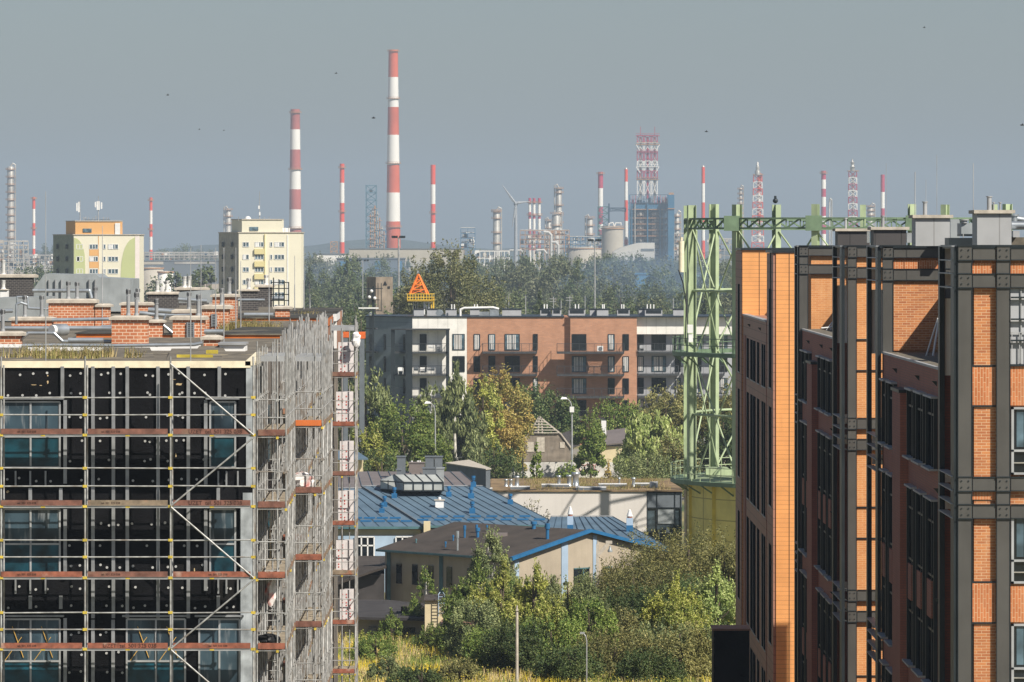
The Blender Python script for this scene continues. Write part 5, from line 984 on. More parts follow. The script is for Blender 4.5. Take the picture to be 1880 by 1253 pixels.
b.bar(P(779, 553, d - 1), P(779, 600, d - 1), .2); b.bar(P(787, 553, d - 1), P(787, 600, d - 1), .2); b.bar(P(779, 556, d - 1), P(787, 575, d - 1), .15); b.bar(P(779, 556, d - 1), P(787, 556, d - 1), .15); b.build('support', m_white, T)
# other masts and roof antennas near the apartment
def flood(label, x, yt, yb, d, w): 
    T = thing('floodlight_mast', label, 'floodlight mast', (PX(x, d), d, 0), 'floodlight masts'); k = d / F; b = MB(); b.tube((PX(x, d), d, 0), P(x, yt, d), w * k * 1.3, w * k * .7, 8); b.bar(P(x - 12, yt, d), P(x + 12, yt, d), .12); b.build('mast', m_galvd, T)
    for q in (-10, -5, 4, 9): b = MB(); c = P(x + q, yt - 1, d); b.box(c[0] - .28, c[0] + .28, d - .2, d + .2, c[2] - .1, c[2] + .25); b.build('floodlight', m_steeld, T)
flood('tall floodlight mast in front of the biggest red and white chimney', 732, 437, 600, 850, 2.2); flood('tall floodlight mast in front of the refinery tanks', 1092, 443, 600, 880, 1.6)
flood('short floodlight mast far off near the factory hall', 666, 480, 520, 1300, 1.0)
T = thing('antenna_mast', 'dark lattice antenna mast beside the grey apartment corner', 'antenna', (PX(685, 640), 640, 0)); d = 640; b = MB(); b.bar((PX(685, d), d, 0), P(685, 526, d), .25)
for y, w in ((530, 18), (551, 12), (571, 16)): b.bar(P(685 - w, y, d), P(685 + w, y, d), .1)
for x in (670, 676, 694, 700): b.bar(P(x, 520, d), P(x, 572, d), .09)
b.build('mast', m_steeld, T)
for x, y in ((682, 535), (678, 546), (688, 548), (680, 577)): b = MB(); b.ball(P(x, y, d - .3), .22); b.build('insulator', m_white, T)
b = MB(); b.bar(P(658, 566, 639), P(695, 566, 639), .16); b.build('cross_arm', m_white, T)
T = thing('guard_tower', 'square brown concrete tower with dark openings left of the big round tree', 'tower', (PX(695, 900), 900, 0)); d = 900; b = MB(); b.prism([(PX(672, d), d + 3), (PX(690, d), d), (PX(720, d), d), (PX(720, d), d + 5), (PX(672, d), d + 5)], 0, PZ(509, d)); b.build('wall', M('stained_concrete', (.32, .26, .20), .9, var=.4, scale=.5, streak=.4), T); b = MB(); b.add([P(703, 524, d - .1), P(711, 524, d - .1), P(707, 516, d - .1)], [(0, 1, 2)]); b.box(PX(712, d), PX(716, d), d - .1, d, PZ(530, d), PZ(526, d)); b.build('opening', m_blk, T)
m_truck = M('orange_tarp', (.72, .14, .02), .6)
for k, (x0, x1, y0, y1) in enumerate(((626, 640, 610, 620), (658, 670, 610, 622))): b = MB(); d = 520; b.box(PX(x0, d), PX(x1, d), d, d + 2, PZ(y1, d), PZ(y0, d)); b.box(PX(x0, d) + .1, PX(x1, d) - .1, d + .05, d + 1.95, 0, PZ(y1, d), 1); tag(b.build('orange_cabin', [m_truck, m_dgw]), ['orange cabin top seen through the farthest scaffold tower', 'orange cabin top just left of the grey apartment corner'][k], 'cabin', 'orange cabins behind the scaffold')

for k, (px, yt, d) in enumerate(((965, 543, 830), (1016, 545, 830), (1030, 552, 860), (1046, 543, 830), (1074, 543, 880), (929, 545, 860), (934, 540, 900), (1236, 548, 850), (867, 545, 880))):
    T = thing('utility_pole', ['pale pole', 'pole with short cross arms', 'low pole', 'pole with two arms', 'slim pole', 'short lamp pole', 'thin pole', 'isolated pole', 'thin pole'][k] + ' above the apartment roof ' + ['left of the centre shafts', 'over the widest shaft', 'right of the cross armed one', 'behind the brick corner', 'left of the tall floodlight mast', 'below the silver column', 'beside the lamp pole', 'near the gasholder', 'at the right edge of the big round tree'][k], 'pole', (PX(px, d), d, 0), 'poles beyond the apartment roof')
    b = MB(); b.tube((PX(px, d), d, 0), P(px, yt, d), .13, .08, 6); b.build('pole', m_galvd, T)
    if k in (1, 3): b = MB(); [b.bar(P(px - 7, y, d), P(px + 5, y, d), .1) for y in (yt + 4, yt + 9)]; b.build('cross_arm', m_galvd, T)
rt = random.Random(8); tag(tufts([(rt.uniform(1, 13), rt.uniform(430.6, 451), zt_p + .09, 14, .7) for _ in range(230)], .34, 5).build('weeds', [bpy.data.materials['weed_green'], bpy.data.materials['weed_straw']]), kind='stuff')
# ---------------------------------------------------------------- trees
L_mid = leafmat('leaves_mid_green', (.09, .15, .03), (.18, .25, .05), (.36, .40, .11), .35)
L_willow = leafmat('leaves_pale_willow', (.22, .30, .08), (.36, .42, .13), (.55, .58, .26), .4)
L_yel = leafmat('leaves_yellow_green', (.15, .20, .04), (.33, .35, .06), (.62, .58, .20), .5)
L_aut = leafmat('leaves_autumn', (.42, .30, .08), (.22, .25, .07), (.55, .40, .14), .22)
L_olive = leafmat('leaves_olive', (.10, .115, .04), (.19, .18, .06), (.38, .34, .13), .4)
L_dark = leafmat('leaves_dark_green', (.05, .09, .03), (.09, .13, .04), (.18, .20, .07), .3)
L_far = leafmat('leaves_distant', (0.075, 0.112, 0.044), (0.125, 0.150, 0.062), (0.175, 0.188, 0.088), .12, .2)
L_grey = leafmat('leaves_grey_green', (.10, .135, .055), (.18, .21, .085), (.38, .41, .18), .5)
m_bark = M('bark', (.12, .09, .065), .9, var=.4, scale=3); m_birch = M('birch_bark', (.55, .53, .48), .8, var=.5, scale=3)
def leafmesh(name, pts, nrm, size, mat, rs, droop=0.0):
    n = len(pts); t = rs.normal(size=(n, 3)); t[:, 2] -= droop * 3; t -= nrm * (t * nrm).sum(1, keepdims=True) * (1 - min(droop, .8)); t /= np.linalg.norm(t, axis=1, keepdims=True) + 1e-9
    s = np.cross(nrm, t); s /= np.linalg.norm(s, axis=1, keepdims=True) + 1e-9; k = size * rs.uniform(.6, 1.3, (n, 1)); L = k * (1 + droop * 1.6)
    v = np.empty((n, 4, 3)); v[:, 0] = pts - t * L * .5; v[:, 1] = pts + s * k * .32; v[:, 2] = pts + t * L * .5; v[:, 3] = pts - s * k * .32
    me = bpy.data.meshes.new(name); me.vertices.add(n * 4); me.vertices.foreach_set('co', v.ravel()); me.loops.add(n * 4); me.loops.foreach_set('vertex_index', np.arange(n * 4, dtype=np.int32))
    me.polygons.add(n); me.polygons.foreach_set('loop_start', np.arange(0, n * 4, 4, dtype=np.int32)); me.polygons.foreach_set('loop_total', np.full(n, 4, dtype=np.int32)); me.materials.append(mat); me.update(); me.validate(); return me
def crown_pts(rs, n, w, z0, z1, shape, gaps=.3, nb=26):
    """leaf positions on irregular clumps filling an uneven crown; shape: r(t) profile over height"""
    cl = []
    nb = int(nb * 2.2)
    for i in range(nb):
        t = rs.uniform(.03, .98); r = shape(t) * w / 2; a = rs.uniform(0, 6.283); q = r * (rs.uniform(.2, 1.0) ** .5); br = max(.10 * w / 2, r * rs.uniform(.14, .32)) * (1 if t < .85 else .6)
        cl.append((q * math.cos(a), q * math.sin(a), z0 + t * (z1 - z0), br, br * rs.uniform(.7, 1.3)))
    cl = np.array(cl); wgt = cl[:, 3] ** 2; wgt /= wgt.sum(); idx = rs.choice(nb, n, p=wgt); c = cl[idx]
    dr = rs.normal(size=(n, 3)); dr /= np.linalg.norm(dr, axis=1, keepdims=True); rad = rs.uniform(.45, 1.12, (n, 1)) ** .6
    rad *= 1 + .18 * np.sin(dr[:, :1] * 7 + idx[:, None]) * np.cos(dr[:, 2:] * 6 + idx[:, None] * 1.7)
    p = c[:, :3] + dr * rad * c[:, [3, 3, 4]]; nr = dr * .8 + rs.normal(size=(n, 3)) * .75 + np.array([0, 0, .15]); nr /= np.linalg.norm(nr, axis=1, keepdims=True)
    m_ = rs.rand(n) < .2; sd_ = rs.rand(m_.sum(), 1) ** .8; k_ = np.floor(rs.rand(m_.sum()) * 5)[:, None]; up = np.stack([np.sin(k_[:, 0] * 2.1 + idx[m_]) * .35, np.cos(k_[:, 0] * 2.1 + idx[m_]) * .35, np.ones(m_.sum())], 1)
    p[m_] = c[m_][:, :3] + up * sd_ * (c[m_][:, [3]] * 1.1 + .1 * w) + rs.normal(size=(m_.sum(), 3)) * c[m_][:, [3]] * .10
    keep = p[:, 2] > z0 * .4 + .05; return p[keep], nr[keep], cl
SH = {'round': lambda t: math.sin(math.pi * min(1, t * .82 + .14)) ** .6, 'cone': lambda t: (1 - t) ** .75 * min(1, t * 6 + .3), 'poplar': lambda t: min(1, t * 5 + .35) * (1 - t ** 3) ** .8, 'bush': lambda t: (1 - t * t) ** .5, 'flame': lambda t: math.sin(math.pi * min(1, t * .9 + .22)) ** .9 * (1 - .25 * t)}
def tree(label, px, top, base_z, wpx, d, mat, shape='round', n=14000, leaf=.2, bark=None, droop=0., seed=1, name='tree', low=.12, nb=26, group=None, cat='tree'):
    rs = np.random.RandomState(seed); k = d / F; h = (PZ(top, d) - base_z) * 1.03; w = wpx * k * 1.22; X = PX(px, d); n = int(n * (2.2 if d < 360 else 1.35)); leaf = leaf * (.72 if d < 360 else .92); w *= 1.15 if d < 360 else 1
    T = thing(name, label, cat, (X, d, base_z), group); p, nr, cl = crown_pts(rs, n, w, h * low, h * .96, SH[shape], nb=nb)
    me = leafmesh('crown', p, nr, leaf, mat, rs, droop); o = bpy.data.objects.new('crown', me); COL.objects.link(o); o.parent = T; o.location = (0, 0, 0)
    b = MB(); r = max(.05, w * .035); lean = rs.uniform(-.03, .03) * h; b.tube((X, d, base_z), (X + lean, d, base_z + h * .45), r, r * .65, 8); b.tube((X + lean, d, base_z + h * .44), (X + lean * 1.4, d, base_z + h * .85), r * .65, r * .2, 7)
    for c in cl[:9]: z = base_z + h * rs.uniform(.18, .5); b.tube((X + lean * .8, d, z), (X + c[0] * .9, d + c[1] * .9, base_z + c[2]), r * .4, r * .1, 5)
    b.build('trunk', bark or m_bark, T); return T
# near cluster, right of the centre
A_ = tree
A_('slender birch with pale green leaves in front of the brown roofed workshop', 902, 978, 0, 120, 333, L_grey, 'cone', 15000, .15, m_birch, .35, 11, 'birch_tree')
A_('tall narrow leafy top of the birch clump at the workshop wall', 878, 1030, 0, 95, 328, L_mid, 'flame', 11000, .15, m_birch, .3, 12, 'birch_tree')
A_('small thin birch beside the white lean-to', 779, 1040, 0, 60, 338, L_mid, 'cone', 4500, .14, m_birch, .2, 13, 'birch_tree', nb=18)
A_('bright yellow green willow left of the concrete post', 925, 1030, 0, 105, 322, L_yel, 'flame', 15000, .15, None, .4, 14, 'willow_tree')
A_('bright yellow green willow right of the concrete post', 985, 1038, 0, 105, 320, L_yel, 'flame', 15000, .15, None, .4, 15, 'willow_tree')
A_('grey green willow under the beige gable windows', 1048, 1050, 0, 100, 322, L_grey, 'round', 15000, .15, None, .3, 16, 'willow_tree')
A_('mid green willow at the bottom between post and slim lamp', 1015, 1140, 0, 110, 310, L_mid, 'bush', 14000, .15, None, .3, 17, 'willow_tree')
A_('dark green bush at the bottom left of the concrete post', 900, 1160, 0, 90, 312, L_mid, 'bush', 11000, .15, None, .1, 18, 'bush', cat='bush')
A_('broad olive tree with fine leaves in front of the yellow gasholder base', 1262, 990, 0, 175, 352, L_olive, 'round', 24000, .16, None, .1, 19, nb=36)
A_('dark leafy tree right of the beige gable', 1165, 1035, 0, 120, 345, L_olive, 'round', 16000, .16, None, .0, 20)
A_('dark glossy tree low between the gable and the yellow tipped tree', 1165, 1085, 0, 110, 332, L_dark, 'round', 13000, .16, None, .0, 21)
A_('yellow tipped poplar sapling leaning before the olive tree', 1243, 1055, 0, 95, 325, L_yel, 'flame', 12000, .15, None, .1, 22, 'poplar_tree')
A_('pale green feathery tree against the orange block', 1318, 1035, 0, 95, 328, L_willow, 'flame', 13000, .15, None, .2, 23)
A_('shaded dark tree behind the pale feathery tree', 1290, 1060, 0, 100, 342, L_dark, 'round', 10000, .16, None, .0, 24)
A_('olive green bush at the bottom right of the slim lamp', 1130, 1165, 0, 120, 308, L_olive, 'bush', 15000, .15, None, .1, 25, 'bush', cat='bush')
A_('yellow flecked bush at the bottom beside the black annex', 1245, 1150, 0, 110, 305, L_olive, 'bush', 15000, .15, None, .1, 26, 'bush', cat='bush')
A_('low dark bush at the bottom edge left of the slim lamp', 1050, 1190, 0, 90, 303, L_dark, 'bush', 9000, .15, None, .1, 27, 'bush', cat='bush')
A_('grey green bush against the black annex', 1300, 1150, 0, 80, 306, L_grey, 'bush', 9000, .15, None, .1, 28, 'bush', cat='bush')
A_('dark bush at the bottom edge between the two yellow bushes', 1190, 1200, 0, 90, 302, L_dark, 'bush', 9000, .15, None, .1, 29, 'bush', cat='bush')
for i, (x, y, w, d, mt, lb) in enumerate(((690, 1165, 60, 318, L_mid, 'leafy green bush in the dry field next to the scaffold'), (708, 1205, 46, 304, L_grey, 'grey green bush low in the dry field'), (742, 1230, 50, 298, L_dark, 'dark small leaved bush at the bottom of the field'), (775, 1228, 56, 297, L_dark, 'widest dark bush at the bottom of the field'), (718, 1120, 36, 334, L_mid, 'thin green sapling in front of the low shed'), (800, 1150, 60, 326, L_mid, 'green bush below the white lean-to'), (845, 1165, 60, 322, L_mid, 'rounded bush left of the willow clump'), (845, 1215, 60, 302, L_olive, 'brownish bush at the bottom right of the field'), (665, 1160, 30, 325, L_yel, 'small yellowish bush touching the scaffold foot'))):
    A_(lb, x, y, 0, w, d, mt, 'bush' if w > 40 else 'flame', 5000, .13, None, .1, 40 + i, 'bush', nb=16, cat='bush')
for i, (x, y, w, d, mt, sh, lb) in enumerate(((955, 1062, 90, 330, L_mid, 'round', 'green tree filling the gap behind the concrete post'), (1020, 1068, 95, 326, L_yel, 'round', 'round yellow green crown right of the two bright willows'), (1085, 1100, 70, 316, L_mid, 'round', 'green crown just right of the slim dark lamp'), (870, 1100, 70, 318, L_grey, 'round', 'grey green crown left of the bright willows'), (960, 1145, 90, 309, L_dark, 'round', 'broad crown low behind the concrete post'), (1220, 1150, 90, 314, L_grey, 'round', 'grey green crown between the yellow bush and the slim lamp'), (1130, 1120, 80, 322, L_olive, 'round', 'olive crown in shade below the beige gable corner'), (1335, 1000, 70, 345, L_olive, 'round', 'olive tree edge touching the orange block'), (1195, 1022, 90, 350, L_olive, 'round', 'leafy olive crown at the foot of the right hand blue roof'))):
    A_(lb, x, y, 0, w, d, mt, sh, 11000, .15, None, .15, 120 + i)
# middle distance
A_('weeping willow rising behind the farthest scaffold tower', 672, 672, 0, 100, 545, L_grey, 'round', 16000, .26, None, .7, 50, 'willow_tree', nb=34)
A_('broad green maple left of the curved street lamp', 742, 738, 0, 132, 505, L_mid, 'round', 20000, .26, None, 0, 51, 'maple_tree', low=.05, nb=40)
A_('small yellowish maple between scaffold and broad maple', 675, 768, 0, 60, 500, L_yel, 'round', 9000, .25, None, 0, 52, 'maple_tree', low=.05)
A_('low green tree at the foot of the broad maple', 800, 795, 0, 60, 498, L_mid, 'round', 7000, .25, None, 0, 53, low=.05)
A_('tall dark weeping birch right of the street lamp', 838, 660, 0, 100, 535, L_grey, 'flame', 24000, .24, m_birch, .9, 54, 'birch_tree', low=.04, nb=44)
A_('lower weeping branches birch in front of the grey balconies', 800, 705, 0, 70, 545, L_grey, 'round', 11000, .24, m_birch, .7, 55, 'birch_tree')
A_('large orange and yellow autumn tree left of the barn', 915, 672, 0, 96, 560, L_aut, 'round', 24000, .26, None, 0, 56, low=.05, nb=44)
A_('yellow green tree between the weeping birch and the autumn tree', 880, 690, 0, 80, 552, L_yel, 'round', 13000, .26, None, 0, 57, low=.05)
A_('dark tree in shade between the autumn tree and barn gable', 985, 705, 0, 90, 625, L_dark, 'round', 12000, .28, None, 0, 58)
A_('dark rounded tree behind the barn roof', 1015, 720, 0, 80, 618, L_dark, 'round', 10000, .28, None, 0, 59)
A_('green tree right of the barn behind the lamp post', 1085, 760, 0, 52, 570, L_mid, 'round', 11000, .26, None, 0, 60, low=.05)
A_('dense green tree in front of the lowest brick balcony', 1125, 738, 0, 95, 620, L_mid, 'round', 12000, .28, None, 0, 61)
A_('pale yellow green willow right of the cottage', 1192, 762, 0, 92, 545, L_willow, 'round', 24000, .26, None, .75, 62, 'willow_tree', low=.05, nb=44)
A_('brown tinted tree behind the pale willow', 1228, 706, 0, 95, 600, L_olive, 'round', 16000, .27, None, 0, 63)
A_('olive tree seen through the gasholder frame', 1310, 700, 0, 110, 600, L_olive, 'round', 15000, .27, None, 0, 64)
A_('dark green tree low behind the gasholder frame', 1325, 760, 0, 90, 570, L_dark, 'round', 11000, .27, None, 0, 65)
A_('grey twiggy bush under the pale willow', 1185, 830, 0, 120, 520, L_grey, 'bush', 9000, .2, None, 0, 66, 'bush', cat='bush')
A_('grey leaved thicket tree right of the pale willow', 1235, 800, 0, 80, 525, L_olive, 'round', 9000, .24, None, 0, 67, low=.03)
A_('thin leaved sapling in front of the derelict barn', 985, 812, 0, 46, 462, L_mid, 'cone', 7000, .2, None, 0, 68, 'sapling', low=.04, nb=30, cat='tree')
A_('reddish berried shrub in front of the boundary wall', 1117, 846, 0, 58, 462, L_aut, 'flame', 6000, .2, None, 0, 69, 'shrub', low=.03, cat='shrub')
A_('bare thin twiggy tree in front of the white building', 981, 915, 0, 46, 425, L_olive, 'round', 500, .16, None, 0, 70, 'sapling', low=.5)
A_('low green bush behind the white building roof', 1042, 848, 0, 60, 480, L_mid, 'bush', 5000, .22, None, 0, 71, 'bush', cat='bush')
A_('low grey bush at the roof edge of the white building', 1075, 868, 0, 40, 465, L_grey, 'bush', 3500, .2, None, 0, 72, 'bush', cat='bush')
A_('dark undergrowth bush at the foot of the autumn tree', 905, 815, 0, 90, 545, L_dark, 'bush', 7000, .25, None, 0, 73, 'bush', cat='bush')
A_('dark undergrowth bush at the foot of the maple', 700, 820, 0, 90, 485, L_dark, 'bush', 7000, .22, None, 0, 74, 'bush', cat='bush')
A_('very large round dense tree beyond the apartment roof', 830, 455, 0, 158, 840, leafmat('leaves_round_tree', (.10, .12, .045), (.19, .19, .075), (.30, .29, .14), .2), 'round', 46000, .40, None, 0, 75, low=.1, nb=60)
A_('dark tree left of the big round tree', 725, 520, 0, 70, 985, L_dark, 'round', 10000, .42, None, 0, 76)
A_('green tree behind the antenna mast', 655, 560, 0, 70, 800, L_dark, 'round', 9000, .36, None, 0, 77)
A_('brownish thicket tree behind the roof edge of the scaffolded building', 600, 560, 0, 80, 800, L_olive, 'round', 9000, .36, None, 0, 78)
# far wood: prototypes copied
protos = []
for i, (sh, wm, hm, mt) in enumerate((('round', 13, 17, L_far), ('flame', 11, 19, L_far), ('poplar', 6, 24, L_far), ('round', 15, 15, leafmat('leaves_distant_grey', (.10, .12, .06), (.15, .15, .08), (.18, .18, .1), .12, .2)))):
    rs = np.random.RandomState(90 + i); p, nr, cl = crown_pts(rs, 5200, wm, hm * .1, hm * .97, SH[sh], nb=24); me = leafmesh('crown', p, nr, .62, mt, rs)
    b = MB(); b.tube((0, 0, 0), (0, 0, hm * .7), .35, .1, 6); [b.tube((0, 0, hm * .3), (c[0] * .8, c[1] * .8, c[2]), .14, .05, 5) for c in cl[:5]]; tr = b.build('trunk', m_bark); tm = tr.data; bpy.data.objects.remove(tr); protos.append((me, tm, hm, wm))
def far_tree(px, d, k, h, label, group, wscale=1.0):
    me, tm, hm, wm = protos[k]; T = thing('tree' if k != 2 else 'poplar_tree', label, 'tree', (PX(px, d), d, 0), group); s_ = h / hm
    T.scale = (s_ * wscale, s_ * wscale, s_); T.rotation_euler = (0, 0, rf_.uniform(0, 6.28))
    for nm, mm in (('crown', me), ('trunk', tm)): o = bpy.data.objects.new(nm, mm); COL.objects.link(o); o.parent = T
rf_ = random.Random(21)
ROW = ('nearest row', 'second row', 'third row', 'fourth row', 'fifth row', 'sixth row', 'seventh row', 'farthest row')
LM = [(605, 'right of the cream tower block'), (655, 'below the thin chimney left of the tallest one'), (700, 'below the pale blue lattice tower'), (740, 'below the tallest chimney'), (800, 'behind the big round tree'), (860, 'below the small dark blue frame'), (905, 'below the wide crowned silver column'), (945, 'below the wind turbine'), (985, 'below the three short stacks'), (1030, 'below the tallest silver column'), (1075, 'below the squat silver column'), (1110, 'below the crimson topped chimney'), (1150, 'below the slim pointed chimney'), (1190, 'below the red and white derrick'), (1235, 'below the blue stair tower'), (1280, 'at the left posts of the gasholder'), (1325, 'inside the gasholder frame'), (1365, 'beside the orange block')]
def lab_(x, i): return 'tree in the wood, %s, %s' % (ROW[i], min(LM, key=lambda q: abs(q[0] - x))[1])
for st_i, (d, st) in enumerate(((860, 0), (1010, 3), (1180, 1), (1400, 5), (1650, 2), (1950, 4), (2350, 1), (2850, 3))):
    step = 10.5 * F / d * (1 if d < 1500 else 1.15); x = 560 + st * 4
    while x < 1370:
        if not (690 < x < 930 and d < 2100): far_tree(x + rf_.uniform(-8, 8), d * rf_.uniform(.96, 1.05), rf_.choice((0, 0, 1, 3)), (rf_.uniform(13, 17.5) if d < 1500 else rf_.uniform(18, 23.5)), lab_(x, st_i), 'trees of the wood before the refinery')
        x += step * rf_.uniform(.7, 1.2)
for pi_, (x, y) in enumerate(((935, 465), (967, 458), (1035, 470), (1062, 462), (1082, 470), (1098, 468), (1118, 455), (1132, 470), (1140, 462), (1158, 470), (1172, 455), (1183, 462))): d = 1900 + rf_.uniform(-100, 200); far_tree(x, d, 2, PZ(y, d), 'dark poplar above the wood, %s of twelve counted from the left' % ('first', 'second', 'third', 'fourth', 'fifth', 'sixth', 'seventh', 'eighth', 'ninth', 'tenth', 'eleventh', 'last')[pi_], 'poplars above the wood')
for x, y, d, ws, lb in ((319, 487, 1500, 1.6, 'single dark poplar between the two tower blocks'), (352, 492, 1480, 1.3, 'shorter poplar beside the poplar pair left of the cream tower'), (368, 481, 1500, 1.4, 'middle poplar left of the cream tower block'), (380, 475, 1520, 1.6, 'tallest poplar left of the cream tower block')): far_tree(x, d, 2, PZ(y, d), lb, None, ws)
for x, y, d, lb in ((60, 482, 1900, 'grey green tree left of the orange topped tower block'), (82, 490, 1800, 'tree tucked against the orange topped tower block'), (268, 505, 1500, 'low hazy tree right of the orange topped tower block'), (340, 446, 4800, 'large round tree on the skyline between the tower blocks'), (300, 455, 4900, 'low round tree on the skyline between the tower blocks'), (90, 446, 4800, 'round tree on the skyline left of the orange topped tower'), (375, 456, 5000, 'skyline tree just left of the cream tower')): far_tree(x, d, 0, max(PZ(y, d), 6), lb, None, 1.3)
# dry grass and golden rod in the field, uncountable
def field():
    rs = np.random.RandomState(4); n = 52000; y = rs.uniform(286, 352, n); xp = rs.uniform(600, 1370, n); x = (xp - CX) / F * y; h = rs.uniform(.25, .8, n); a = rs.uniform(0, 3.14, n); w = .035
    cl = np.sin(x * 1.3 + np.sin(y * .35) * 2) + np.sin(y * .42 + x * .5) + rs.normal(size=n) * .5
    v = np.empty((n, 3, 3)); v[:, 0] = np.stack([x - np.cos(a) * w, y - np.sin(a) * w, np.zeros(n)], 1); v[:, 1] = np.stack([x + np.cos(a) * w, y + np.sin(a) * w, np.zeros(n)], 1); v[:, 2] = np.stack([x + rs.normal(size=n) * .12, y + rs.normal(size=n) * .12, h], 1)
    me = bpy.data.meshes.new('grass'); me.vertices.add(n * 3); me.vertices.foreach_set('co', v.ravel()); me.loops.add(n * 3); me.loops.foreach_set('vertex_index', np.arange(n * 3, dtype=np.int32)); me.polygons.add(n)
    me.polygons.foreach_set('loop_start', np.arange(0, n * 3, 3, dtype=np.int32)); me.polygons.foreach_set('loop_total', np.full(n, 3, dtype=np.int32))
    for m in (M('dry_grass', (.62, .48, .24), .9, var=.2), M('green_weeds', (.20, .25, .05), .9, var=.3), M('golden_rod', (.72, .56, .03), .8, var=.2)): me.materials.append(m)
    me.polygons.foreach_set('material_index', np.where(cl > .9, 2, np.where(cl > -.2, 0, 1)).astype(np.int32)); me.update(); o = bpy.data.objects.new('grass', me); COL.objects.link(o); tag(o, kind='stuff')
    pts = []; nr = []
    sel = rs.rand(n) < .25; c = np.stack([x, y, h * .9], 1)[sel]; idx = rs.choice(len(c), 26000); p = c[idx] + rs.normal(size=(26000, 3)) * .12; p[:, 2] = np.abs(p[:, 2]); q = rs.normal(size=(26000, 3)) + (0, -.3, .8); q /= np.linalg.norm(q, axis=1, keepdims=True)
    me = leafmesh('undergrowth', p, q, .11, leafmat('undergrowth_leaves', (.20, .22, .04), (.40, .34, .06), (.5, .42, .1), .6), rs); o = bpy.data.objects.new('undergrowth', me); COL.objects.link(o); tag(o, kind='stuff')
field()

# ---------------------------------------------------------------- tower blocks
m_cr = M('cream_tower_paint', (.74, .70, .56), .8, var=.05, scale=.2); m_tor = M('orange_tower_paint', (.72, .40, .15), .8, var=.05, scale=.2); m_tgr = M('green_tower_paint', (.48, .52, .26), .8, var=.06, scale=.2); m_yel2 = M('yellow_tower_paint', (.66, .58, .30), .8, var=.05)
m_pk = M('pinkish_white_paint', (.78, .70, .66), .8, var=.05)
def tower(label, d, xs, x0, x1, ytop, rows, cols, side_dy, extras, pent, penm, sidem, frontm, pitch):
    T = thing('tower_block', label, 'building', (PX(x0, d), d, 0), 'concrete tower blocks'); Z = PZ(ytop, d); xa = PX(xs, d + side_dy)
    b = MB(); b.prism([(xa, d + side_dy), (PX(x0, d), d), (PX(x1, d), d), (PX(x1, d), d + side_dy)], 0, Z); b.build('wall', frontm, T)
    b = MB(); b.prism([(xa - .05, d + side_dy), (PX(x0, d) - .06, d - .02), (PX(x0, d) - .01, d - .02), (xa, d + side_dy)], 0, Z - .02); b.build('side_wall', sidem, T)  # sidem is a darkened paint, the shade of this side put into its colour
    b = MB(); b.prism([(xa - .2, d + side_dy), (PX(x0, d) - .2, d - .2), (PX(x1, d) + .2, d - .2), (PX(x1, d) + .2, d + side_dy)], Z, Z + .2); b.build('roof', m_concrete, T)
    for r in range(rows):
        y = ytop + 17 + r * pitch
        for c0, c1, red in cols:
            b = MB(); b.box(PX(c0, d), PX(c1, d), d - .04, d + .1, PZ(y + 8.6, d), PZ(y, d)); w = b.build('window', m_glass2, T); b = MB(); nn = max(1, round((c1 - c0) / 6))
            for q in range(nn + 1): xx = PX(c0 + (c1 - c0) * q / nn, d); b.box(xx - .07, xx + .07, d - .09, d - .03, PZ(y + 8.6, d), PZ(y, d))
            for yy in (y, y + 8.6): b.box(PX(c0, d), PX(c1, d), d - .09, d - .03, PZ(yy, d) - .06, PZ(yy, d) + .06)
            if (r * 7 + int(c0)) % 3 == 0: b.box(PX(c0 + 1, d), PX((c0 + c1) / 2, d), d - .06, d - .035, PZ(y + 8, d), PZ(y + .5, d))
            b.build('frame', m_white, w)
        for t in (.25, .7): X0 = xa + (PX(x0, d) - xa) * t; yy = d + side_dy * (1 - t); b = MB(); b.box(X0 - .45, X0 - .1, yy - .9, yy + .9, PZ(y + 8.6, d), PZ(y, d)); b.build('window', m_glass, T)
    for pts, mt, pr in extras: slabpx('colour_panel', pts, d - pr, pr - .005, mt, T)
    (p0, p1, p2, py) = pent; b = MB(); b.prism([(PX(p0, d + 6), d + 6), (PX(p1, d), d + .5), (PX(p2, d), d + .5), (PX(p2, d), d + 8), (PX(p0, d + 6), d + 8)], Z, PZ(py, d)); b.build('penthouse', penm, T)
    b = MB(); b.box(PX(p1 + 14, d), PX(p1 + 30, d), d + .35, d + .52, PZ(py + 20, d), PZ(py + 13, d)); b.build('window', m_glass2, T); b = MB(); b.prism([(PX(p0 - .5, d + 6), d + 6), (PX(p1 - .5, d), d + .3), (PX(p2 + .5, d), d + .3), (PX(p2 + .5, d), d + 8)], PZ(py, d), PZ(py, d) + .2); b.build('roof', m_concrete, T); return T
def curve(pts): return pts
gL = [(136, 437)] + [(136 + 20 * math.sin(t), 437 + (1 - math.cos(t)) * 40) for t in np.linspace(0, 1.57, 8)] + [(157, 530), (136, 530)]
gR = [(248, 436)] + [(248 - 24 * math.sin(t) - 2, 438 + (1 - math.cos(t)) * 62) for t in np.linspace(.1, 1.57, 8)] + [(220, 560), (248, 560)]
TW = tower('orange topped tower block with pale green curves painted on its cream front', 1170, 98, 135.5, 256, 432, 8, ((140.5, 152, 0), (164.5, 180, 0), (190, 194, 0), (198.5, 217, 0)), 14,
      [(gL[::-1], m_tgr, .06), (gR, m_tgr, .06)] + [([(164, 458 + i * 22.5), (180, 458 + i * 22.5), (180, 470 + i * 22.5), (164, 470 + i * 22.5)][::-1], m_tor, .05) for i in range(4)] + [([(248, 434), (256, 434), (256, 600), (248, 600)][::-1], m_pk, .08), ([(180.5, 434), (181.6, 434), (181.6, 600), (180.5, 600)][::-1], m_tor, .09)], (121, 138, 220, 407), m_tor, M('khaki_shaded_side', (.30, .32, .24), .8), m_cr, 22.6)
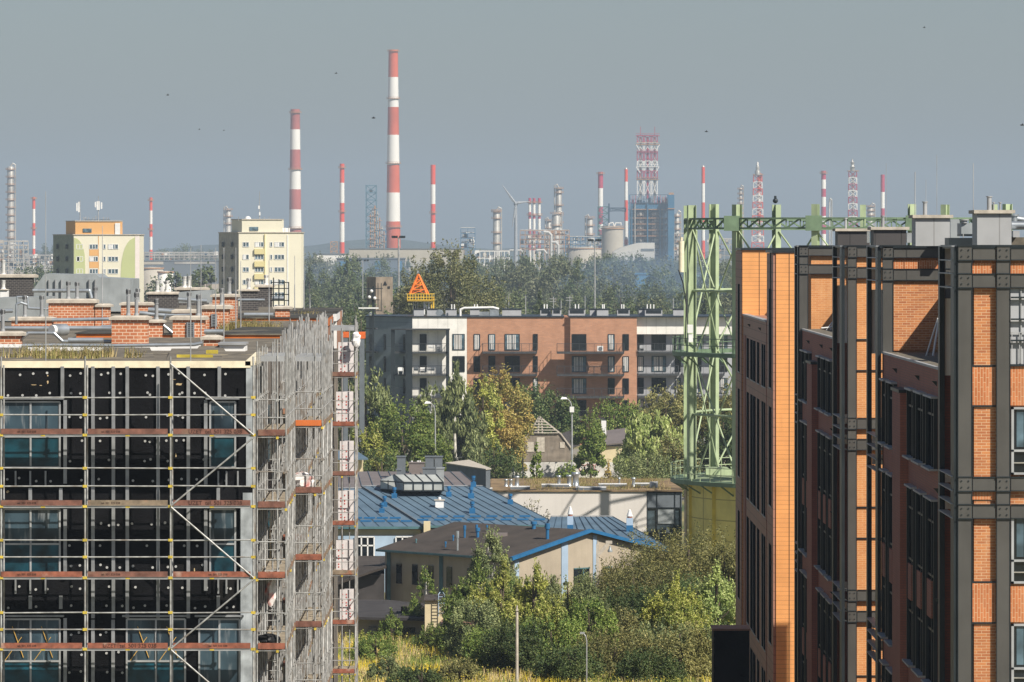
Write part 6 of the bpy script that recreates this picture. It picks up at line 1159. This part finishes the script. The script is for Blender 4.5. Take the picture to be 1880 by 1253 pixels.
b = MB(); b.box(PX(211, 1170), PX(220.2, 1170), 1170.3, 1170.49, PZ(431, 1170), PZ(410, 1170)); b.build('white_panel', m_white, TW)
T2 = tower('cream tower block with a small dish and antennas on its roof', 1135, 402, 438.5, 553, 428, 8, ((446, 457, 0), (468, 484, 0), (496, 500, 0), (504, 522, 1)), 14,
      [([(467, 457 + i * 23), (485, 457 + i * 23), (485, 467 + i * 23), (467, 467 + i * 23)][::-1], m_yel2, .5) for i in range(5)] + [([(485.5, 430), (487, 430), (487, 600), (485.5, 600)][::-1], m_yel2, .3), ([(527, 432), (529, 432), (529, 600), (527, 600)][::-1], m_white, .1)], (425, 444, 518, 404), m_cr, M('cream_shaded_side', (.40, .37, .30), .8), m_cr, 23)
def mast(T, x, yb, yt, d, panels): 
    b = MB(); b.tube(P(x, yb, d), P(x, yt, d), .14, .06, 6); b.build('mast', m_galvd, T)
    for px, y0, y1 in panels: b = MB(); b.box(PX(px - 1.3, d), PX(px + 1.3, d), d - .3, d - .05, PZ(y1, d), PZ(y0, d)); b.bar(P(px, (y0 + y1) / 2, d - .1), P(x, (y0 + y1) / 2, d), .06); b.build('antenna', m_white, T)
d = 1172
mast(TW, 147, 408, 368, d, ((141.5, 373, 388), (145, 371, 390))); mast(TW, 180.5, 408, 360, d, ((175.5, 371, 381), (179, 370, 386), (182, 370, 386), (186.5, 372, 384)))
for x in (154, 157.5, 163, 171, 176, 190, 195, 199): b = MB(); b.tube(P(x, 408, d), P(x, 397 + x % 4, d), .07, n=5); b.box(PX(x - 1, d), PX(x + 1, d), d - .2, d + .1, PZ(402, d), PZ(397 + x % 4, d)); b.build('antenna', m_galvd, TW)
b = MB()
for y in (404, 407): b.bar(P(155, y, d), P(202, y, d), .1)
b.build('railing', m_rail, TW)
mast(T2, 476.5, 405, 352, 1136, ((475.5, 378, 384), (477, 390, 396))); b = MB(); b.lathe((PX(455, 1137), 1137, PZ(404, 1137)), [(.75, 0), (.72, .3), (.45, .7), (.01, .85)], 12); b.build('dome', m_white, T2)
for x in (438, 485, 494, 523, 530): b = MB(); b.tube(P(x, 406 + (x > 520) * 20, 1136), P(x, 398 + (x > 520) * 20, 1136), .07, n=5); b.build('antenna', m_galvd, T2)
b = MB(); b.box(PX(518, 1138), PX(532, 1138), 1138, 1139, PZ(428, 1138), PZ(419, 1138)); b.build('roof_unit', m_white, T2)

# ---------------------------------------------------------------- refinery skyline
RD = 4200.0
m_red = M('faded_red_paint', (.58, .11, .045), .8, var=.2, scale=.05, streak=.2); m_redb = M('bright_red_paint', (.70, .07, .03), .7, var=.1, scale=.1); m_wht = M('chimney_white', (.80, .78, .74), .8, var=.06, scale=.05)
m_crim = M('crimson_paint', (.45, .05, .10), .7); m_silv = M('column_silver', (.50, .48, .44), .45, .35, var=.45, scale=.09, alt=(.35, .27, .2)); m_blu = M('refinery_blue', (.03, .14, .26), .6, var=.2, scale=.05); m_blud = M('refinery_dark_blue', (.02, .06, .11), .7, var=.3, scale=.05)
m_dw = M('dull_white', (.55, .54, .52), .7, var=.15, scale=.1, streak=.2); m_rust = M('rust_orange', (.42, .24, .13), .8); m_tank = M('tank_cream', (.46, .42, .35), .7, var=.2, scale=.04, streak=.2)
def stack(label, px, w0, w1, bands, d=RD, plat=(), ybase=None, red=None, group='red and white chimneys', tip=None):
    """tapering banded chimney standing on the ground; bands = [y0, y1, ...] red first"""
    red = red or m_red; T = thing('chimney', label, 'chimney', (PX(px, d), d, 0), group); k = d / F; y0, y1 = bands[0], bands[-1]; yg = HZ + F * H / d
    rad = lambda y: (w0 + (w1 - w0) * (y - y0) / (y1 - y0)) / 2 * k; bs = list(bands) + [yg]
    for i in range(len(bs) - 1): b = MB(); b.lathe((PX(px, d), d, 0), [(rad(bs[i + 1]), PZ(bs[i + 1], d)), (rad(bs[i]), PZ(bs[i], d))], 24, cap=(i == 0)); b.build('band', red if i % 2 == 0 else m_wht, T)
    for y in plat:
        b = MB(); r = rad(y); z = PZ(y, d); c = (PX(px, d), d, 0); b.ring(c, r, r + 1.3, z, z + .4, 20); b.ring(c, r + 1.15, r + 1.3, z + 1.2, z + 1.5, 20)
        for i in range(10): t = i * .628; b.bar((c[0] + (r + 1.2) * math.sin(t), d - (r + 1.2) * math.cos(t), z), (c[0] + (r + 1.2) * math.sin(t), d - (r + 1.2) * math.cos(t), z + 1.5), .2)
        b.build('platform', m_rust, T)
    if tip: b = MB(); b.lathe((PX(px, d), d, PZ(y0, d)), [(rad(y0) * .95, 0), (rad(y0) * .7, 1.2), (.02, 1.6)], 12); b.build('tip', m_silv, T)
    return T
S1 = stack('tallest red and white striped chimney in the centre left', 722, 17, 27, [92, 142, 197, 248, 303, 354, 407, 457], plat=(95, 182, 301, 418))
stack('second tallest striped chimney behind the cream tower block', 542, 17, 23, [201, 238, 275, 312, 348, 385, 421, 428], plat=(208, 312, 420), red=M('dusty_red_paint', (.42, .12, .10), .8, var=.2, scale=.05, streak=.2))
stack('thin bright striped chimney between the two tallest chimneys', 628, 8.5, 9, [301, 336, 373, 408, 445, 468], plat=(309, 390, 468), red=m_redb)
stack('thin bright striped chimney right of the tallest chimney', 795, 9, 8.5, [303, 339, 375, 410, 445, 458], plat=(392,), red=m_redb)
stack('thin striped chimney left of the orange topped tower block', 62, 5.5, 5.5, [362, 384, 410, 433, 457, 470], plat=(366, 421), red=m_redb)
stack('thin striped chimney right of the orange topped tower block', 277, 5.5, 6, [363, 387, 412, 435, 459, 482], plat=(369, 423), red=m_redb)
stack('crimson topped chimney beside the small lattice frame and silo', 1102.5, 9.5, 8.5, [316, 346, 380, 412, 422, 432, 440], plat=(320,), red=m_crim)
stack('slim pointed striped chimney just left of the blue refinery frame', 1149.5, 6, 6.5, [311, 334, 368, 406, 440, 450], red=m_redb, tip=1)
stack('slim pointed striped chimney behind the left posts of the gasholder frame', 1291, 6, 7, [307, 337, 372, 411, 442, 478], red=m_redb, tip=1)
stack('short banded chimney with five stripes right of the gasholder', 1512, 8.5, 9, [314, 330, 347, 362, 380, 397, 413, 430], plat=(319,), red=m_crim)
stack('slim chimney with crimson top above the dark office roof shaft', 1620.5, 7.5, 7.5, [321, 353, 383, 415, 450], red=m_crim)
for i, (px, lb) in enumerate(((972.5, 'left'), (980.5, 'middle'), (990, 'right'))): stack('%s one of three close set short striped stacks beside the wind turbine' % lb, px, 5, 5.5, [364, 374, 390 + i * 4, 402, 421 + i * 3, 436, 446, 460], plat=(373, 396, 438), red=m_crim, group='three short striped stacks', d=4000)
def column(label, px, y0, y1, w, d=4300, rings=(), top='dome', mat=m_silv, pipe=None, T=None, name='distillation_column'):
    T = T or thing(name, label, 'refinery column', (PX(px, d), d, 0), 'refinery columns'); k = d / F; r = w / 2 * k; b = MB(); c = (PX(px, d), d, 0); z1 = PZ(y0, d)
    b.lathe(c, [(r, 0), (r, z1 - r * .6), (r * .8, z1 - r * .2), (.01, z1)], 18); b.build('shell', mat, T)
    for y in rings:
        z = PZ(y, d); b = MB(); b.ring(c, r, r + 1.4, z, z + .35, 14, math.pi * -.9, math.pi * .6); b.ring(c, r + 1.25, r + 1.4, z + 1.1, z + 1.35, 14, math.pi * -.9, math.pi * .6)
        for i in range(7): t = -2.8 + i * .7; b.bar((c[0] + (r + 1.3) * math.sin(t), d - (r + 1.3) * math.cos(t), z), (c[0] + (r + 1.3) * math.sin(t), d - (r + 1.3) * math.cos(t), z + 1.3), .2)
        b.build('platform', m_rust, T)
    b = MB(); s_ = -1 if pipe == 'l' else 1; q = c[0] + s_ * (r + 1.0); b.pipe([(q, d - .5, 3), (q, d - .5, z1 + 1.0), (c[0] + s_ * r * .6, d - .5, z1 + 2.2), (c[0], d - .5, z1 - .3)], .6, 6); b.build('pipe', m_silv, T); return T
column('tall silver column at the far left edge of the skyline', 19.5, 305, 445, 13, rings=range(312, 445, 14))
column('silver column behind the cream tower block', 419, 384, 430, 11, rings=(386, 398, 412), pipe='l')
column('silver column with a wide crown platform left of the wind turbine', 911.5, 386, 465, 13, rings=(388, 390, 402, 428, 448), d=3900)
column('tallest silver refinery column right of the three short stacks', 1026, 344, 460, 11, rings=(347, 355, 378, 393, 396, 410, 430), pipe='l', d=4100)
column('wide lower silver column in front of the tallest one', 1021, 392, 460, 16, rings=(393, 415), d=4050)
column('squat silver column left of the small lattice frame', 1083, 400, 445, 12, rings=(401, 415, 432), pipe='l', d=4000)
column('silver column right of the blue stair tower', 1243, 392, 480, 9, rings=range(398, 480, 12), d=4150)
column('short silver column among the small columns left of the tallest one', 1008, 405, 450, 9, rings=(406, 420), d=4080, pipe='l')
column('thin silver pipe stack right of the short banded chimney', 1523, 370, 450, 3, rings=(), d=4000)
column('grey column with ringed platforms behind the gasholder truss', 1359.5, 345, 450, 6, rings=range(348, 450, 9), d=4500)
column('cluster of silver drums behind the green truss', 1598, 378, 450, 12, rings=(380, 388, 396), d=4500)
def lattice(T, x0, x1, y0, y1, d, n, bar_, mats, dep=None, name='lattice', taper=0, hbar=True):
    """square lattice tower section; alternates colours over its panels"""
    dep = dep or (x1 - x0) * d / F; yg = y1
    for i in range(n):
        ya, yb = y0 + (y1 - y0) * i / n, y0 + (y1 - y0) * (i + 1) / n; b = MB(); ta, tb = taper * i / n, taper * (i + 1) / n
        C1 = [(PX(x0 - ta, d), d), (PX(x1 + ta, d), d), (PX(x1 + ta, d), d + dep), (PX(x0 - ta, d), d + dep)]; C2 = [(PX(x0 - tb, d), d), (PX(x1 + tb, d), d), (PX(x1 + tb, d), d + dep), (PX(x0 - tb, d), d + dep)]
        za, zb = PZ(ya, d), PZ(yb, d)
        for j in range(4):
            a, c = C1[j], C2[j]; a2, c2 = C1[(j + 1) % 4], C2[(j + 1) % 4]; b.bar((*a, za), (*c, zb), bar_)
            if hbar: b.bar((*a, za), (*a2, za), bar_)
            b.bar((*a, za), (*c2, zb), bar_ * .7); b.bar((*a2, za), (*c, zb), bar_ * .7)
        b.build(name, mats[i % len(mats)], T)
T = thing('flare_derrick', 'wide red and white lattice derrick on top of the blue refinery frame', 'derrick', (PX(1189, RD), RD, 0)); d = RD
for x0, x1 in ((1170, 1181), (1183, 1195), (1197, 1207)):
    for y0, y1, mt in ((249, 262, m_crim), (262, 278, m_wht), (279, 296, m_crim), (296, 314, m_wht), (314, 331, m_crim), (331, 360, m_wht)): lattice(T, x0, x1, y0, y1, d, 1, .55, [mt])
for y, x0, x1, mt in ((249, 1167, 1211, m_crim), (265, 1167, 1212, m_rust), (279, 1169, 1208, m_crim), (306, 1168, 1210, m_wht), (329, 1168, 1210, m_rust)): b = MB(); b.box(PX(x0, d), PX(x1, d), d - 1, d + 6, PZ(y + 1.2, d), PZ(y, d)); b.bar(P(x0, y - 3, d - 1), P(x1, y - 3, d - 1), .3); b.build('platform', mt, T)
for x0, y0, x1, y1 in ((1168, 266, 1175, 277), (1211, 266, 1204, 277), (1168, 307, 1176, 318), (1210, 307, 1203, 318)): b = MB(); b.bar(P(x0, y0, d - 1), P(x1, y1, d - 1), .5); b.build('strut', m_wht, T)
for x in (1176, 1202): b = MB(); b.tube(P(x, 249, d), P(x, 233, d), .22); b.build('rod', m_crim, T)
for x in (1176, 1189, 1202): b = MB(); b.tube((PX(x, d + 2), d + 2, PZ(365, d)), (PX(x, d + 2), d + 2, PZ(252, d)), .9, n=8); b.build('riser', m_silv if x != 1189 else m_crim, T)
T = thing('refinery_frame', 'large dark blue multi level refinery frame with drums on every level', 'refinery unit', (PX(1190, 4150), 4150, 0)); d = 4150
for y in (372, 384, 400, 411, 422, 433, 445, 458, 472): b = MB(); b.box(PX(1155, d), PX(1227, d), d, d + 26, PZ(y + 1.4, d), PZ(y, d)); b.build('level', m_rust if y in (384, 400, 411, 422, 433) else m_blud, T)
for x in (1156, 1160, 1166, 1189, 1212, 1219, 1226): b = MB(); b.bar((PX(x, d), d - .3, 0), P(x, 358 if x in (1156, 1226) else 374, d - .3), .9); b.bar((PX(x, d), d + 26, 0), P(x, 374, d + 26), .9); b.build('leg', m_blu if x not in (1166,) else m_silv, T)
b = MB(); b.box(PX(1157, d), PX(1226, d), d + 14, d + 15, 0, PZ(385, d)); b.build('back_wall', m_blud, T)
b = MB(); b.box(PX(1159, d), PX(1226, d), d + 1, d + 26, PZ(384, d), PZ(374, d)); b.build('cladding', m_blu, T)
for y in (392, 405, 416, 427, 440, 452, 464):
    for x in (1176, 1203): b = MB(); b.tube(P(x - 6, y + 2, d + 5), P(x + 6, y + 2, d + 5), 1.7, n=10); b.tube(P(x, y + 4, d + 3), P(x, y - 2, d + 3), 1.1, n=8); b.build('drum', m_silv, T)
for x in range(1157, 1228, 5): b = MB(); b.bar(P(x, 374, d), P(x, 358 + (x % 3) * 2, d), .35); b.build('post', m_crim if x > 1200 or x < 1170 else m_blud, T)
b = MB(); b.bar(P(1155, 358, d), P(1226, 358, d), .4); b.bar(P(1155, 366, d), P(1226, 366, d), .4); b.build('railing', m_blud, T)
for i in range(16): x = 1157 + rf_.random() * 66; b = MB(); b.box(PX(x, d), PX(x + 4, d), d + 4, d + 8, PZ(374, d), PZ(362 + rf_.random() * 8, d)); b.build('top_equipment', [m_blud, m_silv, m_blu][i % 3], T)
T = thing('stair_tower', 'plain blue clad stair tower at the right of the refinery frame', 'tower', (PX(1232, 4140), 4140, 0)); d = 4140
b = MB(); b.box(PX(1226.5, d), PX(1238, d), d, d + 6, 0, PZ(384, d)); b.box(PX(1226.5, d), PX(1238, d), d, d + 6, PZ(382.5, d), PZ(358, d)); b.build('cladding', m_blu, T); b = MB(); b.box(PX(1226, d), PX(1239, d), d - 1, d + 7, PZ(384, d), PZ(382.5, d)); b.box(PX(1228, d), PX(1237, d), d + 1, d + 4, PZ(358, d), PZ(354, d)); b.build('walkway', m_rust, T)
T = thing('lattice_gantry', 'small teal lattice frame and pipe bridge between chimney and blue refinery frame', 'pipe frame', (PX(1110, 4180), 4180, 0)); d = 4180; lattice(T, 1098, 1117, 380, 440, d, 5, .6, [M('teal_steel', (.05, .16, .16), .7)]); b = MB(); b.bar(P(1118, 374, d), (PX(1118, d), d, 0), 1.2); b.build('leg', m_blud, T); lattice(T, 1119, 1149, 382, 389, d, 1, .5, [m_blud]); 
b = MB()
for i in range(9): x = 1119 + i * 3.3; b.bar(P(x, 382, d - .5), P(x + 3.3, 389, d - .5), .35); b.bar(P(x + 3.3, 382, d - .5), P(x, 389, d - .5), .35)
b.build('bridge', m_blud, T)
T = thing('silo', 'large streaked cylindrical silo left of the blue refinery frame', 'silo', (PX(1124, 4050), 4050, 0)); d = 4050; r = 20 * d / F; c = (PX(1124.5, d), d, 0); b = MB(); b.lathe(c, [(r, 0), (r, PZ(419, d)), (r * .96, PZ(417, d)), (.01, PZ(415, d))], 36); b.build('shell', m_tank, T)
b = MB(); b.ring(c, r, r + .8, PZ(421, d), PZ(418.5, d), 36); b.ring(c, r + .6, r + .8, PZ(418, d) + .8, PZ(418, d) + 1.2, 36); b.build('walkway', m_rust, T); b = MB(); b.pipe([P(1117, 420, d - 6), P(1118, 411, d - 6), P(1125, 409, d - 6), P(1128, 417, d - 6)], .5, 6); b.pipe([P(1127, 420, d - 6), P(1130, 410, d - 6), P(1140, 410, d - 6), P(1140, 414, d - 6)], .5, 6); b.build('pipe', m_wht, T)
def tank(label, x0, x1, y0, d, mat=m_tank, name='storage_tank'):
    T = thing(name, label, 'tank', (PX((x0 + x1) / 2, d), d, 0), 'storage tanks'); r = (x1 - x0) / 2 * d / F; c = (PX((x0 + x1) / 2, d), d, 0); b = MB(); z = PZ(y0, d); b.lathe(c, [(r, 0), (r, z), (.01, z + r * .08)], 36); b.build('shell', mat, T); b = MB(); b.ring(c, r, r + .5, z - .6, z + .1, 36); b.build('rim', m_rust, T)
tank('broad low tank with rusty rim between the poplars', 1041, 1104, 456, 3900); tank('pale sand coloured tank low between the tower blocks', 290, 318, 499, 2600, m_wht); tank('long low pale tank behind the poplars left of the cream tower', 255, 300, 492, 3000, m_tank)
T = thing('vaulted_hall', 'white hall with a curved left end in front of the blue refinery frame', 'hall', (PX(1165, 3800), 3800, 0)); d = 3800; slabpx('wall', [(1124, 480), (1126, 463), (1140, 455), (1165, 448), (1175, 446), (1202, 446), (1202, 480)][::-1], d, 30, m_dw, T); b = MB(); b.box(PX(1177, d), PX(1201, d), d - .4, d - .02, PZ(461, d), PZ(457, d)); b.build('louvre', m_dgw, T)
def bigpipe(label, pts, r, d=3850, mat=m_dw, name='flare_pipe'): b = MB(); b.pipe([P(x, y, d) for x, y in pts], r, 8); tag(b.build(name, mat), label, 'pipe', 'large refinery pipes')
bigpipe('thick pale pipe bending down right of the three short stacks', [(998, 426), (1007, 427), (1012, 432), (1012, 480)], 1.0); bigpipe('second thick pale pipe bending down left of the low tank', [(1012, 445), (1020, 445), (1025, 451), (1025, 480)], 1.0); bigpipe('white pipe loop low left of the three short stacks', [(932, 466), (936, 460), (957, 460), (960, 466)], .7)
bigpipe('curved pale pipe at the foot of the three short stacks', [(985, 460), (998, 459), (1004, 466)], .8)
def rack(label, x0, x1, y0, y1, d, levels, mat, k=.4, name='pipe_rack', drums=6, seed=1, cat='pipe rack'):
    T = thing(name, label, cat, (PX((x0 + x1) / 2, d), d, 0), 'refinery pipe racks'); rr = random.Random(seed); n = max(2, int((x1 - x0) / 9)); b = MB()
    for i in range(n + 1): x = x0 + (x1 - x0) * i / n; b.bar((PX(x, d), d, 0), P(x, y0, d), k * 1.2); b.bar((PX(x, d + 8), d + 8, 0), P(x, y0, d + 8), k * 1.2)
    b.build('legs', mat, T)
    for j in range(levels): y = y0 + (y1 - y0) * j / levels; b = MB(); b.bar(P(x0, y, d), P(x1, y, d), k); b.bar(P(x0, y, d + 8), P(x1, y, d + 8), k); b.tube(P(x0, y - 1, d + 3), P(x1, y - 1, d + 3), .5, n=6, mi=1); b.tube(P(x0, y - 1.4, d + 5), P(x1, y - 1.4, d + 5), .4, n=6, mi=1); b.build('level', [mat, m_silv], T)
    for j in range(drums):
        x = rr.uniform(x0, x1); y = rr.uniform(y0, y1); w = rr.uniform(1.5, 4); h = rr.uniform(3, 9); b = MB()
        if rr.random() < .5: b.tube(P(x, y + h / 2, d + 4), P(x, y - h / 2, d + 4), w / 2 * d / F, n=8)
        else: b.box(PX(x - w, d), PX(x + w, d), d + 2, d + 6, PZ(y + h / 2, d), PZ(y - h / 2, d))
        b.build('vessel', rr.choice([m_silv, m_rust, m_wht, m_tank, m_blud]), T)
rack('tangle of pipes and vessels around the three short stacks', 955, 1045, 424, 466, 3950, 5, m_rust, drums=46, seed=3); rack('blue pipe rack left of the silo', 1038, 1102, 436, 458, 3950, 3, m_blu, drums=24, seed=4)
rack('pale pipework at the far left edge below the tall silver column', -20, 52, 444, 505, 4000, 8, m_tank, drums=60, seed=5); rack('low pipework between the left edge and the orange topped tower', 45, 118, 470, 505, 3900, 4, m_silv, drums=50, seed=6)
rack('long grey pipe rack between the tower blocks', 256, 402, 465, 478, 3900, 3, m_silv, k=.5, drums=20, seed=7); rack('small dark blue frame with drums right of the big round tree', 846, 872, 420, 465, 3900, 5, m_blu, drums=22, seed=8)
rack('pipework seen behind the gasholder columns', 1300, 1350, 440, 490, 3900, 5, m_silv, drums=30, seed=9); rack('pipework right of the blue stair tower', 1238, 1262, 430, 490, 3950, 6, m_silv, drums=22, seed=10)
rack('pipework between broad round tree and silver column', 872, 935, 462, 500, 3600, 3, m_wht, drums=26, seed=11)
T = thing('lattice_tower', 'pale blue lattice tower left of the tallest chimney', 'lattice tower', (PX(681, 4100), 4100, 0), 'lattice towers'); lattice(T, 672, 690.5, 341, 500, 4100, 12, .85, [M('steel_blue', (.10, .20, .27), .7)]); b = MB(); b.ball(P(681, 350, 4104), 1.6); b.build('flare_drum', m_silv, T)
T = thing('column_cluster', 'cluster of thin silver columns and pipes beside the pale blue lattice tower', 'refinery unit', (PX(692, 4080), 4080, 0)); d = 4080
for i, (x, y, w) in enumerate(((680, 392, 3), (684, 384, 3), (688, 378, 4), (693, 388, 3), (697, 400, 3), (701, 415, 3), (705, 425, 2.5))): b = MB(); b.tube((PX(x, d), d, 0), P(x, y, d), w / 2 * d / F * .8, n=8); [b.ring((PX(x, d), d, 0), .5, 2.0, PZ(q, d), PZ(q, d) + .4, 8) for q in range(y + 6, 460, 14)]; b.build('column', m_silv if i % 2 else m_rust, T)
lattice(T, 694, 709, 424, 470, 4090, 3, .4, [m_blu])
T = thing('lattice_tower', 'red and white lattice flare tower behind the gasholder truss', 'lattice tower', (PX(1388, 4300), 4300, 0), 'lattice towers'); lattice(T, 1384, 1399, 322, 470, 4300, 12, .5, [m_redb, m_wht], taper=4)
b = MB(); d = 4300; b.lathe((PX(1391, d), d, PZ(322, d)), [(2.4, 0), (2.4, 3), (1.2, 5), (1.8, 6), (1.0, 8), (.6, 11), (.1, 11.4)], 10); b.build('flare_tip', m_silv, T); 
for i, (y0, y1) in enumerate(((318, 352), (352, 380), (380, 412), (412, 445))): b = MB(); b.tube(P(1394, y1, d + 3), P(1394, y0, d + 3), 1.7, n=10); b.build('riser', [m_red, m_wht][i % 2], T)
b = MB(); b.box(PX(1383, d), PX(1401, d), d - 1, d + 8, PZ(322, d), PZ(320, d)); b.build('platform', m_rust, T)
T = thing('lattice_tower', 'red and white lattice flare tower between the two slim right hand chimneys', 'lattice tower', (PX(1566, 4400), 4400, 0), 'lattice towers'); lattice(T, 1559, 1573, 314, 470, 4400, 13, .5, [m_crim, m_wht], taper=2); d = 4400
b = MB(); b.lathe((PX(1565, d), d, PZ(314, d)), [(1.9, 0), (1.9, 3), (2.6, 3.2), (1.5, 4), (1.5, 7), (2, 7.2), (.7, 8), (.5, 10)], 10); b.build('flare_tip', m_silv, T); b = MB(); b.box(PX(1556, d), PX(1577, d), d - 1, d + 8, PZ(315, d), PZ(313.5, d)); b.build('platform', m_rust, T); b = MB(); b.tube((PX(1566, d + 3), d + 3, 0), P(1566, 318, d + 3), 1.2); b.build('riser', m_silv, T)
T = thing('lattice_tower', 'rusty lattice tower low between the cream tower and the thin chimney', 'lattice tower', (PX(612, 3700), 3700, 0), 'lattice towers'); lattice(T, 607, 619, 444, 490, 3700, 5, .4, [m_rust])
# wind turbine
m_wt = M('turbine_grey', (.33, .35, .38), .6)
d = 3600; T = thing('wind_turbine', 'white wind turbine with three slender blades above the wood', 'wind turbine', (PX(947.5, d), d, 0)); hub = P(947, 374, d); b = MB(); b.tube((hub[0], d + 3, 0), (hub[0], d + 3, hub[2]), 1.7, .9, 14); b.build('tower', m_wt, T); b = MB(); b.box(hub[0] - 1.4, hub[0] + 1.4, d, d + 7, hub[2] - 1.4, hub[2] + 1.4); b.tube((hub[0], d - 2, hub[2]), (hub[0], d, hub[2]), .6, 1.5, 10); b.build('nacelle', m_wt, T)
for ex, ey in ((922, 340), (974, 370.5), (940, 418)):
    e = Vector(P(ex, ey, d)); h_ = Vector((hub[0], d - 1, hub[2])); a = (e - h_).normalized(); s_ = a.cross(Vector((0, 1, 0))); b = MB(); m1 = h_.lerp(e, .18)
    b.add([tuple(h_ + s_ * .5), tuple(m1 + s_ * 1.4), tuple(e + s_ * .15), tuple(e - s_ * .15), tuple(m1 - s_ * .7), tuple(h_ - s_ * .5), tuple(h_ + Vector((0, -.5, 0))), tuple(m1 + Vector((0, -.5, 0))), tuple(e + Vector((0, -.1, 0)))], [(0, 1, 7, 6), (1, 2, 8, 7), (6, 7, 4, 5), (7, 8, 3, 4), (5, 4, 1, 0), (4, 3, 2, 1), (2, 3, 8)]); b.build('blade', m_wt, T)
# halls
def simple_hall(label, x0, x1, y0, d, dep, mat, edge=m_dgw, bands=(), name='factory_hall'):
    T = thing(name, label, 'hall', (PX((x0 + x1) / 2, d), d, 0), 'factory halls'); b = MB(); b.box(PX(x0, d), PX(x1, d), d, d + dep, 0, PZ(y0 + 2, d)); b.build('wall', mat, T); b = MB(); b.box(PX(x0, d) - .4, PX(x1, d) + .4, d - .4, d + dep + .4, PZ(y0 + 2, d), PZ(y0, d)); b.build('roof', edge, T)
    for q, (a, c, ya, yb, mt) in enumerate(bands): b = MB(); b.box(PX(a, d), PX(c, d), d - .3, d - .02, PZ(yb, d), PZ(ya, d)); b.build('panel_band', mt, T)
simple_hall('long beige hall at the foot of the tallest chimney', 641, 850, 456, 3300, 60, m_tank); simple_hall('low white walled hall right of the cream tower block', 576, 640, 466, 3400, 40, m_wht)
m_hblue = M('hall_blue', (.05, .17, .30), .6); simple_hall('dark hall with blue and white gates behind the wood', 618, 740, 474, 2600, 50, m_dgw, bands=((624, 635, 480, 496, m_hblue), (624, 635, 488, 490, m_wht), (688, 699, 480, 494, m_hblue), (732, 738, 480, 500, m_hblue)))
simple_hall('long grey hall between the tower blocks', 258, 400, 478, 3500, 40, m_dgw, bands=((262, 300, 481, 486, m_tank), (320, 395, 481, 485, m_silv)))
simple_hall('blue hall half hidden by trees below the stair tower', 1166, 1194, 502, 1850, 20, m_hblue, m_hblue); simple_hall('teal striped hall seen through the gasholder frame', 1255, 1360, 502, 2300, 30, M('teal_cladding', (.20, .36, .36), .6, var=.3, scale=.1))
simple_hall('dark blue box hall behind the gasholder columns', 1268, 1300, 508, 2200, 20, m_blu)
# bluish smoke lying over the wood before the refinery
def smoke(px, d, py, rx, ry, rz, dens):
    m, n, l, b = nodes('blue_smoke'); n.remove(b); v = n.new('ShaderNodeVolumePrincipled'); v.inputs['Color'].default_value = (.45, .66, .95, 1); v.inputs['Density'].default_value = dens; l.new(v.outputs[0], n['Material Output'].inputs['Volume'])
    q = MB(); c = (PX(px, d), d, PZ(py, d)); q.lathe((0, 0, 0), [(math.sin(math.pi * i / 12) + .001, -math.cos(math.pi * i / 12)) for i in range(13)], 28); q.v = [(c[0] + x * rx, c[1] + y * ry, c[2] + z * rz) for x, y, z in q.v]; tag(q.build('smoke', m), kind='stuff')
smoke(1165, 1750, 520, 30, 330, 9, .0006); smoke(1195, 1500, 500, 16, 220, 7, .0005); smoke(690, 2300, 510, 40, 300, 9, .0006)
# birds high above the refinery
for k, (x, y, d, w) in enumerate(((1697, 51, 500, 1), (617, 135, 450, .9), (308, 175, 450, .9), (686, 217, 420, 1.2), (1297, 242, 460, 1.1), (366, 238, 520, .7), (1877, 230, 400, 1.3), (411, 240, 560, .7))):
    c = Vector(P(x, y, d)); w *= .75; q = .17 * w; b = MB(); b.lathe((0, 0, 0), [(.01, -.2 * w), (.05 * w, -.1 * w), (.055 * w, .05 * w), (.03 * w, .14 * w), (.01, .2 * w)], 8)
    b.v = [(c.x + z, c.y + y_, c.z + x_) for x_, y_, z in b.v]; b.add([tuple(c + Vector(v)) for v in ((-.05, 0, 0), (.07, 0, 0), (.02 * (k % 3), -q * 1.2, q * 1.1), (0, -q * .6, q * .8), (.02, q * 1.2, q * (1.2 - k * .1)), (-.02, q * .6, q * .6))], [(0, 1, 2, 3), (1, 0, 5, 4)])
    tag(b.build('bird', m_blk), 'tiny dark bird flying %s' % ('high at the upper right', 'between the two tallest chimneys', 'above the orange topped tower, highest on the left', 'just left of the tallest chimney', 'right of the derrick', 'left of the second tallest chimney', 'at the right edge of the sky', 'nearest left of the second tallest chimney')[k], 'bird', 'birds in the sky')

# repeats that still share words are told apart by their order from the left
ds = {}
for o in list(S.objects):
    if o.get('category') == 'tree' and o.get('label', '').startswith('tree in the wood'): ds.setdefault(o['label'], []).append(o)
for lb, os_ in ds.items():
    if len(os_) > 1:
        for i, o in enumerate(sorted(os_, key=lambda q: q.location.x / q.location.y)): o['label'] = ('leftmost ', 'second ', 'third ', 'fourth ')[i] + lb
